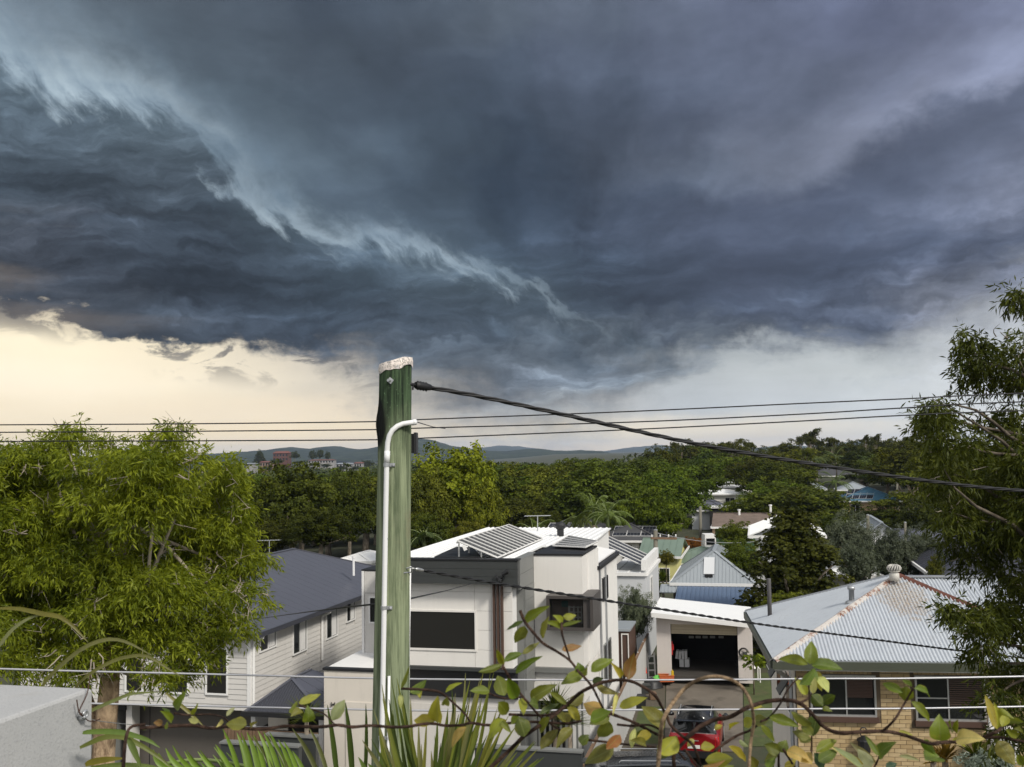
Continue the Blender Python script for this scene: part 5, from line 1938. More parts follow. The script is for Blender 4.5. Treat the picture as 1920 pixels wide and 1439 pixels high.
def carton(px0, px1, py0, py1, b, rot, label, mat=M['white']):
 a0, z0_ = F4.front(px0, py1, b)
 a1, z1_ = F4.front(px1, py0, b)
 t = thing('carton', label, 'box', F4.w((a0 + a1) / 2, b + 0.2, z0_), 'cartons in the garage')
 m_ = MB()
 c = F4.w((a0 + a1) / 2, b + 0.2, (z0_ + z1_) / 2)
 rm = Matrix.Rotation(-YAW, 3, 'Z') @ Matrix.Rotation(R(rot), 3, 'Y')
 m_.box(c, (a1 - a0, 0.4, z1_ - z0_), rm)
 bx_ = m_.build('body', mat, t)
 m_ = MB()
 m_.box(c + Vector((0, 0, 0)), ((a1 - a0) * 0.12, 0.404, (z1_ - z0_) * 1.006), rm)
 m_.build('tape', M['greyboard'], t)

M['carton'] = paint('pale_carton', (0.70, 0.70, 0.71), 0.7)
carton(1274, 1292, 1237, 1251, 1.6, 0, 'widest pale carton at the bottom of the stack inside the garage', M['carton'])
carton(1267, 1277, 1221.5, 1236, 1.55, 8, 'leaning pale carton on the left top of the garage stack', M['carton'])
carton(1278.5, 1287.5, 1221, 1236, 1.6, -1, 'upright pale carton on the right top of the garage stack', M['carton'])
rd = MB()
a0, z0_ = F4.front(1258.5, 1228, 0.3)
F4.box(rd, a0, a0 + 0.07, 0.28, 0.34, z0_, F4.front(1258.5, 1203, 0.3)[1])
F4.box(rd, a0 + 0.04, a0 + 0.12, 0.30, 0.36, z0_ + 0.2, z0_ + 0.45)
M['red'] = paint('red_cloth', (0.45, 0.02, 0.02), 0.7)
put_props(rd.build('hanging_jacket', M['red']), 'small red jacket hanging just inside the left door jamb of the garage', 'jacket')
yb = MB()
a0, z0_ = F4.front(1261, 1271, -0.25)
yb.box(F4.w(a0, -0.25, z0_ + 0.14), (0.10, 0.12, 0.28))
yb.lathe([(0.02, 0), (0.02, 0.06)], F4.w(a0, -0.25, z0_ + 0.28), 8)
M['yellow'] = paint('yellow_plastic', (0.5, 0.33, 0.01), 0.5)
put_props(yb.build('fuel_can', M['yellow']), 'small yellow fuel can standing at the left pier of the garage', 'can')

# driveway, lawns
def ground_poly(name, pts, mat, lift):
 """a sheet laid over the ground"""
 mb = MB()
 P = [Vector((x, y, 0)) for x, y in pts]
 n = 14
 # bilinear patch of four corners
 vs_, fs_ = [], []
 for j in range(n + 1):
  for i in range(n + 1):
   u, v = i / n, j / n
   q = (P[0] * (1 - u) + P[1] * u) * (1 - v) + (P[3] * (1 - u) + P[2] * u) * v
   vs_.append((q.x, q.y, ground_z(q.x, q.y) + lift))
 for j in range(n):
  for i in range(n):
   a = j * (n + 1) + i
   fs_.append((a, a + 1, a + n + 2, a + n + 1))
 mb.add(vs_, fs_)
 o = mb.build(name, mat)
 put_props(o, kind='structure')
 return o

def gp(px, py, y):
 """ground point under a pixel near depth y"""
 for _ in range(8):
  P = at(px, py, y)
  z = ground_z(P.x, P.y) + 0.02
  d = ray(px, py)
  k = (z - CAM.z) / d.z
  y = (CAM + d * k).y
 P = CAM + d * k
 return P.x, P.y

d0, d1, d2, d3 = gp(1246, 1410, 36), gp(1394, 1410, 36), gp(1392, 1267, 45), gp(1250, 1267, 45)
ground_poly('driveway', [d0, d1, d2, d3], M['concrete'], 0.024)
l0, l1, l2, l3 = gp(1396, 1400, 36), gp(1470, 1400, 36), gp(1440, 1262, 46), gp(1394, 1262, 46)
ground_poly('lawn', [l0, l1, l2, l3], M['grass'], 0.020)
l0, l1, l2, l3 = gp(1150, 1410, 36), gp(1244, 1410, 36), gp(1248, 1267, 45), gp(1206, 1267, 45)
ground_poly('lawn', [l0, l1, l2, l3], M['earth'], 0.016)
l0, l1, l2, l3 = gp(1180, 1395, 37), gp(1243, 1395, 37), gp(1245, 1325, 40), gp(1200, 1325, 40)
ground_poly('lawn', [l0, l1, l2, l3], M['grass'], 0.020)
ground_poly('street', [(-60, 15.5), (14, 15.5), (14, 27.2), (-60, 27.2)], paint('asphalt', (0.05, 0.05, 0.052), 0.9, var=0.2, bump=0.3, bscale=60), 0.012)

# corrugated side fence running down the drive
fn = thing('metal_fence', 'pale ribbed metal side fence with a brown top rail beside the driveway', 'fence', (3.85, 36.9, 0))
f0, f1 = Vector((1.75, 28.2, 0)), Vector((5.98, 46.6, 0))
nP = 9
M['fence'] = paint('pale_fence_sheet', (0.42, 0.42, 0.41), 0.5, var=0.08, streak=0.2)
for k in range(nP):
 p0, p1 = f0.lerp(f1, k / nP), f0.lerp(f1, (k + 1) / nP)
 p0.z, p1.z = ground_z(p0.x, p0.y), ground_z(p1.x, p1.y)
 d = (p1 - p0)
 L = d.length
 d.normalize()
 nrm = Vector((d.y, -d.x, 0))
 m_ = MB()
 nn = 22
 vs_, fs_ = [], []
 for i in range(nn + 1):
  q = p0 + d * (L * (0.006 + 0.988 * i / nn)) + nrm * (0.022 if (i // 2) % 2 else 0.0)
  vs_ += [tuple(q), tuple(q + Vector((0, 0, 1.86)))]
 for i in range(nn):
  fs_.append((2 * i, 2 * i + 2, 2 * i + 3, 2 * i + 1))
 m_.add(vs_, fs_)
 m_.build('fence_sheet', M['fence'], fn)
 m_ = MB()
 m_.bar(p0 + Vector((0, 0, 1.0)) - nrm * 0.02, p0 + Vector((0, 0, 1.0)) - nrm * 0.02 + Vector((0, 0, 0.95)), 0.06, 0.06)
 m_.bar(p0 - nrm * 0.02, p0 - nrm * 0.02 + Vector((0, 0, 1.0)), 0.06, 0.06)
 m_.build('post', M['fence'], fn)
 m_ = MB()
 m_.bar(p0 + Vector((0, 0, 1.89)), p1 + Vector((0, 0, 1.89)), 0.09, 0.06)
 m_.build('top_rail', M['wood'], fn)
# dark gate posts where the street wall ends
gpst = MB()
c = at(1098, 1420, 28.5)
gpst.box((c.x, c.y, 0.95), (0.35, 0.35, 1.9))
gpst.box((c.x, c.y, 1.93), (0.42, 0.42, 0.06))
put_props(gpst.build('gate_post', M['charcoal']), 'square charcoal gate post at the street end of the metal fence', 'post')

# clutter left of the garage door
def clut(px, py, D):
 x, y = gp(px, py, D)
 return Vector((x, y, ground_z(x, y) + 0.03))

c = clut(1223, 1277, 44.2)
ld = thing('ladder', 'white aluminium ladder leaning by the left wall of the garage', 'ladder', c)
for s_ in (-0.15, 0.15):
 m_ = MB()
 m_.bar(c + Vector((s_, 0, 0)), c + Vector((s_, 0.35, 1.15)), 0.06, 0.04)
 m_.build('rail', M['trim'], ld)
for k in range(4):
 t = 0.12 + k * 0.25
 m_ = MB()
 m_.bar(c + Vector((-0.15, 0.35 * t, 1.15 * t)), c + Vector((0.15, 0.35 * t, 1.15 * t)), 0.04, 0.06)
 m_.build('rung', M['trim'], ld)
c = clut(1249, 1283, 43.6)
tr = thing('hand_trolley', 'black two wheeled hand trolley holding an orange crate by the garage', 'trolley', c)
m_ = MB()
for s_ in (-0.16, 0.16):
 m_.tube([c + Vector((s_, 0, 0.08)), c + Vector((s_, 0.12, 0.9)), c + Vector((s_ * 0.9, 0.2, 1.05))], 0.016, 6)
for z in (0.3, 0.6, 0.95):
 m_.tube([c + Vector((-0.16, z * 0.13, z)), c + Vector((0.16, z * 0.13, z))], 0.014, 6)
m_.tube([c + Vector((-0.16, 0.2, 1.05)), c + Vector((0, 0.24, 1.12)), c + Vector((0.16, 0.2, 1.05))], 0.016, 6)
m_.build('frame', M['black'], tr)
for s_ in (-0.22, 0.22):
 m_ = MB()
 m_.tube([c + Vector((s_ - 0.03, 0.02, 0.11)), c + Vector((s_ + 0.03, 0.02, 0.11))], 0.11, 12)
 m_.build('wheel', M['black'], tr)
M['orange'] = paint('orange_plastic', (0.42, 0.10, 0.03), 0.55)
oc = thing('crate', 'orange plastic crate sitting on the black hand trolley', 'crate', c + Vector((0, -0.22, 0.12)))
m_ = MB()
q = c + Vector((-0.02, -0.22, 0.30))
for dx_, dy_, sx, sy in ((0, -0.19, 0.62, 0.03), (0, 0.19, 0.62, 0.03), (-0.30, 0, 0.03, 0.35), (0.30, 0, 0.03, 0.35)):
 m_.box(q + Vector((dx_, dy_, 0)), (sx, sy, 0.26))
m_.box(q + Vector((0, 0, -0.13)), (0.58, 0.35, 0.02))
m_.build('body', M['orange'], oc)
m_ = MB()
m_.box(q + Vector((0, -0.19, 0.13)), (0.66, 0.05, 0.03))
m_.box(q + Vector((0, 0.19, 0.13)), (0.66, 0.05, 0.03))
m_.build('rim', M['orange'], oc)
c = clut(1222, 1289, 42.6)

def heap(name, label, cat, c, sx, sy, sz, mat, seed):
 vs_, fs_ = [], []
 n1, n2 = 14, 7
 for j in range(n2 + 1):
  ph = j / n2 * math.pi / 2
  for i in range(n1):
   t = 2 * math.pi * i / n1
   k = 1 + 0.28 * mnoise.noise(Vector((math.cos(t) * 1.5 + seed, math.sin(t) * 1.5, ph * 1.4)))
   vs_.append((c.x + sx * math.cos(ph) * math.cos(t) * k, c.y + sy * math.cos(ph) * math.sin(t) * k, c.z + sz * math.sin(ph) * k))
 for j in range(n2):
  for i in range(n1):
   a, b = j * n1 + i, j * n1 + (i + 1) % n1
   fs_.append((a, b, b + n1, a + n1))
 m_ = MB()
 m_.add(vs_, fs_)
 o = m_.build(name, mat, None, True)
 return put_props(o, label, cat)

heap('tarpaulin', 'crumpled black tarpaulin thrown over a pile beside the ladder', 'tarpaulin', c, 0.48, 0.4, 0.36, M['black'], 1.0)
M['lime'] = paint('lime_plastic', (0.16, 0.55, 0.10), 0.5)
heap('garden_sheet', 'bright lime green plastic sheet draped beside the black tarpaulin', 'sheet', clut(1234, 1285, 43.2) + Vector((0, 0, 0.28)), 0.24, 0.25, 0.12, M['lime'], 4.0)
cn = MB()
q = clut(1210, 1281, 43.6)
cn.lathe([(0.10, 0.42), (0.085, 0.44), (0.03, 0.78), (0.015, 0.80)], q, 12)
M['cone'] = paint('cone_orange', (0.55, 0.04, 0.02), 0.5)
put_props(cn.build('traffic_cone', M['cone'], None, True), 'small red traffic cone perched on the pile next to the metal fence', 'cone')
for (px, py, D, sx, sz, mt, lab) in ((1209, 1299, 41.5, 0.45, 0.30, 'charcoal', 'dark grey storage tub standing against the metal fence'), (1224, 1311, 40.6, 0.26, 0.22, 'wood', 'small wooden crate on the ground beside the storage tub'),
          (1199, 1326, 39.6, 0.50, 0.42, 'black', 'black low bench stored along the metal fence')):
 q = clut(px, py, D)
 t = thing('storage_box', lab, 'box', q)
 m_ = MB()
 m_.hexa([q + Vector(v) for v in ((-sx * .45, -.2, 0), (sx * .45, -.2, 0), (sx * .45, .2, 0), (-sx * .45, .2, 0), (-sx * .5, -.22, sz), (sx * .5, -.22, sz), (sx * .5, .22, sz), (-sx * .5, .22, sz))])
 m_.build('body', M[mt], t)
 m_ = MB()
 m_.box(q + Vector((0, 0, sz + 0.02)), (sx * 1.08, 0.48, 0.035))
 m_.build('lid', M[mt], t)
# right of the door: wheelie bin, hose reel, white table frame
q = clut(1392, 1276, 43.5)
wbn = thing('wheelie_bin', 'dark grey wheelie bin beside the right pier of the garage', 'bin', q)
m_ = MB()
m_.hexa([q + Vector(v) for v in ((-.2, -.22, .04), (.2, -.22, .04), (.2, .22, .04), (-.2, .22, .04), (-.27, -.29, .72), (.27, -.29, .72), (.27, .29, .72), (-.27, .29, .72))])
m_.build('body', M['charcoal'], wbn)
m_ = MB()
m_.hexa([q + Vector(v) for v in ((-.29, -.32, .725), (.29, -.32, .725), (.29, .30, .725), (-.29, .30, .725), (-.25, -.26, .80), (.25, -.26, .80), (.25, .28, .82), (-.25, .28, .82))])
m_.build('lid', M['black'], wbn)
for s_ in (-.2, .2):
 m_ = MB()
 m_.tube([q + Vector((s_ - .03, .24, .1)), q + Vector((s_ + .03, .24, .1))], 0.1, 10)
 m_.build('wheel', M['black'], wbn)
a_, z_ = F4.front(1394, 1224, -0.08)
hr = thing('hose_reel', 'black garden hose coiled on the right pier of the garage', 'hose', F4.w(a_, -0.08, z_))
m_ = MB()
c = F4.w(a_, -0.08, z_)
for q_ in (0.20, 0.16):
 m_.tube([c + F4.ax * (q_ * math.cos(t)) + Vector((0, -0.02 * (q_ > .17), q_ * math.sin(t))) for t in [x * 2 * math.pi / 18 for x in range(17)]], 0.018, 6)
m_.build('coil', M['black'], hr)
m_ = MB()
m_.box(c + Vector((0.06, 0.0, -0.05)), (0.16, 0.12, 0.14))
m_.build('holder', M['charcoal'], hr)
q = clut(1412, 1279, 43.2)
tb = thing('garden_table', 'small white garden table frame beside the wheelie bin', 'table', q)
m_ = MB()
m_.box(q + Vector((0, 0, 0.62)), (0.62, 0.5, 0.035))
m_.build('tabletop', M['trim'], tb)
for sx in (-.27, .27):
 for sy in (-.2, .2):
  m_ = MB()
  m_.bar(q + Vector((sx, sy, 0)), q + Vector((sx, sy, 0.6)), 0.04, 0.04)
  m_.build('leg', M['trim'], tb)

# ================================================================== cars
def car_body(sections, n=20):
 """lofted shell: each section is (y, [(x, z), ...]) for the right half, mirrored"""
 rings = []
 for y, half in sections:
  ring = [(x, y, z) for x, z in half] + [(-x, y, z) for x, z in reversed(half)]
  rings.append(ring)
 k = len(rings[0])
 vs_ = [p for r in rings for p in r]
 fs_ = []
 for i in range(len(rings) - 1):
  for j in range(k):
   a, b = i * k + j, i * k + (j + 1) % k
   fs_.append((a, b, b + k, a + k))
 fs_.append(tuple(range(k - 1, -1, -1)))
 fs_.append(tuple(range((len(rings) - 1) * k, len(rings) * k)))
 m = MB()
 m.add(vs_, fs_)
 return m

M['redpaint'] = paint('deep_red_car_paint', (0.20, 0.006, 0.010), 0.22, var=0.04, spec=0.6)
M['greypaint'] = paint('grey_car_paint', (0.10, 0.105, 0.112), 0.28, metal=0.3, var=0.04, spec=0.6)
M['blackroof'] = paint('black_car_roof', (0.014, 0.015, 0.017), 0.18, var=0.05, spec=0.6)
M['taillight'] = glass_mat('red_tail_light', (0.45, 0.012, 0.012), 0.15)
M['rubber'] = paint('tyre_rubber', (0.018, 0.018, 0.018), 0.8)

def make_car(name, label, loc, rz, paintm, roofm, L=3.85, Wd=1.74, H=1.50):
 """rear of the car faces -y"""
 t = thing(name, label, 'car', loc, None, rz)
 base = Matrix.Translation(Vector(loc)) @ Matrix.Rotation(rz, 4, 'Z')

 def put(mb, nm, mat, par=t, smooth=False):
  mb.v = [tuple(base @ Vector(v)) for v in mb.v]
  return mb.build(nm, mat, par, smooth)
 w = Wd / 2
 low = []
 for y, k, top in ((-L / 2, 0.90, 0.86), (-L / 2 + 0.06, 0.96, 0.98), (-L / 2 + 0.3, 1.0, 1.0), (-0.4, 1.0, 0.98), (0.55, 1.0, 0.95), (L / 2 - 0.45, 0.97, 0.86), (L / 2 - 0.1, 0.90, 0.72), (L / 2, 0.82, 0.60)):
  low.append((y, [(0.0, 0.24), (w * k * 0.88, 0.24), (w * k * 0.98, 0.34), (w * k, 0.58), (w * k * 0.985, 0.76), (w * k * 0.93, top - 0.02), (w * k * 0.86, top), (0, top + 0.015)]))
 o = put(car_body(low), 'body', paintm, t, True)
 for p in o.data.polygons:
  if len(p.vertices) > 4:
   p.use_smooth = False
 cab = []
 for y, z, k in ((-L / 2 + 0.16, 0.985, 0.84), (-L / 2 + 0.34, 1.33, 0.74), (-L / 2 + 0.48, H - 0.05, 0.69), (-0.6, H, 0.71), (0.2, H - 0.02, 0.70), (0.42, H - 0.07, 0.69), (1.05, 0.95, 0.82)):
  cab.append((y, [(0, 0.93), (w * 0.86, 0.93), (w * (0.86 if z < 1.1 else 0.84), min(z - 0.02, 1.1)), (w * k * 1.04, z - 0.10 if z > 1.1 else z - .015), (w * k, z - 0.03 if z > 1.1 else z - 0.01), (w * k * 0.9, z), (0, z + (0.02 if z > 1.1 else 0))]))
 put(car_body(cab), 'cabin', M['glass'], t, True)
 rf = []
 for y, z, k in ((-L / 2 + 0.36, H - 0.12, 0.72), (-L / 2 + 0.44, H - 0.035, 0.72), (-0.6, H + 0.012, 0.735), (0.2, H - 0.008, 0.72), (0.40, H - 0.055, 0.71)):
  rf.append((y, [(0, z), (w * k * 0.9, z - 0.012), (w * k, z - 0.04), (w * k, z - 0.025), (w * k * 0.9, z + 0.012), (0, z + 0.03)]))
 put(car_body(rf), 'roof', roofm, t, True)
 for s_ in (-1, 1):
  m = MB()
  m.bar((s_ * w * 0.80, -L / 2 + 0.20, 1.0), (s_ * w * 0.72, -L / 2 + 0.44, H - 0.06), 0.09, 0.07)
  put(m, 'rear_pillar', roofm)
  m = MB()
  m.tube([(s_ * w * 0.62, -L / 2 + 0.75, H + 0.02), (s_ * w * 0.62, -L / 2 + 0.8, H + 0.07), (s_ * w * 0.62, 0.0, H + 0.07), (s_ * w * 0.62, 0.08, H + 0.02)], 0.016, 6)
  put(m, 'roof_rail', M['alu'])
  m = MB()
  m.hexa([(s_ * w * .82, -L / 2 - .012, .62), (s_ * w * .96, -L / 2 + .10, .62), (s_ * w * .96, -L / 2 + .14, .64), (s_ * w * .82, -L / 2 + .05, .64), (s_ * w * .80, -L / 2 + .0, .92), (s_ * w * .95, -L / 2 + .08, .92), (s_ * w * .95, -L / 2 + .14, .92), (s_ * w * .80, -L / 2 + .06, .92)])
  put(m, 'tail_light', M['taillight'])
  m = MB()
  m.lathe([(0.02, 0), (0.11, 0.02), (0.12, 0.08), (0.03, 0.16)], (s_ * (w + 0.10), 0.72, 0.92), 10)
  put(m, 'wing_mirror', roofm, t, True)
  for y in (-L / 2 + 0.72, L / 2 - 0.78):
   m = MB()
   m.tube([(s_ * (w - 0.20), y, 0.31), (s_ * (w + 0.005), y, 0.31)], 0.31, 20)
   wl_ = put(m, 'wheel', M['rubber'])
   m = MB()
   m.tube([(s_ * (w + 0.001), y, 0.31), (s_ * (w + 0.015), y, 0.31)], 0.20, 14)
   put(m, 'rim', M['alu'], wl_)
 m = MB()
 m.bar((-w * .80, -L / 2 + 0.155, 0.99), (w * .80, -L / 2 + 0.155, 0.99), 0.03, 0.035)
 put(m, 'window_trim', M['alu'])
 m = MB()
 m.bar((-w * .66, -L / 2 + 0.30, H - 0.06), (w * .66, -L / 2 + 0.30, H - 0.06), 0.20, 0.03)
 put(m, 'spoiler', roofm)
 m = MB()
 m.bar((-0.16, -L / 2 - 0.01, 0.80), (0.16, -L / 2 - 0.01, 0.80), 0.02, 0.03)
 put(m, 'tailgate_handle', M['alu'])
 m = MB()
 m.box((0, -L / 2 - 0.004, 0.60), (0.40, 0.02, 0.11))
 put(m, 'number_plate', M['white'])
 m = MB()
 m.box((0, -L / 2 + 0.02, 0.36), (Wd * 0.84, 0.10, 0.22))
 put(m, 'bumper', M['black'])
 m = MB()
 m.tube([(0.0, -L / 2 + 0.62, H + 0.02), (0.0, -L / 2 + 0.5, H + 0.14)], 0.008, 5)
 m.lathe([(0.03, 0), (0.02, 0.03)], (0, -L / 2 + 0.62, H), 8)
 put(m, 'aerial', M['black'])
 return t

cp_ = at(1309, 1400, 36.0)
make_car('parked_car', 'red hatchback with black roof parked on the driveway facing the garage', (cp_.x, cp_.y + 0.1, ground_z(cp_.x, cp_.y) + 0.03), -YAW, M['redpaint'], M['blackroof'], 3.85, 1.72, 1.42)
cp_ = at(1268, 1500, 29.4)
make_car('parked_car', 'dark grey car parked side on along the kerb below the vine', (cp_.x, cp_.y, 0.02), R(-90) - YAW * 0.3, M['greypaint'], M['greypaint'], 4.7, 1.86, 1.70)

# ================================================================== houses further back
def simple_house(name, label, px, py, D, w, d, wall_h, yaw=YAW, roof='hip', rise=1.3, over=0.45, wall=None, roofm=None, base=None, wins=(), swins=(), trim=None, seam=0.6, extra=None, cat='house', group=None, anchor='left'):
 """a house with its front left eave corner seen at a photo pixel"""
 P = at(px, py, D)
 F = Frame(P, yaw)
 if anchor == 'right':
  F = Frame(P - F.ax * w, yaw)
 ze = P.z
 zb = ze - wall_h if base is None else base
 wall, roofm, trim = wall or M['cream'], roofm or M['roofdark'], trim or M['trim']
 t = thing(name, label, cat, F.w(w / 2, d / 2, zb), group)
 fbox(F, 'wall', wall, t, 0, w, 0, d, zb - 1.5, ze)
 E = [F.w(-over, -over, ze), F.w(w + over, -over, ze), F.w(w + over, d + over, ze), F.w(-over, d + over, ze)]
 cap = MB()
 zr = ze + rise

 def pl(poly):
  (seamed(poly, seam, 0.03, 0.05) if seam else MB().slab(poly, 0.06)).build('roof', roofm, t)
 if roof == 'hip':
  W_, D_ = w + 2 * over, d + 2 * over
  if W_ >= D_:
   s = D_ / 2
   A, B = F.w(-over + s, -over + s, zr), F.w(w + over - s, -over + s, zr)
   pl([E[0], E[1], B, A]); pl([E[1], E[2], B]); pl([E[2], E[3], A, B]); pl([E[3], E[0], A])
   rs_ = [(A, B), (E[0], A), (E[3], A), (E[1], B), (E[2], B)]
  else:
   s = W_ / 2
   A, B = F.w(-over + s, -over + s, zr), F.w(-over + s, d + over - s, zr)
   pl([E[0], E[1], A]); pl([E[1], E[2], B, A]); pl([E[2], E[3], B]); pl([E[3], E[0], A, B])
   rs_ = [(A, B), (E[0], A), (E[1], A), (E[2], B), (E[3], B)]
 elif roof == 'gable_side':       # ridge runs along the front
  A, B = F.w(-over, d / 2, zr), F.w(w + over, d / 2, zr)
  pl([E[0], E[1], B, A]); pl([E[2], E[3], A, B])
  rs_ = [(A, B)]
  for a in (0, w):
   m = MB(); m.slab([F.w(a, 0, ze), F.w(a, d, ze), F.w(a, d / 2, zr - 0.05)] if a == w else [F.w(a, d, ze), F.w(a, 0, ze), F.w(a, d / 2, zr - 0.05)], 0.1); m.build('gable', wall, t)
 elif roof == 'gable_front':
  A, B = F.w(w / 2, -over, zr), F.w(w / 2, d + over, zr)
  pl([E[1], E[2], B, A]); pl([E[3], E[0], A, B])
  rs_ = [(A, B), (E[0], A), (E[1], A)]
  m = MB(); m.slab([F.w(0, 0, ze), F.w(w, 0, ze), F.w(w / 2, 0, zr - 0.05)], 0.1); m.build('gable', wall, t)
 else:                            # skillion, rising to the back
  pl([E[0], E[1], E[2] + Vector((0, 0, rise)), E[3] + Vector((0, 0, rise))])
  rs_ = []
  m = MB(); m.hexa([F.w(0, 0, ze), F.w(w, 0, ze), F.w(w, d, ze), F.w(0, d, ze), F.w(0, 0, ze + .01), F.w(w, 0, ze + .01), F.w(w, d, ze + rise - .1), F.w(0, d, ze + rise - .1)]); m.build('gable', wall, t)
 for a, b in rs_:
  ridge_cap(cap, a, b, 0.22, 0.04)
 if rs_:
  cap.build('ridge_cap', roofm, t)
 g = MB()
 F.box(g, -over - .06, w + over + .06, -over - .10, -over - .002, ze - 0.14, ze + 0.02)
 F.box(g, w + over + 0.002, w + over + .1, -over, d + over, ze - 0.14, ze + 0.02)
 F.box(g, -over - .1, -over - 0.002, -over, d + over, ze - 0.14, ze + 0.02)
 g.build('gutter', trim, t)
 for (a0, a1, z0, z1) in wins:
  window(F, t, 'f', a0, a1, ze + z0, ze + z1, -0.004, trim, M['glass'], fw=0.06, mullions=(0.5,) if a1 - a0 > 0.9 else ())
 for (b0, b1, z0, z1) in swins:
  window(F, t, 's', b0, b1, ze + z0, ze + z1, w + 0.004, trim, M['glass'], fw=0.06)
 return t, F, ze, zr

M['bluegrey'] = paint('blue_grey_roof_sheet', (0.27, 0.295, 0.315), 0.45, var=0.06, scale=0.5)
M['blue'] = paint('blue_roof_sheet', (0.085, 0.125, 0.20), 0.45, var=0.08)
M['greenroof'] = paint('faded_green_roof', (0.15, 0.20, 0.16), 0.55, var=0.12, scale=0.7)
M['yellowwall'] = paint('pale_yellow_boards', (0.56, 0.53, 0.22), 0.7, var=0.06)
M['orangewall'] = paint('ochre_wall', (0.42, 0.23, 0.07), 0.7, var=0.08)
M['greenwall'] = paint('green_boards', (0.045, 0.095, 0.05), 0.7, var=0.1)
M['tilebrown'] = paint('mottled_brown_tiles', (0.14, 0.105, 0.085), 0.85, var=0.45, scale=2.2, bump=0.5)
M['tileblue'] = paint('glazed_blue_tiles', (0.06, 0.16, 0.24), 0.35, var=0.6, scale=2.5, bump=0.5)
M['peach'] = paint('peach_wall', (0.55, 0.38, 0.24), 0.7, var=0.08)
M['redroof'] = paint('red_brown_roof', (0.15, 0.055, 0.04), 0.7, var=0.15)
M['palegrey'] = paint('pale_grey_wall', (0.52, 0.53, 0.54), 0.65, var=0.05)
M['greybrown'] = paint('grey_brown_wall', (0.16, 0.14, 0.125), 0.8, var=0.15)

# grey-blue hipped cottage with a blue lean-to
t, F, ze, zr = simple_house('cottage', 'low cottage with pale grey blue hip roof and a blue lean-to behind the white garage', 1262, 1093, 58.5, 4.5, 8.5, 2.4, rise=1.62, over=0.12, wall=M['greybrown'], roofm=M['bluegrey'], seam=0.2, trim=M['trim'])
m = seamed([F.w(0.28, -3.0, ze - 0.75), F.w(4.55, -3.0, ze - 0.75), F.w(4.55, -0.25, ze - 0.16), F.w(0.28, -0.25, ze - 0.16)], 0.24, 0.03, 0.05)
m.build('lean_to_roof', M['blue'], t)
fbox(F, 'lean_to_wall', M['greybrown'], t, 0.4, 4.4, -2.6, -0.3, 0, ze - 0.72)
seamed([F.w(-0.7, -0.9, ze - 0.42), F.w(0.26, -0.9, ze - 0.42), F.w(0.26, 0.1, ze - 0.1), F.w(-0.7, 0.1, ze - 0.1)], 0.2, 0.03, 0.05).build('lean_to_roof', M['bluegrey'], t)
sl = MB()
q0, q1 = F.w(1.75, 0.35, ze + 0.46), F.w(2.25, 1.75, ze + 1.35)
sl.slab([F.w(1.7, 0.45, ze + 0.47), F.w(2.3, 0.45, ze + 0.47), F.w(2.3, 1.6, ze + 1.30), F.w(1.7, 1.6, ze + 1.30)], 0.06)
sl.build('roof_light', M['palegrey'], t)
sl = MB()
F.box(sl, 1.78, 2.22, 0.25, 0.42, ze + 0.28, ze + 0.46)
sl.build('roof_vent', M['black'], t)

# green roofed yellow cottage
t, F, ze, zr = simple_house('cottage', 'pale yellow cottage under a faded green steel hip roof', 1203, 1043, 76, 2.6, 8, 3.2, rise=1.0, over=0.3, wall=M['yellowwall'], roofm=M['greenroof'], wins=((1.3, 2.0, -1.9, -0.9),), swins=(), seam=0.5, roof='gable_side')
simple_house('cottage_wing', 'long low green steel roof stretching behind the yellow cottage', 1238, 1056, 80, 6.2, 6, 2.6, rise=1.0, over=0.4, wall=M['greybrown'], roofm=M['greenroof'], seam=0.5)
simple_house('shed', 'low shed with a pale silver sheet roof near the red leaved bush', 1256, 1043, 84, 4.2, 4, 2.0, roof='skillion', rise=0.55, over=0.1, wall=M['palegrey'], roofm=M['roofwhite'])
# white modern house behind the big white one
t, F, ze, zr = simple_house('modern_house', 'pale flat roofed modern house half hidden behind the big white house', 1143, 1074, 50, 1.75, 6.5, 5.0, roof='flat', rise=0.02, over=0.02, wall=M['palegrey'], roofm=M['roofwhite'], swins=((2.0, 2.9, -1.6, -0.5),))
par = MB()
F.box(par, 1.55, 1.77, -0.02, 6.5, ze + 0.12, ze + 0.62)
par.build('parapet', M['white'], t)
c0 = F.w(-0.3, 0.8, ze + 0.45)
for k in range(4):
 b0, b1 = 0.5 + k * 1.1, 0.5 + k * 1.1 + 1.05
 solar_panel(t, F.w(-0.7, b0, ze + 1.35), F.w(1.45, b0, ze + 0.35), F.w(1.45, b1, ze + 0.35), F.w(-0.7, b1, ze + 1.35), (8, 4))
lgm = MB()
for b in (0.5, 2.7, 4.8):
 lgm.bar(F.w(-0.65, b, ze), F.w(-0.65, b, ze + 1.3), 0.06, 0.06)
lgm.build('panel_rack', M['alu'], t)
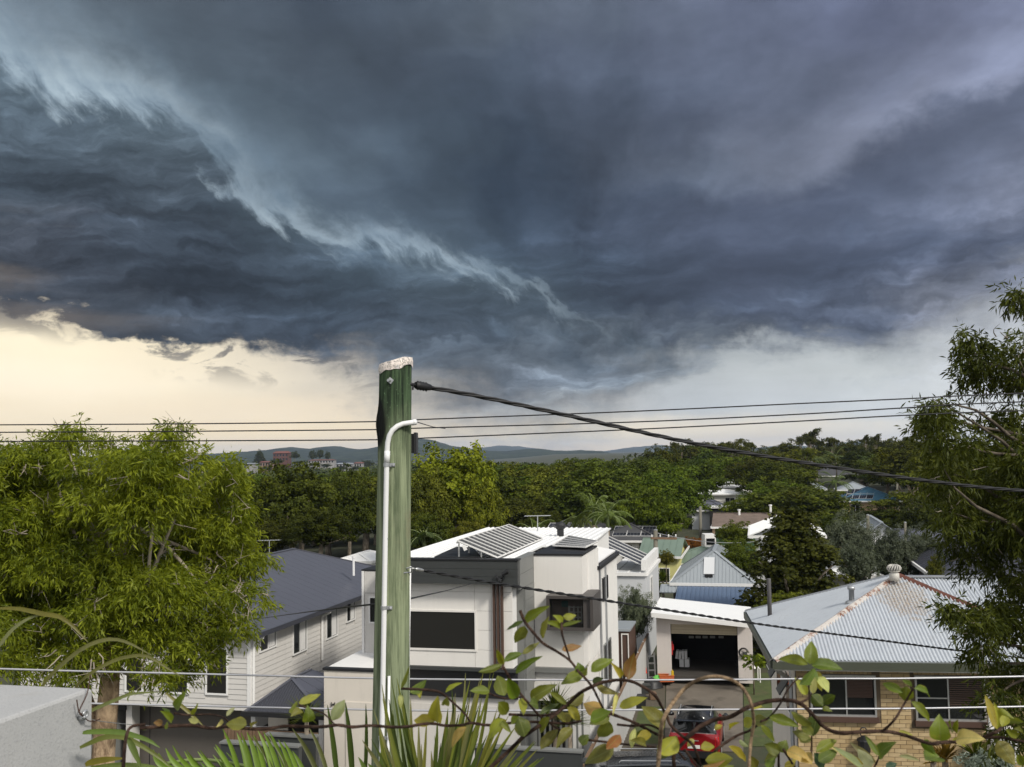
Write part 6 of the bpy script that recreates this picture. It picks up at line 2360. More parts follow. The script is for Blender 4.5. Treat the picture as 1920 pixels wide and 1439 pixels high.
# ochre and white house with dark solar roof
t, F, ze, zr = simple_house('suburban_house', 'ochre and white house with dark tiled hip roof behind the palms', 1120, 1013, 83, 4.9, 7.5, 2.6, rise=1.15, over=0.5, wall=M['white'], roofm=M['rooftile'], wins=((2.0, 2.8, -1.5, -0.4), (3.4, 4.0, -1.7, -0.2)), seam=0)
fbox(F, 'ochre_wall', M['orangewall'], t, -1.9, -0.02, 1.2, 6, ze - 4, ze - 0.02)
fbox(F, 'air_conditioner', M['trim'], t, 2.95, 3.35, -0.35, -0.02, ze - 1.2, ze - 0.6)
simple_house('suburban_house', 'long dark roofed house wing spreading left behind the palm trunks', 1062, 1007, 86, 2.6, 7.0, 2.6, rise=1.25, over=0.6, wall=M['orangewall'], roofm=M['rooftile'], seam=0)
for k in range(3):
 solar_panel(t, F.w(1.2 + k * 1.15, 0.2, ze + .32), F.w(2.3 + k * 1.15, 0.2, ze + .32), F.w(2.3 + k * 1.15, 2.2, ze + .95), F.w(1.2 + k * 1.15, 2.2, ze + .95), (4, 6))
t, F, ze, zr = simple_house('suburban_house', 'small dark roofed house with black solar panels left of the palms', 1012, 1003, 78, 3.0, 6, 2.6, rise=0.9, over=0.4, wall=M['greybrown'], roofm=M['rooftile'], seam=0)
for k in range(2):
 solar_panel(t, F.w(0.4 + k * 1.2, 0.2, ze + .22), F.w(1.5 + k * 1.2, 0.2, ze + .22), F.w(1.5 + k * 1.2, 2.2, ze + .72), F.w(0.4 + k * 1.2, 2.2, ze + .72), (4, 6))
# green house
t, F, ze, zr = simple_house('green_house', 'dark green boarded house under a mottled brown tile roof', 1341, 988, 88, 6.2, 7, 2.1, rise=0.95, over=0.3, wall=M['greenwall'], roofm=M['tilebrown'], roof='gable_side', wins=((0.75, 1.85, -1.15, -0.3), (2.5, 3.1, -0.95, -0.3)), seam=0, trim=M['trim'])
fbox(F, 'end_wall', M['peach'], t, -0.25, -0.02, 0, 3, ze - 2.1, ze)
fbox(F, 'deck', M['wood'], t, -0.2, 3.2, -1.2, -0.02, ze - 2.35, ze - 2.05)
fbox(F, 'lower_wall', M['darkroom'], t, 0.2, 5.9, -0.3, -0.04, ze - 4.6, ze - 2.4)
fb_ = MB()
for k in range(4):
 F.box(fb_, -0.1 + k * 1.0, 0.0 + k * 1.0, -1.15, -1.05, ze - 4.6, ze - 2.36)
fb_.build('post', M['trim'], t)
for (a, h) in ((2.0, 0.35), (4.7, 0.75), (6.0, 0.3)):
 m = MB()
 m.lathe([(0.10, -0.4), (0.10, h), (0.15, h), (0.15, h + 0.12)], F.w(a, 3.0, zr - 0.1), 10)
 m.build('chimney_vent', M['trim'], t)
vn = MB()
c = at(1331, 1037, 83)
vn.hexa([c + Vector(v) for v in ((-.5, -.5, 0), (.5, -.5, 0), (.5, 1.2, 0), (-.5, 1.2, 0), (-.42, -.4, 1.5), (.42, -.4, 1.5), (.42, 1.1, 1.5), (-.42, 1.1, 1.5))])
vt = thing('parked_van', 'small white van nosing out beside the green house', 'van', c)
vn.build('body', M['white'], vt)
vn = MB()
vn.box(c + Vector((0, -.47, 0.95)), (0.66, 0.04, 0.5))
vn.build('windscreen', M['glass'], vt)
# white gable behind the conifer
t, F, ze, zr = simple_house('white_gable_house', 'white sheet roofed gable house poking out behind the dark conifer', 1416, 1004, 62, 3.7, 8, 2.5, rise=0.85, over=0.35, wall=M['palegrey'], roofm=M['roofwhite'], roof='gable_front', seam=0.5)
# long white house on the slope
t, F, ze, zr = simple_house('hillside_house', 'long white flat roofed house on the slope, level with the poinciana top', 1301, 914, 142, 6.6, 6, 3.0, roof='flat', rise=0.05, over=0.3, wall=M['white'], roofm=M['roofwhite'], wins=((1.0, 2.2, -2.4, -1.2), (3.0, 4.4, -2.4, -1.2)))
fbox(F, 'pergola', M['trim'], t, 2.8, 6.0, 1.0, 4.0, ze + 0.5, ze + 0.62)
fbox(F, 'pergola_post', M['trim'], t, 2.85, 2.98, 1.0, 1.12, ze + 0.05, ze + 0.5)
simple_house('hillside_house', 'white roofed cream house just below the long white house', 1297, 927, 130, 6.4, 6, 3.0, roof='hip', rise=0.55, over=0.3, wall=M['cream'], roofm=M['roofwhite'], wins=((0.6, 1.3, -1.5, -0.5), (4.2, 5.3, -1.5, -0.5)), seam=0)
simple_house('hillside_house', 'slate blue roofed house below the white hillside houses', 1297, 957, 112, 3.6, 6, 2.4, rise=1.1, over=0.3, wall=M['palegrey'], roofm=M['roofdark'], seam=0)
simple_house('carport', 'flat white carport roof beside the slate blue roof', 1330, 951, 110, 2.2, 3, 2.2, roof='flat', rise=0.05, over=0.1, wall=M['darkroom'], roofm=M['roofwhite'], seam=0)
simple_house('hillside_house', 'rust red roofed house among the trees on the slope', 1366, 900, 172, 4.6, 7, 3.0, rise=1.2, over=0.4, wall=M['cream'], roofm=M['redroof'], wins=((1.0, 2.0, -1.6, -0.6),), seam=0)
simple_house('hillside_house', 'dark brown hip roofed house high on the wooded slope', 1522, 893, 188, 7.2, 8, 3.0, rise=1.7, over=0.5, wall=M['greybrown'], roofm=M['rooftile'], seam=0)
# blue tiled house with panels
t, F, ze, zr = simple_house('blue_roof_house', 'peach walled house with mottled blue tile roof and solar panels', 1581, 939.5, 126, 6.6, 7.5, 3.0, rise=1.55, over=0.6, wall=M['peach'], roofm=M['tileblue'], wins=((0.9, 1.9, -1.6, -0.5),), seam=0)
for k in range(4):
 for j in range(2):
  s0, s1 = 0.12 + j * 0.36, 0.12 + j * 0.36 + 0.33
  a0 = 0.1 + k * 0.82
  b_at = lambda q: -0.6 + q * 4.3
  z_at = lambda q: ze + 1.55 * q + 0.06
  solar_panel(t, F.w(a0 + s0, b_at(s0), z_at(s0)), F.w(a0 + 0.76 + s0, b_at(s0), z_at(s0)), F.w(a0 + 0.76 + s1, b_at(s1), z_at(s1)), F.w(a0 + s1, b_at(s1), z_at(s1)), (3, 4))
simple_house('hillside_house', 'pale grey roofed house behind the blue tile roof', 1575, 919, 142, 4.0, 6, 3.0, rise=1.0, over=0.3, wall=M['palegrey'], roofm=M['bluegrey'], seam=0)
simple_house('hillside_house', 'small grey roofed house left of the blue tile roof', 1504, 918, 140, 3.0, 6, 3.0, rise=1.0, over=0.3, wall=M['greybrown'], roofm=M['bluegrey'], seam=0)
# dark slate roofs on the right, and white bits among the olives
simple_house('slate_roof_house', 'house with broad slate grey roof just above the tin roof on the far right', 1772, 1081, 47, 6.5, 8, 2.6, rise=1.9, over=0.5, wall=M['greybrown'], roofm=M['roofdark2'], seam=0.6)
simple_house('slate_roof_house', 'slate grey gable roof behind the olive trees', 1712, 1062, 56, 5.5, 8, 2.6, rise=1.7, over=0.4, wall=M['palegrey'], roofm=M['roofdark'], roof='gable_side', seam=0.6)
simple_house('white_gable_house', 'white gable roof glimpsed between the two grey olive trees', 1614, 1012, 66, 2.6, 7, 2.6, rise=1.1, over=0.2, wall=M['palegrey'], roofm=M['bluegrey'], roof='gable_front', seam=0.5)
simple_house('white_shed', 'white roofed shed showing through leaves left of the olive trees', 1556, 1078, 54, 2.4, 5, 2.4, rise=0.5, over=0.2, wall=M['white'], roofm=M['roofwhite'], seam=0.5)
simple_house('white_shed', 'white shed glimpsed through foliage behind the dark slate house on the left', 632, 1052, 66, 2.2, 4, 2.4, rise=0.4, over=0.2, wall=M['white'], roofm=M['roofwhite'], seam=0)
# brown garden shed beyond the white house
p_ = at(1154, 1181, 43)
Fs = Frame(p_, YAW)
sd_ = thing('garden_shed', 'brown garden shed with pale door frame beside the white house', 'shed', Fs.w(0.5, 1, 0))
z1_ = Fs.front(1165, 1181)[1]
fbox(Fs, 'wall', M['brown'], sd_, -0.3, Fs.front(1181, 1200)[0], 0, 2, 0, z1_ - 0.06)
fbox(Fs, 'roof', M['bluegrey'], sd_, -0.4, Fs.front(1182, 1200)[0], -0.1, 2.1, z1_ - 0.055, z1_ + 0.03)
df = MB()
a0, a1 = Fs.front(1165, 1200)[0], Fs.front(1179, 1200)[0]
zt_ = Fs.front(1170, 1188)[1]
Fs.box(df, a0, a0 + 0.04, -0.05, -0.01, 0, zt_)
Fs.box(df, a1 - 0.04, a1, -0.05, -0.01, 0, zt_)
Fs.box(df, a0 + .04, a1 - .04, -0.05, -0.01, zt_ - 0.05, zt_)
df.build('door_frame', M['cream'], sd_)

# street poles among the houses
def small_pole(px, ytop, ybot, D, r, label, arm=0.0):
 a, b = at(px, ybot, D), at(px, ytop, D)
 t = thing('street_pole', label, 'utility pole', (a.x, a.y, ground_z(a.x, a.y)), None)
 m = MB()
 m.tube([(a.x, a.y, ground_z(a.x, a.y) - .3), b], [r * 1.25, r], 10)
 m.build('shaft', M['polewood'], t, True)
 m = MB()
 m.lathe([(r * 1.05, -0.03), (r * 1.05, 0.02), (r * .6, 0.04)], b, 8)
 m.build('cap', M['galv'], t)
 if arm:
  m = MB()
  m.bar(b + Vector((-arm * .25, -r, -0.5)), b + Vector((arm, -r, -0.55)), 0.10, 0.13)
  m.build('crossarm', M['wood'], t)
  m = MB()
  for q in (0.0, 0.35, 0.7, 1.0):
   m.lathe([(0.05, 0), (0.05, 0.12), (0.02, 0.14)], b + Vector((-arm * .2 + arm * 1.15 * q, -r, -0.42)), 6)
  m.build('insulator', M['white'], t)

M['polewood'] = paint('grey_pole_timber', (0.15, 0.14, 0.11), 0.85, var=0.2, streak=0.3)
small_pole(1229, 994, 1100, 64, 0.13, 'olive timber street pole with crossarm in front of the yellow cottage', 1.3)
small_pole(1313, 951, 1022, 94, 0.13, 'pale timber street pole left of the green house')
small_pole(1522, 866, 910, 165, 0.14, 'distant pale pole in front of the dark hillside roof')
small_pole(1682, 898, 950, 118, 0.13, 'brown pole at the right end of the blue tile roof')
small_pole(1627, 966, 1015, 58, 0.085, 'pale pole rising between the two grey olive trees')
small_pole(1697, 980, 1010, 57, 0.07, 'short pale pole at the right of the grey olive trees')
cable('street_wire', 'thin wire running from the olive street pole to the green house', span(at(1233, 1000, 64), at(1478, 1004, 80), 0.6), 0.018, M['cable_al'], cat='wire')
cable('street_wire', 'thin wire strung from the left grove to the pole beside the green house', span(at(1180, 930, 100), at(1480, 926, 110), 0.7), 0.02, M['cable'], cat='wire')

# far buildings on the left skyline
def far_block(label, px0, px1, py0, py1, D, mat, roofm=None, rows=0, cols=0):
 P0, P1 = at(px0, py1, D), at(px1, py0, D)
 t = thing('distant_building', label, 'building', (P0.x, D, P0.z))
 w = P1.x - P0.x
 h = P1.z - P0.z
 m = MB()
 m.box(((P0.x + P1.x) / 2, D + 6, (P0.z - 5 + P1.z) / 2), (w, 12, h + 5))
 m.build('wall', mat, t)
 m = MB()
 m.hexa([(P0.x - .5, D - .6, P1.z), (P1.x + .5, D - .6, P1.z), (P1.x + .5, D + 12.6, P1.z), (P0.x - .5, D + 12.6, P1.z), (P0.x + w * .1, D + 4, P1.z + h * .25), (P1.x - w * .1, D + 4, P1.z + h * .25), (P1.x - w * .1, D + 8, P1.z + h * .25), (P0.x + w * .1, D + 8, P1.z + h * .25)])
 m.build('roof', roofm or mat, t)
 if rows:
  for i in range(cols):
   for j in range(rows):
    m = MB()
    m.box((P0.x + w * (i + .5) / cols, D - 0.05, P0.z + h * (j + .55) / rows), (w / cols * .55, 0.1, h / rows * .5))
    m.build('window', M['glass'], t)

M['farwhite'] = paint('far_white', (0.27, 0.26, 0.25))
M['farpeach'] = paint('far_peach', (0.20, 0.13, 0.09))
M['farbrick'] = paint('far_red_brick', (0.10, 0.042, 0.030), 0.8, var=0.1)
far_block('red brick building standing on the far left skyline', 512, 540, 850, 866, 800, M['farbrick'], M['redroof'], 2, 5)
far_block('lower red roofed building below the far brick block', 487, 507, 867, 876, 780, M['farpeach'], M['redroof'], 1, 4)
far_block('row of white and red houses on the far ridge left of the pole', 578, 626, 863, 870, 850, M['farwhite'], M['redroof'], 1, 9)
far_block('pale long building on the far slope beside the pole', 630, 660, 870, 878, 800, M['farwhite'], M['bluegrey'], 1, 5)
far_block('small white house on the far slope nearest the pole', 664, 678, 869, 878, 760, M['farwhite'], M['redroof'], 1, 3)
far_block('pale far house tucked low at the edge of the left tree', 461, 474, 870, 876, 600, M['farwhite'], M['bluegrey'], 1, 2)

# ================================================================== trees
def unit(v):
 return v / np.maximum(np.linalg.norm(v, axis=-1, keepdims=True), 1e-6)

def leaf_quads(base, axis, wdir, L, Wd, bend=0.0):
 """rhombic blades: base, belly left, tip, belly right"""
 axis, wdir = unit(axis), unit(wdir - axis * np.sum(wdir * axis, -1, keepdims=True) / np.maximum(np.sum(axis * axis, -1, keepdims=True), 1e-6))
 L, Wd = L[:, None], Wd[:, None]
 mid = base + axis * L * 0.45
 V = np.stack([base, mid + wdir * Wd * 0.5, base + axis * L + np.array([0, 0, -1.0]) * bend * L, mid - wdir * Wd * 0.5], 1)
 return V

def spray_crown(blobs, dens, L, Wd, droop, rng, per=12, sp_len=0.38, inner=0.25):
 """weeping foliage: leafy twigs hung over the shells of the given blobs"""
 out, tint = [], []
 for (c, r) in blobs:
  c = np.array(c)
  n = max(6, int(dens * r[0] * r[2]))
  d = unit(rng.normal(size=(n, 3)))
  d[:, 2] = np.where(d[:, 2] < -0.55, -d[:, 2], d[:, 2])
  rad = np.where(rng.random(n) < inner, rng.uniform(0.35, 0.8, n), rng.uniform(0.80, 1.08, n))
  p = c + d * rad[:, None] * np.array(r)
  ax = unit(d * np.array([1, 1, 0.55]) * (1 - droop) + np.array([0, 0, -1.0]) * droop * 1.1 + rng.normal(size=(n, 3)) * 0.28)
  st = np.clip(rng.random(n) * 0.45 + rng.uniform(-0.1, 0.25), 0, 1)
  ln = sp_len * rng.uniform(0.6, 1.35, n)
  t = rng.random((n, per))
  pos = p[:, None, :] + ax[:, None, :] * (t * ln[:, None])[..., None] + rng.normal(size=(n, per, 3)) * 0.022
  pos[..., 2] -= 0.25 * (t ** 2) * ln[:, None] * droop
  la = unit(ax[:, None, :] * 0.75 + np.array([0, 0, -1.0]) * droop * (0.35 + 0.6 * t[..., None]) + rng.normal(size=(n, per, 3)) * 0.55)
  wd = rng.normal(size=(n, per, 3))
  k = n * per
  LL = L * rng.uniform(0.65, 1.3, k)
  out.append(leaf_quads(pos.reshape(k, 3), la.reshape(k, 3), wd.reshape(k, 3), LL, Wd * rng.uniform(0.8, 1.3, k), 0.08))
  tint.append(np.clip(np.repeat(st, per) + rng.random(k) * 0.5, 0, 1))
 return np.concatenate(out), np.concatenate(tint)

def clump_crown(rng, Rr, nclump, per, cr, L, Wd, flat=0.75, shell=(0.55, 1.0), zmin=-0.45, cone=False, up=0.5, core=True):
 """rounded foliage: leaf clumps spread through the crown, gaps left between them"""
 n = nclump
 d = unit(rng.normal(size=(n * 3, 3)))
 d = d[d[:, 2] > zmin][:n]
 n = len(d)
 rad = rng.uniform(shell[0], shell[1], n)
 c = d * rad[:, None]
 if cone:
  hgt = rng.random(n) ** 1.25
  ang = rng.random(n) * 2 * np.pi
  rr = (1 - hgt) ** 0.75 * rng.uniform(0.55, 1.0, n)
  c = np.stack([np.cos(ang) * rr, np.sin(ang) * rr, hgt * 2 - 1], 1)
  d = unit(np.stack([np.cos(ang), np.sin(ang), 0.5 + 0 * ang], 1))
 c = c * (1 + 0.13 * rng.normal(size=(n, 1)))
 c = c * np.array(Rr)
 cs = cr * rng.uniform(0.6, 1.35, n)
 ld = unit(rng.normal(size=(n, per, 3)) + d[:, None, :] * 0.7 + np.array([0, 0, up]))
 pos = c[:, None, :] + ld * (cs[:, None] * rng.uniform(0.45, 1.05, (n, per)))[..., None] * np.array([1, 1, flat])
 nor = unit(ld + np.array([0, 0, 0.5]) + rng.normal(size=(n, per, 3)) * 0.55)
 k = n * per
 nor = nor.reshape(k, 3)
 ax = unit(np.cross(nor, rng.normal(size=(k, 3))))
 wd = np.cross(nor, ax)
 tint = np.clip(np.repeat(rng.random(n) * 0.6, per) + rng.random(k) * 0.45, 0, 1)
 V = leaf_quads(pos.reshape(k, 3), ax, wd, L * rng.uniform(0.6, 1.35, k), Wd * rng.uniform(0.7, 1.3, k))
 if core:
  q = int(k * 0.16)
  dd = unit(rng.normal(size=(q, 3)))
  if cone:
   hh = rng.random(q)
   p = np.stack([dd[:, 0] * (1 - hh) ** 0.8 * 0.62, dd[:, 1] * (1 - hh) ** 0.8 * 0.62, hh * 2 - 1.05], 1) * np.array(Rr)
  else:
   p = dd * rng.uniform(0.15, 0.72, (q, 1)) * np.array(Rr)
  nn = unit(dd + rng.normal(size=(q, 3)) * 0.6)
  a2 = unit(np.cross(nn, rng.normal(size=(q, 3))))
  V = np.concatenate([V, leaf_quads(p, a2, np.cross(nn, a2), np.full(q, L * 2.0), np.full(q, L * 1.5))])
  tint = np.concatenate([tint, rng.random(q) * 0.5])
 return V, tint

def subblobs(blobs, rng, n=8):
 """break each lobe of a crown into smaller leafy heads"""
 out = []
 for c, r in blobs:
  for d in unit(rng.normal(size=(n, 3))):
   k = rng.uniform(0.30, 0.54)
   out.append((tuple(np.array(c) + d * np.array(r) * rng.uniform(0.5, 0.8)), tuple(np.array(r) * k * np.array([1, 1, 0.8]))))
 return out

def limb_path(a, b, rng, wob=0.12, n=6, sag=0.0):
 a, b = Vector(a), Vector(b)
 L = (b - a).length
 out = []
 o = [Vector(rng.normal(size=3)) * wob * L for _ in range(2)]
 for i in range(n + 1):
  t = i / n
  w_ = math.sin(math.pi * t)
  out.append(a.lerp(b, t) + o[0] * w_ * 0.5 + o[1] * math.sin(2 * math.pi * t) * 0.25 + Vector((0, 0, sag * L * w_)))
 return out

M['leaf_weep'] = leaf_mat('weeping_leaf', (0.048, 0.080, 0.006), (0.265, 0.300, 0.020), 0.42, 0.5, 0.2)
M['leaf_dark'] = leaf_mat('dark_weeping_leaf', (0.018, 0.029, 0.005), (0.092, 0.106, 0.012), 0.30, 0.5, 0.15)
M['leaf_broad'] = leaf_mat('broad_leaf', (0.030, 0.041, 0.007), (0.138, 0.146, 0.020), 0.25, 0.6, 0.12)
M['leaf_olive'] = leaf_mat('olive_leaf', (0.050, 0.062, 0.034), (0.150, 0.165, 0.105), 0.2)
M['leaf_palm'] = leaf_mat('palm_leaf', (0.050, 0.072, 0.016), (0.120, 0.150, 0.040), 0.3)
M['bark_paper'] = bark_mat('flaky_paperbark', '7a6550', 'c3a98a', 9.0, 0.9, 0.5)
M['twig'] = paint('pale_twig', (0.28, 0.24, 0.19), 0.8, var=0.25)

# ---- the big weeping tree on the left
DT = 15.0

def pblob(px, py, rp, D, dd=0.0, sq=0.85):
 c = at(px, py, D + dd)
 r = rp * D / FPX
 return ((c.x, c.y, c.z), (r, r * 1.1, r * sq))

rngL = np.random.default_rng(5)
Lb = [(100, 850, 66), (70, 925, 90), (118, 815, 34), (172, 872, 52), (207, 842, 20), (255, 868, 50), (318, 838, 50), (322, 810, 26), (300, 890, 85), (395, 905, 72), (420, 880, 40), (250, 960, 110), (110, 1015, 115), (385, 1000, 92), (430, 1060, 62), (448, 960, 30),
  (260, 1085, 118), (50, 1140, 110), (360, 1130, 95), (170, 1190, 95), (20, 1030, 100), (-60, 930, 110), (-50, 1090, 120), (462, 1120, 36), (400, 1185, 52), (85, 1225, 70),
  (300, 1215, 62), (235, 1175, 80), (352, 1225, 38), (-40, 1210, 90), (440, 1165, 36), (290, 1265, 32), (330, 1262, 24), (390, 1232, 26), (150, 1255, 50), (60, 860, 40), (20, 900, 60)]
blobsL = []
for i, (x, y, r) in enumerate(Lb):
 blobsL.append(pblob(x, y, r, DT, rngL.uniform(-0.9, 1.2)))
for (x, y, r) in ((200, 990, 120), (330, 1050, 120), (70, 1060, 140), (200, 1120, 140), (110, 940, 80), (350, 970, 70)):
 blobsL.append(pblob(x, y, r, DT, 1.3))
V, T = spray_crown(subblobs(blobsL, rngL), 1020, 0.100, 0.0205, 0.38, rngL, per=11, sp_len=0.23)
tb = at(205, 1240, DT)
tree_base = Vector((at(196, 1439, DT).x - 0.1, DT, ground_z(-5.9, DT)))
lt = thing('weeping_tree', 'big weeping yellow green tree with flaky pale trunk in front of the weatherboard house', 'tree', tree_base)
link_mesh('crown', quads_mesh('crown', V, 4, T, M['leaf_weep']), None, lt)
mb = MB()
tp = [tree_base - Vector((0, 0, .3)), at(196, 1439, DT).lerp(tree_base, 0.5), at(192, 1439, DT), at(197, 1370, DT), at(204, 1300, DT), at(208, 1240, DT), at(215, 1150, DT + .2), at(225, 1060, DT + .3), at(235, 980, DT + .4)]
mb.tube(tp, [0.24, 0.20, 0.165, 0.158, 0.145, 0.13, 0.10, 0.075, 0.05], 14)
for i, v in enumerate(mb.v):
 n_ = mnoise.noise(Vector(v) * 4.5) * 0.022 + mnoise.noise(Vector(v) * 13) * 0.010
 mb.v[i] = (v[0] + n_, v[1] - n_, v[2])
mb.build('trunk', M['bark_paper'], lt, True)
mb = MB()
mb.tube([at(193, 1425, DT), at(184, 1375, DT + .1), at(172, 1330, DT + .2), at(150, 1260, DT + .5), at(120, 1150, DT + .7)], [0.09, 0.085, 0.07, 0.05, 0.03], 9)
mb.build('limb', M['bark_paper'], lt, True)
for i, (c, r) in enumerate(blobsL[:37:2]):
 s0 = tp[5 + (i % 4)]
 m = MB()
 pth = limb_path(s0, Vector(c) - Vector((0, 0, r[2] * 0.2)), rngL, 0.10)
 m.tube(pth, [0.045 - 0.034 * q / 6 for q in range(7)], 6)
 m.build('limb', M['twig'], lt, True)
m = MB()
for i in range(230):
 c, r = blobsL[rngL.integers(0, 36)]
 d = Vector(rngL.normal(size=3)).normalized()
 if d.y > 0.2:
  d.y = -d.y
 a = Vector(c) + Vector((d.x * r[0], d.y * r[1], d.z * r[2])) * 0.62
 b = Vector(c) + Vector((d.x * r[0], d.y * r[1], d.z * r[2])) * rngL.uniform(0.9, 1.12) + Vector((0, 0, -0.1 * rngL.random()))
 pth = limb_path(a, b, rngL, 0.18, 4)
 m.tube(pth, [0.010, 0.009, 0.007, 0.005, 0.003], 4, False)
 for q in range(2):
  s_ = pth[2 + q]
  m.tube([s_, s_ + Vector(rngL.normal(size=3)) * 0.10], [0.005, 0.002], 3, False)
o = m.build('twig', M['twig'], lt)
o['kind'] = 'stuff'

# ---- the dark tree reaching in from the right
DR = 13.5
rngR = np.random.default_rng(9)
Rb = [(1862, 655, 52), (1905, 645, 48), (1912, 558, 24), (1812, 640, 26), (1822, 672, 22), (1850, 705, 46), (1900, 725, 62), (1880, 790, 50), (1745, 760, 20), (1735, 790, 17), (1762, 775, 18), (1770, 812, 26), (1800, 836, 34), (1845, 845, 44),
  (1915, 810, 60), (1752, 858, 34), (1790, 890, 50), (1850, 915, 70), (1915, 930, 80), (1755, 915, 34), (1780, 960, 44), (1845, 990, 66), (1915, 1020, 80), (1810, 1040, 36), (1870, 1080, 46), (1920, 1110, 50), (1890, 1120, 40),
  (1862, 1150, 42), (1808, 1158, 30), (1785, 1145, 18), (1838, 1190, 40), (1895, 1200, 52), (1850, 1240, 24), (1900, 1270, 46), (1870, 1310, 34), (1920, 1350, 50), (1845, 1170, 30), (1960, 700, 80), (1970, 850, 90), (1980, 1000, 90), (1970, 1150, 90), (1960, 1300, 80), (1950, 560, 50), (1888, 1380, 30)]
blobsR = []
for i, (x, y, r) in enumerate(Rb):
 blobsR.append(pblob(x, y, r, DR, rngR.uniform(-0.8, 0.9)))
V, T = spray_crown(subblobs(blobsR, rngR, 7), 760, 0.108, 0.022, 0.44, rngR, per=11, sp_len=0.24)
rt_base = Vector((8.2, DR + 0.4, ground_z(8.2, DR)))
rt = thing('weeping_tree', 'tall dark drooping tree rising along the right edge over the tin roof', 'tree', rt_base)
link_mesh('crown', quads_mesh('crown', V, 4, T, M['leaf_dark']), None, rt)
m = MB()
m.tube([rt_base, rt_base + Vector((-0.2, 0, 3)), at(1990, 1330, DR), at(1975, 1100, DR), at(1960, 900, DR), at(1945, 720, DR), at(1930, 600, DR)], [0.24, 0.2, 0.16, 0.13, 0.10, 0.06, 0.03], 12)
m.build('trunk', M['barkdark'], rt, True)
trk = [at(1985, 1250, DR), at(1975, 1100, DR), at(1965, 980, DR), at(1955, 850, DR), at(1945, 720, DR)]
m = MB()
m.tube([at(1960, 900, DR), at(1920, 868, DR - .2), at(1880, 828, DR - .3), at(1830, 795, DR - .3), at(1775, 762, DR - .2), at(1748, 748, DR - .2)], [0.04, 0.03, 0.022, 0.016, 0.010, 0.005], 7)
m.build('limb', M['barkdark'], rt, True)
m = MB()
m.tube([at(1970, 1050, DR), at(1900, 985, DR - .6), at(1830, 950, DR - .7), at(1790, 915, DR - .6), at(1770, 880, DR - .5)], [0.04, 0.028, 0.02, 0.012, 0.005], 7)
m.build('limb', M['barkdark'], rt, True)
for i, (c, r) in enumerate(blobsR[:36:2]):
 s0 = min(trk, key=lambda q: (q - Vector(c) - Vector((0, 0, -0.4))).length)
 m = MB()
 m.tube(limb_path(s0, Vector(c), rngR, 0.10), [0.035 - 0.027 * q / 6 for q in range(7)], 6)
 m.build('limb', M['barkdark'], rt, True)
m = MB()
for i in range(130):
 c, r = blobsR[rngR.integers(0, 37)]
 d = Vector(rngR.normal(size=3)).normalized()
 d.y = -abs(d.y)
 a = Vector(c) + Vector((d.x * r[0], d.y * r[1], d.z * r[2])) * 0.55
 b = Vector(c) + Vector((d.x * r[0], d.y * r[1], d.z * r[2])) * rngR.uniform(0.9, 1.15)
 m.tube(limb_path(a, b, rngR, 0.2, 4), [0.009, 0.008, 0.006, 0.004, 0.003], 4, False)
o = m.build('twig', M['twig'], rt)
o['kind'] = 'stuff'

# ---- prototypes for the trees further off; crown centre at the origin, unit radius about 3 m
def proto(name, V, T, mat, trunk_pts, trunk_r, limbs=(), bark=M['bark']):
 me = quads_mesh('crown', V, 4, T, mat)
 m = MB()
 m.tube(trunk_pts, trunk_r, 8)
 for a, b, r in limbs:
  m.tube(limb_path(a, b, RNG, 0.10, 5), [r * (1 - 0.75 * q / 5) for q in range(6)], 5)
 tm = m.mesh('trunk', True)
 tm.materials.append(bark)
 return me, tm

def mk_round(seed, Rr, nc, per, cr, L, Wd, mat=None, **kw):
 rg = np.random.default_rng(seed)
 V, T = clump_crown(rg, Rr, nc, per, cr, L, Wd, **kw)
 lm = []
 for k in range(9):
  d = unit(rg.normal(size=3)) * np.array(Rr) * 0.8
  d[2] = abs(d[2]) * 0.9 - 0.3 * Rr[2]
  lm.append(((0, 0, -Rr[2] * 0.75 + rg.uniform(0, 1)), tuple(d), 0.10))
 return proto('round', V, T, mat or M['leaf_broad'], [(0, 0, -Rr[2] - 7), (0.1, 0, -Rr[2] - 2), (-0.05, 0.1, -Rr[2] * .5), (0.05, 0, Rr[2] * 0.3)], [0.26, 0.22, 0.18, 0.07], lm)

PR = {}
PR['round'] = [mk_round(20 + k, (3.0, 3.0, 2.9), 150, 70, 0.60, 0.23, 0.17) for k in range(3)]
PR['fine'] = [mk_round(30 + k, (3.0, 3.0, 2.6), 190, 66, 0.48, 0.19, 0.13, shell=(0.4, 1.0)) for k in range(2)]
PR['flat'] = [mk_round(40 + k, (3.2, 3.2, 2.2), 95, 80, 0.72, 0.20, 0.12, flat=0.38, shell=(0.4, 1.0), up=0.9) for k in range(2)]
PR['cone'] = [mk_round(50, (2.2, 2.2, 3.0), 300, 60, 0.40, 0.16, 0.12, cone=True)]
PR['olive'] = [mk_round(60 + k, (2.4, 2.4, 2.3), 210, 90, 0.38, 0.16, 0.05, M['leaf_olive'], shell=(0.4, 1.0), flat=1.0) for k in range(2)]
PR['far'] = [mk_round(70 + k, (3.0, 3.0, 2.8), 80, 40, 0.75, 0.34, 0.25) for k in range(4)]

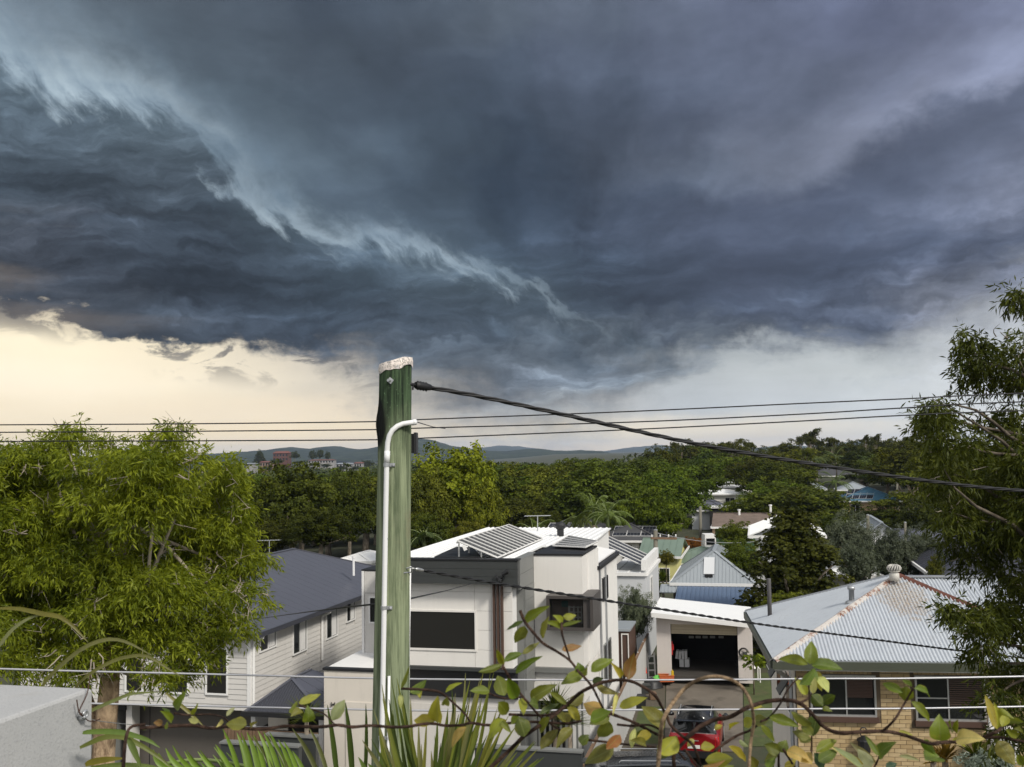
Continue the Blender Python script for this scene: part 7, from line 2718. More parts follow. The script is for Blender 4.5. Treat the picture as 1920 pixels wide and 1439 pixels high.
def mk_gum(seed):
 """tall eucalypt: bare limbs carrying separate leafy heads with sky between"""
 rg = np.random.default_rng(seed)
 heads, lm = [], []
 for k in range(11):
  a = rg.random() * 6.283
  rr = rg.uniform(0.4, 2.5)
  h = np.array([math.cos(a) * rr, math.sin(a) * rr, rg.uniform(-0.9, 2.6) - 0.25 * rr])
  heads.append(h)
  lm.append(((0, 0, rg.uniform(-2.5, 0.2)), tuple(h), 0.09))
 Vs, Ts = [], []
 for h in heads:
  V, T = clump_crown(rg, (0.75, 0.75, 0.55), 13, 40, 0.36, 0.24, 0.12, flat=0.8, shell=(0.2, 1.0), core=False)
  Vs.append(V + h)
  Ts.append(T)
 return proto('gum', np.concatenate(Vs), np.concatenate(Ts), M['leaf_broad'], [(0, 0, -12), (0.2, 0, -6), (0, 0.1, -2), (0.1, 0, 1.4)], [0.28, 0.24, 0.17, 0.06], lm, M['bark'])

PR['gum'] = [mk_gum(80 + k) for k in range(3)]

def plant_tree(kind, px, ytop, D, wpx, hpx, name, label, color=(1, 1, 1), group=None, rot=None):
 """a tree whose crown is wpx wide and hpx tall in the photograph, standing at distance D"""
 protos = PR[kind]
 me, tm = protos[random.randrange(len(protos))]
 ext = {'round': (3.4, 3.3), 'fine': (3.3, 2.9), 'flat': (3.7, 2.3), 'cone': (1.45, 3.2), 'olive': (2.6, 2.55), 'far': (3.5, 3.2), 'gum': (3.3, 3.2)}[kind]
 sx = wpx * D / FPX / (2 * ext[0])
 sz = hpx * D / FPX / (2 * ext[1])
 top = at(px, ytop, D)
 c = Vector((top.x, top.y, top.z - sz * ext[1]))
 gz = ground_z(c.x, c.y)
 root = bpy.data.objects.new(name, None)
 COL.objects.link(root)
 root.location = (c.x, c.y, gz)
 root.rotation_euler = (0, 0, random.uniform(0, 6.28) if rot is None else rot)
 put_props(root, label, 'tree', group)
 for nm, mesh in (('crown', me), ('trunk', tm)):
  o = bpy.data.objects.new(nm, mesh)
  COL.objects.link(o)
  o.parent = root
  o.location = (0, 0, c.z - gz)
  o.scale = (sx, sx, sz)
  if nm == 'crown':
   o.color = (*color, 1)
 return root

# named trees, near to far
plant_tree('olive', 1189, 1094, 46, 78, 120, 'olive_tree', 'small silvery olive tree between the white house and the garage', (0.95, 1.0, 0.9))
plant_tree('cone', 1487, 952, 51, 165, 250, 'conifer_tree', 'dense dark golden green conifer shaped tree behind the tin roof', (0.52, 0.52, 0.42))
plant_tree('fine', 1470, 1110, 48, 110, 60, 'shrub_tree', 'low bright green tree tucked at the foot of the dark conifer', (1.3, 1.35, 0.9))
plant_tree('olive', 1592, 955, 56, 105, 140, 'olive_tree', 'taller pale grey olive tree right of the dark conifer', (0.92, 0.95, 0.9))
plant_tree('olive', 1606, 1010, 52, 90, 100, 'olive_tree', 'shorter grey olive tree in front of the taller one', (0.8, 0.85, 0.8))
plant_tree('olive', 1668, 982, 54, 110, 130, 'olive_tree', 'wide dull grey olive tree behind the roof ventilator', (0.62, 0.66, 0.6))
plant_tree('olive', 1728, 980, 55, 95, 130, 'olive_tree', 'rightmost grey olive tree beside the slate roofs', (0.66, 0.7, 0.64))
plant_tree('fine', 1752, 1040, 46, 36, 60, 'shrub_tree', 'small olive green bush in front of the slate roof', (1.0, 0.95, 0.8))
plant_tree('round', 855, 822, 62, 176, 205, 'round_tree', 'big bright yellow green round tree right behind the pole', (1.75, 1.85, 0.68))
plant_tree('round', 800, 880, 58, 110, 160, 'round_tree', 'darker green tree hugging the pole beside the bright one', (1.0, 1.0, 0.65))
plant_tree('round', 905, 900, 60, 90, 150, 'round_tree', 'speckled olive tree on the shoulder of the bright round tree', (1.45, 1.45, 0.7))
plant_tree('fine', 800, 960, 50, 110, 90, 'shrub_tree', 'dark green thicket behind the solar panels', (0.75, 0.85, 0.6))
plant_tree('fine', 880, 975, 52, 90, 70, 'shrub_tree', 'mid green bush rising behind the left end of the solar panels', (1.2, 1.1, 0.7))
plant_tree('fine', 550, 862, 66, 190, 190, 'spreading_tree', 'large olive green spreading tree behind the slate hip roof', (0.72, 0.78, 0.5))
plant_tree('fine', 655, 872, 70, 120, 170, 'spreading_tree', 'dark spreading tree between the slate roof and the pole', (0.55, 0.63, 0.4))
plant_tree('fine', 480, 900, 68, 90, 150, 'spreading_tree', 'dark green tree at the edge of the big weeping tree', (0.55, 0.62, 0.42))
plant_tree('fine', 600, 950, 58, 140, 90, 'spreading_tree', 'dark thicket just above the slate hip roof', (0.46, 0.50, 0.34))
plant_tree('fine', 510, 970, 60, 110, 80, 'spreading_tree', 'low dark thicket behind the television antenna', (0.52, 0.52, 0.36))
plant_tree('flat', 1228, 908, 86, 165, 130, 'poinciana_tree', 'broad layered deep green tree left of the green house', (0.95, 1.15, 0.45))
plant_tree('flat', 1180, 935, 88, 90, 80, 'poinciana_tree', 'smaller layered green tree behind the palms', (0.9, 1.1, 0.5))
plant_tree('flat', 1525, 920, 108, 150, 90, 'poinciana_tree', 'layered bright green tree above the dark conifer', (1.25, 1.45, 0.55))
plant_tree('flat', 1392, 930, 106, 110, 70, 'poinciana_tree', 'layered green tree between the slate blue roof and the green house', (1.05, 1.2, 0.5))
plant_tree('flat', 1462, 935, 102, 80, 65, 'poinciana_tree', 'yellowish layered tree right of the brown tile roof', (1.5, 1.35, 0.55))
plant_tree('fine', 1380, 975, 80, 80, 60, 'shrub_tree', 'leafy tree covering the right end of the green house', (0.95, 1.05, 0.55))
plant_tree('fine', 1395, 1012, 60, 95, 90, 'shrub_tree', 'leafy green tree at the left foot of the white gable house', (0.85, 1.0, 0.55))
plant_tree('fine', 1370, 1010, 76, 70, 60, 'shrub_tree', 'green shrubbery tree below the green house deck', (0.9, 1.05, 0.55))
plant_tree('fine', 1296, 1007, 86, 68, 40, 'red_leaf_bush', 'rusty red leaved bush in front of the green house', (2.6, 0.9, 0.9))
plant_tree('fine', 1248, 1030, 74, 34, 36, 'shrub_tree', 'small olive tree standing before the long green roof', (1.2, 1.0, 0.6))
plant_tree('round', 1440, 862, 128, 130, 85, 'round_tree', 'dark heavy tree hiding the right end of the long white house', (0.65, 0.72, 0.45))
plant_tree('fine', 1655, 945, 100, 150, 60, 'hedge_tree', 'dark hedge like tree below the blue tile roof', (0.48, 0.55, 0.36))
plant_tree('fine', 1560, 965, 92, 110, 50, 'hedge_tree', 'dark green tree under the left end of the blue tile roof', (0.6, 0.72, 0.4))
plant_tree('fine', 1730, 930, 90, 110, 110, 'hedge_tree', 'dark tree behind the hanging branches on the right', (0.45, 0.5, 0.35))
plant_tree('fine', 1830, 900, 80, 160, 160, 'hedge_tree', 'dark tree mass at the far right behind the dark drooping tree', (0.42, 0.46, 0.32))
# the green belt across the valley
for (px, yt, D, w, h, col, lab) in (
  (960, 868, 112, 130, 110, (1.1, 1.1, 0.7), 'broad mottled green tree just right of the bright round tree'), (1045, 866, 118, 110, 100, (0.85, 0.85, 0.55), 'olive crown left of the pair of dark green crowns'),
  (1075, 858, 150, 100, 60, (0.9, 1.05, 0.5), 'bright green crown breaking the skyline in the middle of the valley'), (1140, 862, 150, 90, 70, (0.75, 0.9, 0.45), 'dark green crown right of the bright skyline crown'),
  (1185, 880, 140, 80, 70, (0.7, 0.85, 0.45), 'dark green crown left of the dead fronded palm'), (1060, 905, 104, 130, 90, (0.8, 0.75, 0.5), 'grey green tree in front of the valley crowns'),
  (970, 930, 96, 140, 80, (0.65, 0.66, 0.42), 'dark tree above the television antenna'), (1125, 915, 100, 90, 90, (0.8, 0.85, 0.5), 'green tree above the palms'),
  (930, 900, 108, 70, 90, (0.9, 0.9, 0.55), 'narrow green tree in the shade of the bright round tree'), (1020, 955, 84, 90, 60, (0.6, 0.62, 0.4), 'low dark tree behind the long antenna')):
 plant_tree('round' if w > 100 else 'fine', px, yt, D, w, h, 'valley_tree', lab, col, 'trees in the valley belt')
for (px, yt, D, w, h, col, lab) in (
  (1278, 822, 190, 110, 75, (0.62, 0.6, 0.42), 'dark gum tree with a rounded head where the hills meet the wooded slope'), (1372, 820, 200, 100, 60, (0.75, 0.72, 0.5), 'thin gum tree with see-through crown above the rust red roof'),
  (1402, 826, 206, 60, 50, (0.7, 0.7, 0.5), 'slight gum tree beside the see-through gum'), (1518, 800, 210, 90, 75, (0.55, 0.55, 0.4), 'tallest dark gum tree on the ridge'), (1560, 818, 214, 70, 55, (0.62, 0.6, 0.45), 'gum tree right of the tallest ridge gum'),
  (1622, 813, 222, 40, 45, (0.6, 0.6, 0.45), 'slim gum with a flat head on the ridge'), (1690, 806, 216, 90, 60, (0.72, 0.7, 0.5), 'wide pale gum tree on the ridge near the right edge'), (1735, 800, 205, 80, 70, (0.66, 0.64, 0.46), 'gum tree on the ridge just behind the hanging branches'),
  (1450, 838, 200, 60, 40, (0.6, 0.6, 0.42), 'small flat topped gum under the black cable')):
 plant_tree('gum', px, yt, D, w, h * 1.25, 'gum_tree', lab, col, 'gum trees along the ridge')
for k, (px, yt, w, h, kd) in enumerate(((1240, 842, 70, 50, 'fine'), (1310, 832, 80, 60, 'round'), (1345, 838, 60, 50, 'fine'), (1430, 846, 80, 50, 'fine'), (1475, 832, 60, 60, 'round'), (1545, 832, 80, 60, 'fine'), (1590, 838, 60, 50, 'gum'), (1600, 832, 50, 50, 'fine'), (1660, 826, 80, 60, 'round'), (1715, 822, 80, 70, 'fine'), (1385, 848, 50, 40, 'fine'), (1500, 826, 50, 50, 'gum'), (1640, 820, 50, 55, 'gum'), (1265, 836, 50, 50, 'gum'))):
 plant_tree(kd, px, yt - 9, 226 + 5 * (k % 3), w * 1.15, h * 1.25, 'ridge_tree', 'dark crown on the skyline ridge %s' % ('left of the see-through gum' if px < 1350 else 'below the black cable' if px < 1480 else 'around the tallest ridge gum' if px < 1570 else 'right of the tallest ridge gum'), (0.6, 0.6, 0.45), 'skyline trees on the ridge at %s' % ('its left end' if px < 1350 else 'the cable' if px < 1480 else 'its top' if px < 1570 else 'its right end'))
# infill over the slope and the valley floor
cnt = 0
tries = 0
rngF = np.random.default_rng(21)
spots = []
while cnt < 170 and tries < 9000:
 tries += 1
 D = 96 * (2.75 ** rngF.random())
 px = rngF.uniform(440, 1930) if tries % 3 else rngF.uniform(1200, 1800)
 P = at(px, 900, D)
 gz = ground_z(P.x, D)
 right = sstep(px, 1180, 1300)
 hgt = rngF.uniform(5.5, 9.0) * (1.0 if right > 0.5 else 1.12)
 top = Vector((P.x, D, gz + hgt))
 x, y = pix(top)
 lim = np.interp(px, [440, 520, 640, 720, 900, 1000, 1080, 1180, 1230, 1300, 1420, 1500, 1700, 1930], [880, 876, 878, 880, 870, 870, 864, 870, 848, 838, 848, 840, 832, 822])
 if y < lim - 4 or y > 985:
  continue
 if D < 150 and 1285 < px < 1400 and y < 960:
  continue
 if D < 145 and 1495 < px < 1690 and y < 945:
  continue
 if D < 190 and 1360 < px < 1425 and y < 895:
  continue
 if D < 200 and 1515 < px < 1600 and y < 885:
  continue
 if any(abs(px - a) < 34 and abs(D - b) < 12 for a, b in spots):
  continue
 spots.append((px, D))
 w = rngF.uniform(6.0, 12.5) * FPX / D
 h = hgt * rngF.uniform(0.75, 0.95) * FPX / D
 k = rngF.random()
 g = rngF.uniform(0.40, 1.30)
 col = (g * rngF.uniform(0.72, 1.05), g, g * rngF.uniform(0.45, 0.75))
 kind = 'gum' if right > 0.5 and k < 0.22 else ('far' if D > 170 else ('round' if k < 0.6 else 'fine'))
 tone = 'pale' if g > 0.95 else 'mid green' if g > 0.75 else 'dark'
 form = {'gum': 'open gum', 'far': 'small round tree', 'round': 'rounded tree', 'fine': 'fine leaved tree'}[kind]
 row = 'front' if D < 130 else 'middle' if D < 185 else 'far'
 place = next(n for lim_, n in ((640, 'behind the slate hip roof'), (760, 'hard by the green pole'), (930, 'beside the bright round tree'), (1080, 'over the television antenna'), (1220, 'above the palms'), (1310, 'left of the white hillside house'),
         (1430, 'around the rust red roof'), (1520, 'under the tallest ridge gum'), (1600, 'around the dark hillside roof'), (1720, 'above the blue tile roof'), (9999, 'behind the dark drooping tree')) if px < lim_)
 lab = '%s %s in the %s rows %s' % (tone, form, row, place)
 grp = 'bush trees %s' % place
 plant_tree(kind, px, y, D, w, h, 'bush_tree', lab, col, grp)
 cnt += 1

for k, (px, yt, w, h, kind) in enumerate(((487, 846, 18, 24, 'cone'), (553, 846, 22, 18, 'far'), (586, 844, 16, 22, 'far'), (600, 842, 16, 22, 'far'), (614, 846, 14, 20, 'far'), (520, 861, 30, 10, 'far'), (560, 864, 26, 10, 'far'), (590, 868, 24, 8, 'far'), (640, 874, 30, 9, 'far'), (612, 869, 22, 9, 'far'), (668, 874, 24, 9, 'far'), (690, 862, 26, 16, 'far'), (500, 874, 24, 10, 'far'))):
 plant_tree(kind, px, yt, 790 if h > 12 else 700, w, h, 'distant_tree', 'far off dark pine standing by the red brick building' if k == 0 else 'dark tree rising behind the far ridge houses' if h > 12 else 'low tree in front of the far ridge houses', (0.45, 0.5, 0.4), 'distant ridge trees' if k else None)

# ---- far woodland over the plain: one mass
rngW = np.random.default_rng(33)
Vs, Ts = [], []
NW = 3600
D = 250 * (10.5 ** rngW.random(NW))
ang = rngW.uniform(-0.36, 0.40, NW)
X = D * ang
for i in range(NW):
 gz = ground_z(float(X[i]), float(D[i]))
 r = rngW.uniform(3.0, 5.5)
 if ang[i] > 0.10 and (D[i] < 280 or D[i] > 900):
  continue
 q_ = pix((X[i], D[i], gz + r * 1.75))
 if q_[1] < np.interp(q_[0], [400, 900, 1100, 1230, 1400, 1700], [872, 868, 866, 846, 840, 828]):
  continue
 k = 64 if D[i] < 900 or ang[i] > 0.08 else 26
 d = unit(rngW.normal(size=(k, 3)) + np.array([0, -0.5, 0.5]))
 p = np.array([X[i], D[i], gz + r * 0.8]) + d * np.array([r, r, r * 0.85])
 nor = unit(d + rngW.normal(size=(k, 3)) * 0.45)
 ax = unit(np.cross(nor, rngW.normal(size=(k, 3))))
 Vs.append(leaf_quads(p, ax, np.cross(nor, ax), np.full(k, r * (0.36 if k > 30 else 0.8)), np.full(k, r * (0.28 if k > 30 else 0.65))))
 Ts.append(np.clip(rngW.random() * 0.6 + rngW.random(k) * 0.4, 0, 1))
M['leaf_far'] = leaf_mat('woodland_leaf', (0.024, 0.036, 0.012), (0.080, 0.094, 0.032), 0.12, 0.8, 0.0)
fw_ = link_mesh('far_woodland', quads_mesh('far_woodland', np.concatenate(Vs), 4, np.concatenate(Ts), M['leaf_far']))
put_props(fw_, kind='stuff')

# ---- palms
def frond(base, az, el, L, rng, nleaf=22, lw=0.05, ll=0.5, droop=0.8):
 """an arching midrib with two rows of hanging leaflets"""
 p = np.array(base, float)
 d = np.array([math.cos(az) * math.cos(el), math.sin(az) * math.cos(el), math.sin(el)])
 pts = [p.copy()]
 st = L / 12
 for k in range(12):
  d = unit(d + np.array([0, 0, -droop * 0.16 * (0.5 + k / 10)]))
  p = p + d * st
  pts.append(p.copy())
 pts = np.array(pts)
 out = []
 for k in range(nleaf):
  t = 0.12 + 0.86 * k / (nleaf - 1)
  i = min(int(t * 12), 11)
  f = t * 12 - i
  q = pts[i] * (1 - f) + pts[i + 1] * f
  tg = unit(pts[i + 1] - pts[i])
  sd_ = unit(np.cross(tg, [0, 0, 1.0]))
  l = ll * math.sin(math.pi * (0.18 + 0.75 * t)) * rng.uniform(0.85, 1.1)
  for s_ in (-1, 1):
   a = unit(sd_ * s_ + tg * 0.7 + np.array([0, 0, -0.45]) + rng.normal(size=3) * 0.10)
   out.append(leaf_quads(q[None], a[None], np.cross(a, tg)[None] + tg[None] * 0.8, np.array([l]), np.array([lw]), 0.25)[0])
 return pts, np.array(out)

def palm_proto(seed, nf=15, L=2.3, dead=False):
 rg = np.random.default_rng(seed)
 res = []
 for k in range(nf):
  az = k * 2.39996 + rg.uniform(-0.2, 0.2)
  el = rg.uniform(-0.1, 1.25)
  pts, V = frond((0, 0, 0), az, el, L * rg.uniform(0.85, 1.1), rg)
  res.append((pts, V))
 return res

def make_palm(px, ytop, ybase, D, L, label, color, seed, dead=False, nf=15):
 c = at(px, ytop, D)
 gz = ground_z(c.x, c.y)
 t = thing('palm_tree', label, 'palm', (c.x, c.y, gz), 'palms')
 m = MB()
 m.tube([(c.x, c.y, gz - .2), (c.x + .05, c.y, (gz + c.z) / 2), (c.x, c.y, c.z - 0.3)], [0.14, 0.11, 0.10], 9)
 m.build('trunk', M['bark'], t, True)
 m = MB()
 m.tube([(c.x, c.y, c.z - 0.9), (c.x, c.y, c.z - 0.3), (c.x, c.y, c.z + 0.1)], [0.12, 0.11, 0.05], 9)
 m.build('crownshaft', M['leaf_stem'], t, True)
 if dead:
  rg = np.random.default_rng(seed + 5)
  Vs = []
  for k in range(10):
   _, V = frond((c.x, c.y, c.z - 0.1), k * 0.63, -0.9 + rg.uniform(-0.3, 0.3), L * 0.8, rg, 14, 0.06, 0.35)
   Vs.append(V)
  V = np.concatenate(Vs)
  link_mesh('dead_frond', quads_mesh('dead_frond', V, 4, np.full(len(V), 0.5), M['deadleaf']), None, t)
 for pts, V in palm_proto(seed, nf, L):
  o = link_mesh('frond', quads_mesh('frond', V + np.array([c.x, c.y, c.z]), 4, np.random.default_rng(seed).random(len(V)), M['leaf_palm']), None, t)
  o.color = (*color, 1)
  m = MB()
  m.tube([tuple(q + np.array([c.x, c.y, c.z])) for q in pts[::2]], [0.03, 0.026, 0.022, 0.018, 0.014, 0.01, 0.006], 4, False)
  m.build('midrib', M['leaf_stem'], o)

M['leaf_stem'] = paint('green_stem', (0.16, 0.20, 0.07), 0.55, var=0.15)
M['deadleaf'] = leaf_mat('dead_frond_leaf', (0.20, 0.085, 0.03), (0.30, 0.14, 0.06), 0.2)
make_palm(1113, 958, 1015, 66, 1.75, 'taller palm with green crownshaft left of the pair before the ochre house', (1.3, 1.35, 0.9), 3)
make_palm(1139, 968, 1015, 64, 1.7, 'shorter palm with drooping fronds right of the pair before the ochre house', (1.2, 1.3, 0.9), 4)
make_palm(1092, 975, 1015, 68, 1.6, 'small palm with yellowish fronds at the left of the palm pair', (1.4, 1.3, 0.7), 5)
make_palm(1212, 884, 930, 150, 2.4, 'palm with rusty dead fronds hanging under its crown in the valley', (0.9, 0.95, 0.7), 6, True)
make_palm(1277, 880, 920, 160, 2.2, 'slim palm on the slope left of the white hillside house', (0.9, 1.0, 0.7), 7)
make_palm(1291, 884, 920, 158, 2.0, 'slim palm touching the white hillside house', (0.9, 1.0, 0.7), 8)
make_palm(1567, 905, 950, 120, 2.6, 'palm with long fronds in front of the blue tile roof', (0.9, 1.05, 0.8), 9)
make_palm(1567, 856, 900, 175, 3.0, 'palm on the ridge below the gum trees', (0.8, 0.9, 0.7), 10)
make_palm(1530, 862, 900, 170, 2.8, 'left palm of the ridge pair above the dark brown roof', (0.8, 0.9, 0.7), 11)
make_palm(1625, 868, 905, 165, 2.8, 'palm standing right of the dark brown hillside roof', (0.8, 0.9, 0.7), 12)
make_palm(1000, 1000, 1020, 60, 1.5, 'low palm tuft behind the television antenna of the white house', (0.9, 0.95, 0.6), 13)
make_palm(795, 1008, 1040, 49, 1.1, 'low dark palm in the thicket beside the pole', (0.45, 0.55, 0.35), 14)

def spiky_plant(name, label, c, n, L, wd, rng, mat, color, spread=1.2, cat='plant', group=None, fold=0.0):
 """stiff sword leaves from one heart"""
 t = thing(name, label, cat, (c.x, c.y, ground_z(c.x, c.y)), group)
 V = []
 for k in range(n):
  az, el = rng.random() * 6.283, rng.uniform(0.1, 1.5)
  a = np.array([math.cos(az) * math.cos(el), math.sin(az) * math.cos(el), math.sin(el) * spread])
  V.append(leaf_quads(np.array(c)[None], a[None], np.cross(a, [0, 0, 1.0])[None] + 1e-3, np.array([L * rng.uniform(0.7, 1.15)]), np.array([wd]), 0.15)[0])
 o = link_mesh('leaves', quads_mesh('leaves', np.array(V), 4, rng.random(n), mat), None, t)
 o.color = (*color, 1)
 m = MB()
 m.tube([(c.x, c.y, ground_z(c.x, c.y) - .1), c], [0.09, 0.06], 7)
 m.build('stem', M['bark'], t, True)
 return t

rgS = np.random.default_rng(44)
for (px, py, D, L, lab) in ((1228, 1098, 60, 0.9, 'spiky dark yucca at the left of the clump before the yellow cottage'), (1243, 1090, 60.5, 0.9, 'taller spiky yucca at the right of the clump before the yellow cottage'), (1236, 1115, 59, 0.9, 'lower yucca in the middle of the clump behind the garage')):
 spiky_plant('yucca_plant', lab, at(px, py, D), 90, L, 0.07, rgS, M['leaf_broad'], (0.8, 0.95, 0.6), 1.1, 'plant', 'yuccas by the yellow cottage')
for (px, py, D, L, lab) in ((1040, 1335, 30.5, 1.0, 'fine leaved cycad fountain below the white tower'), (1068, 1360, 30.2, 0.9, 'second cycad fountain nearer the metal fence')):
 spiky_plant('cycad_plant', lab, at(px, py, D), 150, L, 0.035, rgS, M['leaf_broad'], (0.75, 0.9, 0.6), 0.9, 'plant', 'cycads below the white tower')
spiky_plant('cycad_plant', 'dark spiky cycad beside the porch under the slate roof', at(575, 1350, 29.5), 120, 0.9, 0.035, rgS, M['leaf_broad'], (0.9, 1.0, 0.6), 0.9)
for (px, py, D, L, lab) in ((1772, 1425, 20.6, 0.45, 'bronze leaved cordyline clump against the brick wall'), (1750, 1430, 20.4, 0.35, 'small bronze cordyline left of the clump by the brick wall'), (1830, 1420, 20.3, 0.45, 'green strappy plant under the second brick house window')):
 spiky_plant('cordyline_plant', lab, at(px, py, D), 60, L, 0.06, rgS, M['leaf_broad'], (1.6, 0.9, 0.8) if 'bronze' in lab else (0.9, 1.0, 0.6), 1.6)
# papaya beside the garage and silver shrub by the brick wall
c = at(1412, 1240, 43.0)
pt = thing('papaya_tree', 'young papaya tree with broad leaves beside the right pier of the garage', 'tree', (c.x, c.y, ground_z(c.x, c.y)))
m = MB()
m.tube([(c.x, c.y, ground_z(c.x, c.y)), (c.x, c.y, c.z)], [0.035, 0.025], 7)
m.build('trunk', M['bark'], pt, True)
V = []
for k in range(90):
 az = rgS.random() * 6.283
 rr = rgS.uniform(0.05, 0.42)
 b = np.array([c.x + math.cos(az) * rr, c.y + math.sin(az) * rr, c.z + rgS.uniform(-0.22, 0.32)])
 a = np.array([math.cos(az), math.sin(az), -0.5]) + rgS.normal(size=3) * 0.4
 V.append(leaf_quads(b[None], a[None], rgS.normal(size=3)[None], np.array([0.24]), np.array([0.15]))[0])
o = link_mesh('crown', quads_mesh('crown', np.array(V), 4, rgS.random(len(V)), M['leaf_broad']), None, pt)
o.color = (1.1, 1.3, 0.6, 1)
rg2 = np.random.default_rng(3)
c = at(1850, 1432, 20.0)
V, T = clump_crown(rg2, (0.55, 0.4, 0.22), 40, 60, 0.12, 0.07, 0.02, flat=0.9)
st_ = thing('silver_shrub', 'low silvery grey shrub at the foot of the brick wall under the second window', 'shrub', (c.x, c.y, ground_z(c.x, c.y)))
o = link_mesh('foliage', quads_mesh('foliage', V + np.array(c), 4, T, M['leaf_olive']), None, st_)
o.color = (1.9, 2.0, 2.6, 1)
m = MB()
m.tube([(c.x, c.y, ground_z(c.x, c.y)), (c.x, c.y, c.z)], [0.03, 0.02], 6)
m.build('stem', M['bark'], st_, True)

# ================================================================== the rendered wall at the lower left
mw, gw_, bw_ = new_mat('speckled_grey_render')
co = gw_.n('ShaderNodeTexCoord').outputs['Object']
n1 = gw_.noise(co, 150, 3, 0.7)
n2 = gw_.noise(co, 5, 6, 0.6)
n3 = gw_.noise(gw_.vm('MULTIPLY', co, (18, 18, 0.8)), 1.0, 4, 0.6)
c = gw_.mix(n2, (0.30, 0.305, 0.31), (0.42, 0.42, 0.415))
c = gw_.mix(gw_.m('MULTIPLY', gw_.step(n1, 0.52, 0.68), 0.4), c, (0.20, 0.205, 0.21))
c = gw_.mix(gw_.m('MULTIPLY', gw_.step(n3, 0.55, 0.72), 0.18), c, (0.22, 0.19, 0.15))
WD = 2.6
WC = at(172, 1290.5, WD)
WA = at(0, 1282, WD * 1.025)
u_ = Vector((-0.25, -0.968, 0)).normalized()
v_ = Vector((-0.972, 0.236, 0)).normalized()
hook = at(148, 1345, 2.53)
rst = gw_.vm('MULTIPLY', gw_.vm('SUBTRACT', co, (hook.x, hook.y, hook.z - 0.06)), (1.0, 0.8, 0.14))
c = gw_.mix(gw_.m('MULTIPLY', gw_.step(gw_.m('ADD', gw_.vm('LENGTH', rst), gw_.m('MULTIPLY', gw_.m('SUBTRACT', n3, 0.5), 0.01)), 0.014, 0.004), 0.45), c, (0.17, 0.10, 0.06))
gw_.put(bw_.inputs['Base Color'], c)
bw_.inputs['Roughness'].default_value = 0.85
bn = gw_.n('ShaderNodeBump')
bn.inputs['Strength'].default_value = 0.5
bn.inputs['Distance'].default_value = 0.003
gw_.put(bn.inputs['Height'], n1)
gw_.put(bw_.inputs['Normal'], bn.outputs[0])
wt = thing('rendered_wall', 'speckled grey rendered wall top in the bottom corner with a rusty hook', 'wall', (WC.x, WC.y, 0))
m = MB()
ch = 0.008
ztop = WC.z

def wp(a, b, z):
 q = Vector((WC.x, WC.y, 0)) + u_ * a + v_ * b
 return (q.x, q.y, z)

Lw, Ww, Hw = 2.6, 0.9, 3.2
rings = [(0, ztop - Hw), (0, ztop - ch), (ch * 0.35, ztop - ch * 0.3), (ch, ztop)]
vs_, fs_ = [], []
for ins, z in rings:
 vs_ += [wp(ins, ins, z), wp(Lw - ins, ins, z), wp(Lw - ins, Ww - ins, z), wp(ins, Ww - ins, z)]
for i in range(3):
 for k in range(4):
  a, b = i * 4 + k, i * 4 + (k + 1) % 4
  fs_.append((a, a + 4, b + 4, b))
fs_.append((12, 13, 14, 15)[::-1])
m.add(vs_, fs_)
wall_o = m.build('body', mw, wt)
bmw = bmesh.new()
bmw.from_mesh(wall_o.data)
bmesh.ops.recalc_face_normals(bmw, faces=bmw.faces)
bmw.to_mesh(wall_o.data)
bmw.free()
# the wall's near face, solved for the hook: eye bolt with loose tie wires
nw_ = u_.cross(Vector((0, 0, 1)))
d_ = ray(148, 1345)
kk = (Vector((WC.x, WC.y, 0)) - CAM).dot(nw_) / d_.dot(nw_)
H = CAM + d_ * kk
outn = nw_ if nw_.dot(CAM - H) > 0 else -nw_
m = MB()
m.tube([H, H + outn * 0.016], 0.007, 8)
m.tube([H + outn * 0.018 + Vector((0, 0, 0.008)) + (u_ * math.cos(t) + Vector((0, 0, 1)) * math.sin(t)) * 0.008 for t in [x * math.pi / 6 for x in range(12)]], 0.0035, 6)
m.build('eye_bolt', M['galv'], wt, True)
m = MB()
for pts in ([(0.0, 0.0), (0.02, 0.02), (-0.008, 0.055), (-0.02, 0.10)], [(0, 0), (0.012, 0.012), (0.022, 0.02), (0.03, 0.05)], [(0, 0), (-0.015, -0.012), (-0.035, -0.018), (-0.06, -0.019)]):
 m.tube(through([H + outn * 0.016 + u_ * p[0] + Vector((0, 0, p[1])) for p in pts], 12), 0.0016, 5)
M['rustwire'] = paint('rusty_wire', (0.06, 0.03, 0.02), 0.7, var=0.3)
m.build('tie_wire', M['rustwire'], wt)
put_props(cable('fence_wire', 'hair thin slack wire running from the rusty hook across the tree trunk', through([H + outn * 0.016, at(190, 1353, 2.9), at(260, 1360, 3.4), at(330, 1362, 4.0), at(520, 1363, 5.0)], 20), 0.0011, M['galv'], cat='wire'))

# ================================================================== the twining vine
VD = 1.66
mv, gv_, bv_ = new_mat('vine_leaf')
co = gv_.n('ShaderNodeTexCoord').outputs['Object']
oi = gv_.n('ShaderNodeObjectInfo')
x_, y_, z_ = gv_.sep(co)
off = gv_.vm('ADD', co, gv_.comb(gv_.m('MULTIPLY', oi.outputs['Random'], 37.0), 0, 0))
nb = gv_.noise(off, 3.0, 5, 0.6)
nf = gv_.noise(off, 22, 4, 0.65)
col = gv_.mix(1.0, oi.outputs['Color'], gv_.m('ADD', 0.62, gv_.m('MULTIPLY', nb, 0.75)), 'MULTIPLY')
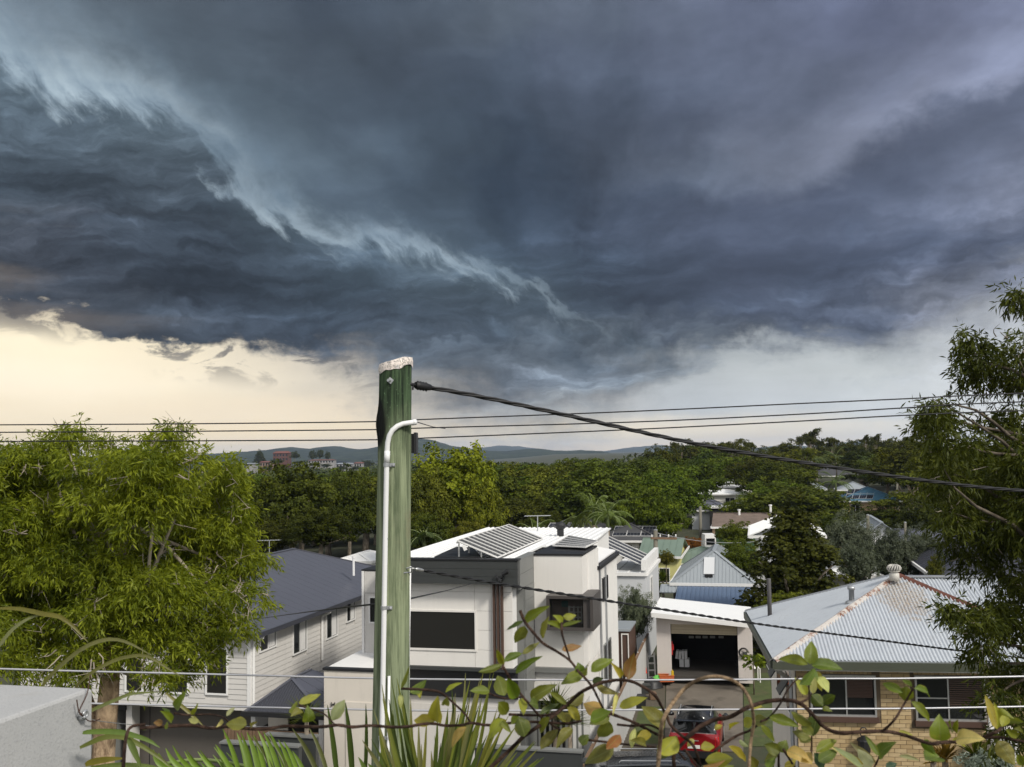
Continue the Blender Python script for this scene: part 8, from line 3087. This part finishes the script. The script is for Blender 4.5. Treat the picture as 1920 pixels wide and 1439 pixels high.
# yellowing margins and patches
edge_ = gv_.step(gv_.m('ADD', gv_.m('ABSOLUTE', y_), gv_.m('MULTIPLY', gv_.m('SUBTRACT', nb, 0.5), 0.35)), 0.30, 0.52)
yel = gv_.m('MULTIPLY', gv_.m('MAXIMUM', edge_, gv_.step(nb, 0.60, 0.74)), gv_.m('ADD', 0.15, gv_.m('MULTIPLY', oi.outputs['Random'], 0.55)))
col = gv_.mix(yel, col, (0.30, 0.26, 0.035))
col = gv_.mix(gv_.m('MULTIPLY', gv_.step(nf, 0.66, 0.74), 0.4), col, (0.10, 0.055, 0.02))
rib = gv_.step(gv_.m('ABSOLUTE', y_), 0.030, 0.012)
vein = gv_.step(gv_.m('ABSOLUTE', gv_.m('SUBTRACT', gv_.m('FRACT', gv_.m('MULTIPLY', gv_.m('SUBTRACT', x_, gv_.m('MULTIPLY', gv_.m('ABSOLUTE', y_), 0.55)), 9.0)), 0.5)), 0.09, 0.03)
col = gv_.mix(gv_.m('MAXIMUM', gv_.m('MULTIPLY', rib, 0.5), gv_.m('MULTIPLY', vein, 0.16)), col, (0.22, 0.25, 0.09))
gv_.put(bv_.inputs['Base Color'], col)
bv_.inputs['Roughness'].default_value = 0.38
bv_.inputs['Specular IOR Level'].default_value = 0.45
bnv = gv_.n('ShaderNodeBump')
bnv.inputs['Strength'].default_value = 0.25
bnv.inputs['Distance'].default_value = 0.05
gv_.put(bnv.inputs['Height'], gv_.m('ADD', nf, gv_.m('MULTIPLY', gv_.m('MAXIMUM', rib, vein), -0.6)))
gv_.put(bv_.inputs['Normal'], bnv.outputs[0])
trn = gv_.n('ShaderNodeBsdfTranslucent')
gv_.put(trn.inputs['Color'], gv_.mix(1.0, col, (1.5, 1.4, 0.5), 'MULTIPLY'))
mxs = gv_.n('ShaderNodeMixShader')
mxs.inputs[0].default_value = 0.34
mv.node_tree.links.new(bv_.outputs[0], mxs.inputs[1])
mv.node_tree.links.new(trn.outputs[0], mxs.inputs[2])
mv.node_tree.links.new(mxs.outputs[0], mv.node_tree.nodes['Material Output'].inputs[0])

def vine_leaf_mesh(seed, curl, fold, broad):
 """unit blade along x, width one along y, a folded, cupped, pointed oval"""
 rg = random.Random(seed)
 st = 11
 vs_, fs_ = [], []
 for i in range(st):
  t = i / (st - 1)
  w = max(0.0, math.sin(math.pi * min(1, t ** broad)) ** 0.8) * (1 - 0.25 * t)
  if i in (0, st - 1):
   w = 0.02
  z = curl * (t - t * t) * 1.2 - curl * 0.9 * t * t
  for q in (-1, -0.55, 0, 0.55, 1):
   wob = 0.022 * math.sin(t * 13 + q * 2 + seed)
   vs_.append((t, q * w * 0.5 * (1 + 0.04 * math.sin(t * 17 + seed * q)), z + abs(q) ** 1.3 * w * fold + wob * abs(q)))
 for i in range(st - 1):
  for k in range(4):
   a = i * 5 + k
   fs_.append((a, a + 5, a + 6, a + 1))
 me = bpy.data.meshes.new('leaf')
 me.from_pydata(vs_, [], fs_)
 me.polygons.foreach_set('use_smooth', [True] * len(fs_))
 me.materials.append(mv)
 return me

LEAFM = [vine_leaf_mesh(1, 0.16, 0.22, 0.85), vine_leaf_mesh(2, 0.30, 0.14, 0.80), vine_leaf_mesh(3, -0.14, 0.26, 0.9), vine_leaf_mesh(4, 0.42, 0.18, 0.82), vine_leaf_mesh(5, 0.05, 0.10, 0.78)]
GREENS = {'g': (0.092, 0.130, 0.010), 'd': (0.045, 0.070, 0.009), 'l': (0.18, 0.21, 0.020), 'y': (0.26, 0.25, 0.030), 'p': (0.36, 0.36, 0.12), 'o': (0.12, 0.13, 0.022), 'r': (0.17, 0.080, 0.020), 'k': (0.33, 0.26, 0.08), 't': (0.030, 0.075, 0.045), 's': (0.22, 0.24, 0.12)}
vine = thing('vine', 'twining vine with brown looping stems and green, yellow and rusty leaves across the front', 'vine', at(1250, 1439, VD) - Vector((0, 0, 0.05)))
M['vinestem'] = bark_mat('vine_stem', '21150f', '4c3a30', 60, 0.5, 1.0)
M['vinestem_pale'] = bark_mat('pale_vine_stem', '5a4838', '9a8468', 60, 0.5, 1.0)

def fx(crop, p):
 ox, oy, s = {'A': (880, 1100, 4.245), 'B': (1200, 1150, 4.571), 'C': (1380, 1000, 3.278), 'D': (200, 1230, 3.692), 'E': (700, 1230, 4.8), 'G': (1700, 1180, 5.555), 'H': (1500, 1230, 5.333), 'F': (0, 0, 1)}[crop]
 return ox + p[0] / s, oy + p[1] / s

rgV = random.Random(12)
STEMS = [
 ('F', [(229.8, 1470), (231, 1438), (236.6, 1382), (247, 1363), (272, 1358.7)], 3.3, 0.05, 'd'),
 ('F', [(262, 1366), (314, 1362), (362, 1361), (395, 1365.5), (427, 1362.5), (460, 1366), (498, 1367), (536, 1362), (574, 1363), (606, 1363), (633, 1360), (660, 1363.5), (696, 1361), (731, 1363.5), (762, 1363), (794, 1358), (815, 1357.5), (835, 1361), (867, 1360), (883, 1356), (915, 1360), (958, 1356), (1000, 1354), (1060, 1357), (1090, 1352)], 3.0, 0.0, 'd'),
 ('F', [(752, 1291.5), (794, 1293.5), (821, 1297), (837.5, 1307), (854, 1322), (871, 1338), (882, 1355)], 2.3, 0.02, 'd'),
 ('F', [(327, 1338), (352, 1341), (395, 1340), (417, 1345), (427, 1352), (440, 1364)], 1.6, 0.0, 'd'),
 ('F', [(560, 1322), (579, 1329), (606, 1338), (628, 1359)], 1.7, 0.0, 'd'),
 ('F', [(975, 1145), (984, 1166), (1002.5, 1189.5), (1019, 1207), (1045, 1222.5), (1068.5, 1239), (1085, 1260), (1099, 1274), (1112, 1291), (1120, 1307), (1133, 1333)], 2.6, -0.04, 'd'),
 ('F', [(1053, 1168), (1054, 1189.5), (1062.6, 1218), (1068.5, 1236)], 2.0, -0.05, 'd'),
 ('F', [(943.6, 1250.8), (960, 1279), (979, 1305), (991, 1319), (1007, 1338), (1021, 1350), (1045, 1366), (1068.5, 1380)], 2.3, 0.03, 'd'),
 ('F', [(915, 1300), (946, 1310), (979, 1307)], 1.8, 0.02, 'd'),
 ('F', [(917.7, 1441), (951, 1411), (979, 1384), (1000, 1368.6), (1021, 1354), (1049.6, 1333), (1068.5, 1317), (1087, 1300), (1108.5, 1288.5), (1130, 1280), (1158, 1275.5), (1184, 1278), (1210, 1291), (1228.6, 1305), (1240, 1324), (1250, 1342.6), (1257, 1359), (1276, 1378), (1300, 1399), (1314, 1436)], 3.3, 0.0, 'd'),
 ('F', [(955, 1340), (993, 1341.5), (1031, 1340), (1059, 1324)], 2.4, 0.05, 'd'),
 ('F', [(1232.8, 1450), (1238, 1390), (1240.5, 1360), (1248, 1340), (1263, 1316), (1283, 1292), (1305, 1277), (1331, 1269.5), (1353, 1270), (1375, 1277), (1390, 1288), (1401, 1303), (1408, 1318.5), (1412, 1340), (1413, 1360), (1408, 1390), (1403.5, 1450)], 3.4, -0.10, 'p'),
 ('F', [(1287.5, 1384), (1314, 1362), (1340, 1350), (1368.5, 1344.7), (1392.5, 1331.6), (1410, 1324), (1436, 1316), (1462.5, 1313), (1489, 1315), (1508.5, 1325), (1528, 1345), (1541, 1360), (1559, 1371), (1581, 1375), (1612, 1373), (1656, 1371.6), (1680, 1375), (1706, 1382), (1731, 1391), (1749, 1395), (1772, 1392), (1807.5, 1391), (1836, 1385), (1860, 1376), (1871, 1371), (1886, 1357)], 3.7, -0.03, 'd'),
 ('F', [(1836, 1384), (1871, 1383), (1898, 1387), (1935, 1394)], 2.8, -0.02, 'd'),
 ('F', [(1655, 1371), (1669, 1359), (1680, 1346), (1689, 1331), (1699, 1314), (1712, 1291)], 2.2, -0.03, 'd'),
 ('F', [(1427, 1353), (1443, 1345), (1462.5, 1320.6), (1478, 1292), (1500, 1268)], 1.8, -0.04, 'd'),
 ('F', [(1500, 1318), (1515, 1310), (1524, 1298)], 2.0, -0.04, 'd'),
 ('F', [(1335, 1420), (1342, 1408), (1357.5, 1395), (1381.6, 1380), (1408, 1369), (1427.5, 1353.5)], 2.6, 0.04, 'd'),
 ('F', [(1460, 1450), (1460, 1417), (1462, 1405)], 2.2, 0.02, 'd'),
 ('F', [(1521, 1420), (1522, 1404), (1522, 1378)], 1.8, 0.02, 'd'),
 ('F', [(1634, 1448), (1641, 1436), (1650, 1416)], 2.0, 0.02, 'd'),
 ('F', [(1469, 1406), (1482, 1426), (1496, 1448)], 2.2, 0.0, 'd'),
 ('F', [(1085, 1386), (1139, 1392), (1181.5, 1397), (1229, 1401.5)], 2.2, 0.06, 'd'),
 ('F', [(1135, 1335), (1148.6, 1340), (1181.5, 1352), (1210, 1366), (1233, 1378), (1247.5, 1385), (1285, 1425)], 2.8, 0.03, 'd'),
 ('F', [(1158, 1359), (1186, 1361.5), (1217, 1360), (1243, 1371)], 2.2, 0.05, 'd'),
 ('F', [(1266, 1450), (1263.4, 1419), (1274, 1401.6), (1289, 1386)], 3.4, 0.02, 'd'),
 ('F', [(1283, 1405), (1310, 1440)], 2.4, 0.04, 'd'),
]
for crop, pts, rp, dd, kd in STEMS:
 D0 = VD + dd
 wpts = []
 for i, p in enumerate(pts):
  x, y = fx(crop, p)
  wpts.append(at(x, y, D0 + 0.025 * math.sin(i * 1.3 + pts[0][0])))
 P = through(wpts, 10 * len(wpts))
 r = rp * VD / FPX
 n = len(P)
 m = MB()
 m.tube(P, [r * (1.12 - 0.35 * i / n + 0.10 * math.sin(i * 0.9 + rp) * (rgV.random())) for i in range(n)], 8)
 m.build('stem', M['vinestem_pale' if kd == 'p' else 'vinestem'], vine, True)
LEAVES = """
A 440 285 610 165 70 g|A 440 315 370 440 90 o|A 430 280 305 340 40 d|A 580 410 625 255 70 o|A 720 330 635 280 50 g|A 740 290 690 235 55 l|A 745 240 840 225 60 l|A 740 315 880 275 34 g|A 735 505 880 475 55 r
A 270 620 220 500 48 l|A 275 600 410 530 60 g|A 265 620 85 680 50 o|A 370 690 550 565 58 g|A 420 540 550 450 42 o|A 160 830 20 830 70 g|A 280 870 230 720 110 g|A 370 890 300 730 95 g|A 230 920 310 1020 90 g
A 490 900 655 790 92 g|A 420 890 430 1010 64 y|A 480 930 550 940 90 d|A 390 1040 450 1200 115 d|A 290 1060 160 1160 90 y|A 560 1020 700 950 52 d|A 880 690 960 640 74 g|A 970 680 1125 575 84 g|A 900 700 750 760 84 g
A 880 680 870 620 74 g|A 980 760 1060 735 48 d|A 1010 790 1170 850 64 o|A 770 940 640 850 50 o|A 800 940 900 850 90 o|A 780 960 880 1070 72 y|A 820 1010 710 1050 84 o|A 1060 1000 915 930 115 k|A 960 1070 1120 1010 105 g
A 1110 1030 970 1090 90 o|A 1110 1070 1040 1210 110 o|A 1210 720 1155 630 48 y|A 1270 740 1300 545 95 r|A 1170 860 1150 990 32 p|A 1195 960 1395 890 78 y|A 1550 1130 1390 960 115 o|A 1150 1290 940 1390 115 o
A 1200 1180 1100 1290 84 r|A 1450 1180 1345 1210 84 y|A 1320 1130 1290 1280 48 p|A 1650 1190 1510 1350 135 l|A 570 1300 700 1160 92 o|A 640 1040 560 1160 70 g|A 700 1000 760 1080 60 o|A 950 1180 870 1260 70 d|A 820 1130 700 1250 80 o
B 1440 440 1200 375 84 g|B 1460 440 1470 255 105 g|B 1470 450 1720 455 100 g|B 1490 470 1390 640 115 g|B 1500 500 1545 640 84 y|B 1530 540 1610 665 84 p|B 1430 700 1345 570 64 y|B 1480 690 1500 560 54 p|B 1470 700 1560 790 95 d
B 1550 780 1670 700 74 d|B 1480 950 1330 850 84 o|B 1520 880 1480 1040 115 d|B 1560 820 1640 830 44 g|B 1110 890 1340 960 80 g|B 980 920 1090 920 84 o|B 960 900 910 970 80 y|B 960 830 1060 780 64 y|B 1040 960 1150 1090 48 l
B 1200 1190 1070 1130 92 o|B 1200 1190 1250 1100 92 g|B 1190 1200 1070 1260 64 o|B 1260 1180 1450 1260 105 k|B 1460 1100 1350 1010 84 o|B 1510 1190 1680 1080 80 g|B 1490 1200 1560 1310 95 t|B 1530 1270 1680 1180 95 g
B 1910 1330 1680 1160 64 s|B 760 1140 910 1260 64 y|B 640 1000 700 960 44 y|B 770 1000 830 940 36 l|B 520 1160 630 1140 76 y|B 560 1260 780 1250 115 l|B 540 1310 700 1290 48 r|B 460 1080 410 1140 48 p|B 850 1090 930 1140 40 s
B 300 1060 170 1230 120 o|B 690 1330 800 1300 70 o|B 1000 1330 940 1230 70 o|B 1090 1330 1150 1240 70 g|B 1240 1320 1330 1250 60 y|B 50 1130 -60 1090 70 o|B 30 1000 -20 1100 60 g
H 1030 370 830 270 80 g|H 1060 460 1060 330 130 g|H 1120 310 1035 255 54 g|H 1140 330 1320 380 78 g|H 1110 455 1310 640 84 g|H 990 760 1110 790 54 y|H 1410 850 1390 640 175 l|H 1560 840 1790 810 145 p|H 1530 760 1500 650 76 d
H 1560 770 1590 640 60 g|H 1530 830 1640 890 54 l|H 1230 850 1340 970 84 g|H 1390 1010 1250 1060 175 g|H 790 1000 660 810 54 g|H 790 1010 890 880 125 g|H 760 1080 520 880 64 s|H 640 1125 360 925 64 p|H 720 1110 590 950 135 s
H 90 830 -60 760 90 o|H 120 800 20 690 90 o|H 110 960 40 1060 110 k|H 860 1120 960 1080 70 t|H 990 1000 1180 1040 40 s
G 950 1050 830 715 95 y|G 940 1050 965 840 95 y|G 990 1020 1050 890 84 l|G 970 830 1090 920 54 l|G 1060 960 1222 980 64 g|G 1030 1040 1190 1130 74 g|G 950 1160 1110 1395 150 o|G 1120 1040 1220 1080 54 o|G 1150 1300 1230 1420 90 g
D 480 370 525 270 54 g|D 440 380 385 365 34 d|D 450 460 390 390 50 g|D 390 460 330 465 40 r|D 410 510 420 460 22 l|D 600 410 640 345 48 l|D 640 460 570 440 38 p|D 830 420 885 365 34 s|D 970 480 838 470 88 o|D 800 440 770 490 28 p
D 1260 390 1300 320 64 l|D 1330 330 1470 270 48 l|D 1390 460 1400 370 80 g|D 1560 450 1640 320 74 s|D 250 515 290 490 26 o|D 1000 500 1030 460 30 o|D 1350 380 1290 400 50 o
E 250 295 320 110 34 o|E 330 330 470 240 80 g|E 415 310 420 372 50 y|E 650 330 780 245 44 l|E 660 370 640 470 64 o|E 580 600 570 400 120 y|E 550 590 395 590 105 y|E 835 640 700 800 74 k|E 240 350 250 460 44 p|E 1170 570 1040 730 95 l
E 1240 600 1320 560 60 l|E 1150 590 1230 680 50 g
"""
for item in LEAVES.replace('\n', '|').split('|'):
 if not item.strip():
  continue
 cr, x0, y0, x1, y1, w_, kc = item.split()
 s_ = {'A': 4.245, 'B': 4.571, 'C': 3.278, 'D': 3.692, 'E': 4.8, 'G': 5.555, 'H': 5.333}[cr]
 bx_, by_ = fx(cr, (float(x0), float(y0)))
 tx_, ty_ = fx(cr, (float(x1), float(y1)))
 D0 = VD + rgV.uniform(-0.05, 0.05)
 B0 = at(bx_, by_, D0)
 T0 = at(tx_, ty_, D0 + rgV.uniform(-0.035, 0.025))
 ax = T0 - B0
 L = ax.length
 ax.normalize()
 view = (B0 - CAM).normalized()
 nrm = (-view + Vector((rgV.uniform(-0.5, 0.5), 0, rgV.uniform(0.1, 0.75)))).normalized()
 nrm = (nrm - ax * nrm.dot(ax)).normalized()
 wv_ = nrm.cross(ax)
 wid = float(w_) / s_ * D0 / FPX * 1.26
 L *= 1.10
 o = bpy.data.objects.new('leaf', LEAFM[rgV.randrange(5)])
 COL.objects.link(o)
 attach(o, vine)
 zsc = (wid + L) * 0.45 * (1 if rgV.random() < 0.75 else -1)
 o.matrix_basis = Matrix(((ax.x * L, wv_.x * wid, nrm.x * zsc, B0.x), (ax.y * L, wv_.y * wid, nrm.y * zsc, B0.y), (ax.z * L, wv_.z * wid, nrm.z * zsc, B0.z), (0, 0, 0, 1)))
 g = rgV.uniform(0.8, 1.2)
 cc = GREENS[kc]
 g *= 1.25
 o.color = (cc[0] * g * rgV.uniform(0.9, 1.25), cc[1] * g, cc[2] * g, 1)

# ================================================================== palm fronds and strappy leaves below the balcony
def ribbon(pts, widths, nrm_hint=Vector((0, -1, 0.3)), fold=0.25):
 """a long blade with a keel: two strips meeting at a midrib"""
 P = [Vector(p) for p in pts]
 n = len(P)
 vs_, fs_ = [], []
 for i, p in enumerate(P):
  d = (P[min(i + 1, n - 1)] - P[max(i - 1, 0)]).normalized()
  s = d.cross(nrm_hint).normalized()
  u = s.cross(d).normalized()
  w = widths[i] if not isinstance(widths, (int, float)) else widths * max(0.03, math.sin(math.pi * min(1, 0.12 + 0.88 * (i / (n - 1))))) ** 0.7
  vs_ += [p - s * w / 2 + u * w * fold, p, p + s * w / 2 + u * w * fold]
 for i in range(n - 1):
  a = i * 3
  fs_ += [(a, a + 1, a + 4, a + 3), (a + 1, a + 2, a + 5, a + 4)]
 m = MB()
 m.add(vs_, fs_)
 return m

mb_, gb_, bb_ = new_mat('blade_leaf')
co = gb_.n('ShaderNodeTexCoord').outputs['Object']
oi = gb_.n('ShaderNodeObjectInfo')
nst = gb_.noise(gb_.vm('MULTIPLY', co, (60, 60, 3)), 1.0, 4, 0.6)
nbl = gb_.noise(co, 9, 4, 0.6)
colb = gb_.mix(1.0, oi.outputs['Color'], gb_.m('ADD', 0.6, gb_.m('ADD', gb_.m('MULTIPLY', nst, 0.5), gb_.m('MULTIPLY', nbl, 0.4))), 'MULTIPLY')
gb_.put(bb_.inputs['Base Color'], colb)
bb_.inputs['Roughness'].default_value = 0.42
bb_.inputs['Specular IOR Level'].default_value = 0.35
tb_ = gb_.n('ShaderNodeBsdfTranslucent')
gb_.put(tb_.inputs['Color'], gb_.mix(1.0, colb, (1.4, 1.3, 0.5), 'MULTIPLY'))
mx_ = gb_.n('ShaderNodeMixShader')
mx_.inputs[0].default_value = 0.35
mb_.node_tree.links.new(bb_.outputs[0], mx_.inputs[1])
mb_.node_tree.links.new(tb_.outputs[0], mx_.inputs[2])
mb_.node_tree.links.new(mx_.outputs[0], mb_.node_tree.nodes['Material Output'].inputs[0])

def blade(parent, pxs, D, wpx, col, name='leaflet', dd=0.0, hint=None):
 pts = through([at(x, y, D + dd * i) for i, (x, y) in enumerate(pxs)], 14)
 o = ribbon(pts, wpx * D / FPX, hint or Vector((rgV.uniform(-0.5, 0.5), -1, rgV.uniform(0.0, 0.6)))).build(name, mb_, parent, True)
 g = rgV.uniform(0.8, 1.2)
 o.color = (col[0] * g, col[1] * g, col[2] * g, 1)
 return o

def quadpts(p0, p1, bow, n=5):
 """pixel polyline from p0 to p1 bowed sideways"""
 dx_, dy_ = p1[0] - p0[0], p1[1] - p0[1]
 return [(p0[0] + dx_ * t - dy_ * bow * 4 * t * (1 - t), p0[1] + dy_ * t + dx_ * bow * 4 * t * (1 - t)) for t in [i / (n - 1) for i in range(n)]]

# palm with two bright feathery fronds
PD = 3.4
pl = thing('palm_tree', 'bright green feathery palm fronds reaching up in front of the porch', 'palm', at(520, 1700, PD))
fr1 = MB()
r1 = through([at(640, 1560, PD), at(560, 1480, PD), at(470, 1440, PD), at(380, 1425, PD), at(310, 1432, PD)], 20)
fr1.tube(r1, 0.006, 6)
f1 = fr1.build('frond', M['leaf_stem'], pl, True)
for k in range(13):
 t = k / 12
 x0, y0 = 585 - 260 * t + rgV.uniform(-6, 6), 1500 - 55 * t
 x1, y1 = 430 - 150 * t + rgV.uniform(-8, 8), 1402 - 6 * t + rgV.uniform(-6, 6) + (10 if k % 2 else 0)
 blade(f1, quadpts((x0, y0), (x1, y1 + 4), -0.10 - 0.05 * t), PD - 0.02 * k, 10, (0.16, 0.25, 0.035))
for k in range(8):
 t = k / 7
 x0, y0 = 470 - 170 * t, 1475 - 30 * t
 blade(f1, quadpts((x0, y0), (x0 - 95, 1430 + 10 * t + rgV.uniform(-8, 8)), -0.12), PD - 0.12, 9, (0.12, 0.21, 0.03))
fr2 = MB()
fr2.tube(through([at(360, 1560, PD + .1), at(440, 1500, PD + .1), at(520, 1470, PD + .1), at(580, 1462, PD + .1)], 16), 0.006, 6)
f2 = fr2.build('frond', M['leaf_stem'], pl, True)
for (x0, x1, y1, w, kc) in ((440, 418, 1367, 10, 0), (452, 444, 1374, 10, 0), (463, 452, 1374, 9, 0), (474, 463, 1373, 11, 0), (487, 476, 1378, 11, 0), (500, 484, 1371, 9, 0), (515, 494, 1372, 10, 0), (528, 505, 1372, 9, 0), (541, 522, 1387, 10, 0), (552, 532, 1390, 9, 0), (565, 548, 1408, 8, 0),
       (430, 404, 1396, 9, 0), (508, 470, 1378, 7, 1), (536, 500, 1376, 7, 1), (590, 548, 1366, 9, 1), (604, 578, 1362, 8, 1)):
 blade(f2, quadpts((x0 + 14, 1475), (x1, y1), 0.05), PD - 0.1, w, (0.16, 0.25, 0.035) if not kc else (0.10, 0.11, 0.03), dd=0.01)
# three dark upright spikes and a low one
sp = thing('strappy_plant', 'three dark upright sword leaves standing in front of the pale rendered wing', 'plant', at(640, 1700, 3.6))
for (x0, x1, y1, w) in ((634, 614, 1322, 11), (662, 648, 1318, 12), (683, 686, 1320, 8)):
 blade(sp, quadpts((x0, 1480), (x1, y1), 0.02), 3.6, w, (0.055, 0.085, 0.018), 'leaf')
for (x0, x1, y1, w) in ((700, 715, 1405, 12), (690, 672, 1420, 10), (655, 640, 1440, 9), (712, 690, 1432, 11)):
 blade(sp, quadpts((x0, 1480), (x1, y1), 0.08), 3.5, w, (0.10, 0.15, 0.03), 'leaf')
# dense fan of sword leaves at the foot of the pole
sw = thing('strappy_plant', 'dense clump of yellow green sword leaves fanning out at the foot of the green pole', 'plant', at(830, 1750, 3.2))
rgB = random.Random(77)
tips = [(716, 1283, -1), (722, 1316, -1), (734, 1275, -1), (744, 1272, -1), (752, 1290, -1), (760, 1330, -1), (728, 1345, -1), (770, 1310, -1), (847, 1291, 0), (854, 1300, 0), (873, 1262, 1), (881, 1277, 1), (893, 1291, 1), (901, 1270, 1), (906, 1262, 1), (919, 1263, 1), (926, 1262, 1),
  (888, 1320, 1), (912, 1320, 1), (932, 1330, 1), (938, 1352, 1), (1002, 1390, 1), (1008, 1405, 1), (985, 1378, 1), (965, 1365, 1), (955, 1340, 1), (860, 1340, 0), (840, 1330, 0), (820, 1345, 0), (800, 1350, -1), (785, 1352, -1), (770, 1362, -1), (752, 1372, -1), (735, 1385, -1),
  (720, 1400, -1), (712, 1380, -1), (875, 1345, 0), (845, 1360, 0), (925, 1380, 1), (948, 1392, 1), (900, 1360, 0), (815, 1380, 0), (830, 1392, 0), (870, 1385, 0), (790, 1395, -1), (770, 1405, -1), (970, 1410, 1), (1020, 1420, 1), (700, 1330, -1), (708, 1350, -1)]
tips += [(x + rgB.uniform(-22, 22), y + rgB.uniform(12, 60), s) for x, y, s in tips]
for i, (tx_, ty_, sd_) in enumerate(tips):
 bx_ = 815 + (tx_ - 830) * 0.42 + rgB.uniform(-16, 16)
 col = rgB.choice([(0.13, 0.15, 0.025), (0.09, 0.12, 0.02), (0.16, 0.16, 0.03), (0.055, 0.08, 0.015), (0.18, 0.18, 0.07)])
 blade(sw, quadpts((bx_, 1520), (tx_, ty_), 0.05 * (rgB.random() - 0.3) * (-1 if sd_ < 0 else 1)), 3.2 + rgB.uniform(-0.25, 0.3), rgB.uniform(5, 9.5), col, 'leaf')
# long arching straps on the left, seen against the tree
st2 = thing('reed_plant', 'long thin arching olive leaves crossing in front of the big weeping tree', 'plant', at(60, 1700, 2.9))
for pts, w, col in (([(0, 245), (150, 250), (330, 290), (450, 310), (560, 390), (660, 500)], 9, (0.13, 0.12, 0.02)), ([(-60, 600), (0, 520), (100, 400), (220, 320), (330, 290)], 7, (0.15, 0.16, 0.07)),
     ([(300, 860), (340, 800), (430, 700), (600, 560), (750, 490), (880, 480), (1000, 520), (1140, 600)], 8, (0.15, 0.15, 0.05)), ([(560, 860), (600, 800), (700, 720), (850, 640), (980, 605), (1110, 605), (1250, 690), (1390, 775)], 7, (0.14, 0.14, 0.04)),
     ([(600, 1060), (690, 1010), (850, 940), (1000, 885), (1220, 872)], 7, (0.15, 0.17, 0.06)), ([(1245, 880), (1400, 1010), (1530, 1130)], 7, (0.16, 0.15, 0.03))):
 blade(st2, [(x / 4, 1080 + y / 4) for x, y in pts], 2.9 + rgV.uniform(-0.1, 0.1), w, col, 'leaf', hint=Vector((0.2, -1, 0.5)))
st3 = thing('reed_plant', 'low broad arching leaves beside the rendered wall at the foot of the tree trunk', 'plant', at(230, 1700, 2.8))
for pts, w, col in (([(620, 1180), (690, 1172), (900, 1175), (1100, 1230), (1200, 1290)], 10, (0.09, 0.14, 0.025)), ([(600, 1290), (690, 1250), (800, 1210), (960, 1220), (1190, 1360), (1280, 1440)], 10, (0.12, 0.14, 0.03)),
     ([(960, 1220), (1000, 1300), (1060, 1440)], 12, (0.10, 0.14, 0.03)), ([(640, 1420), (690, 1400), (800, 1380), (940, 1368)], 12, (0.17, 0.15, 0.02)), ([(420, 1470), (460, 1420), (510, 1392), (575, 1408)], 8, (0.05, 0.08, 0.03)),
     ([(680, 1440), (900, 1420), (1150, 1440), (1300, 1500)], 9, (0.15, 0.20, 0.05))):
 blade(st3, [(x / 4, 1080 + y / 4) for x, y in pts], 2.5 + rgV.uniform(-0.05, 0.1), w, col, 'leaf', hint=Vector((0.2, -1, 0.5)))
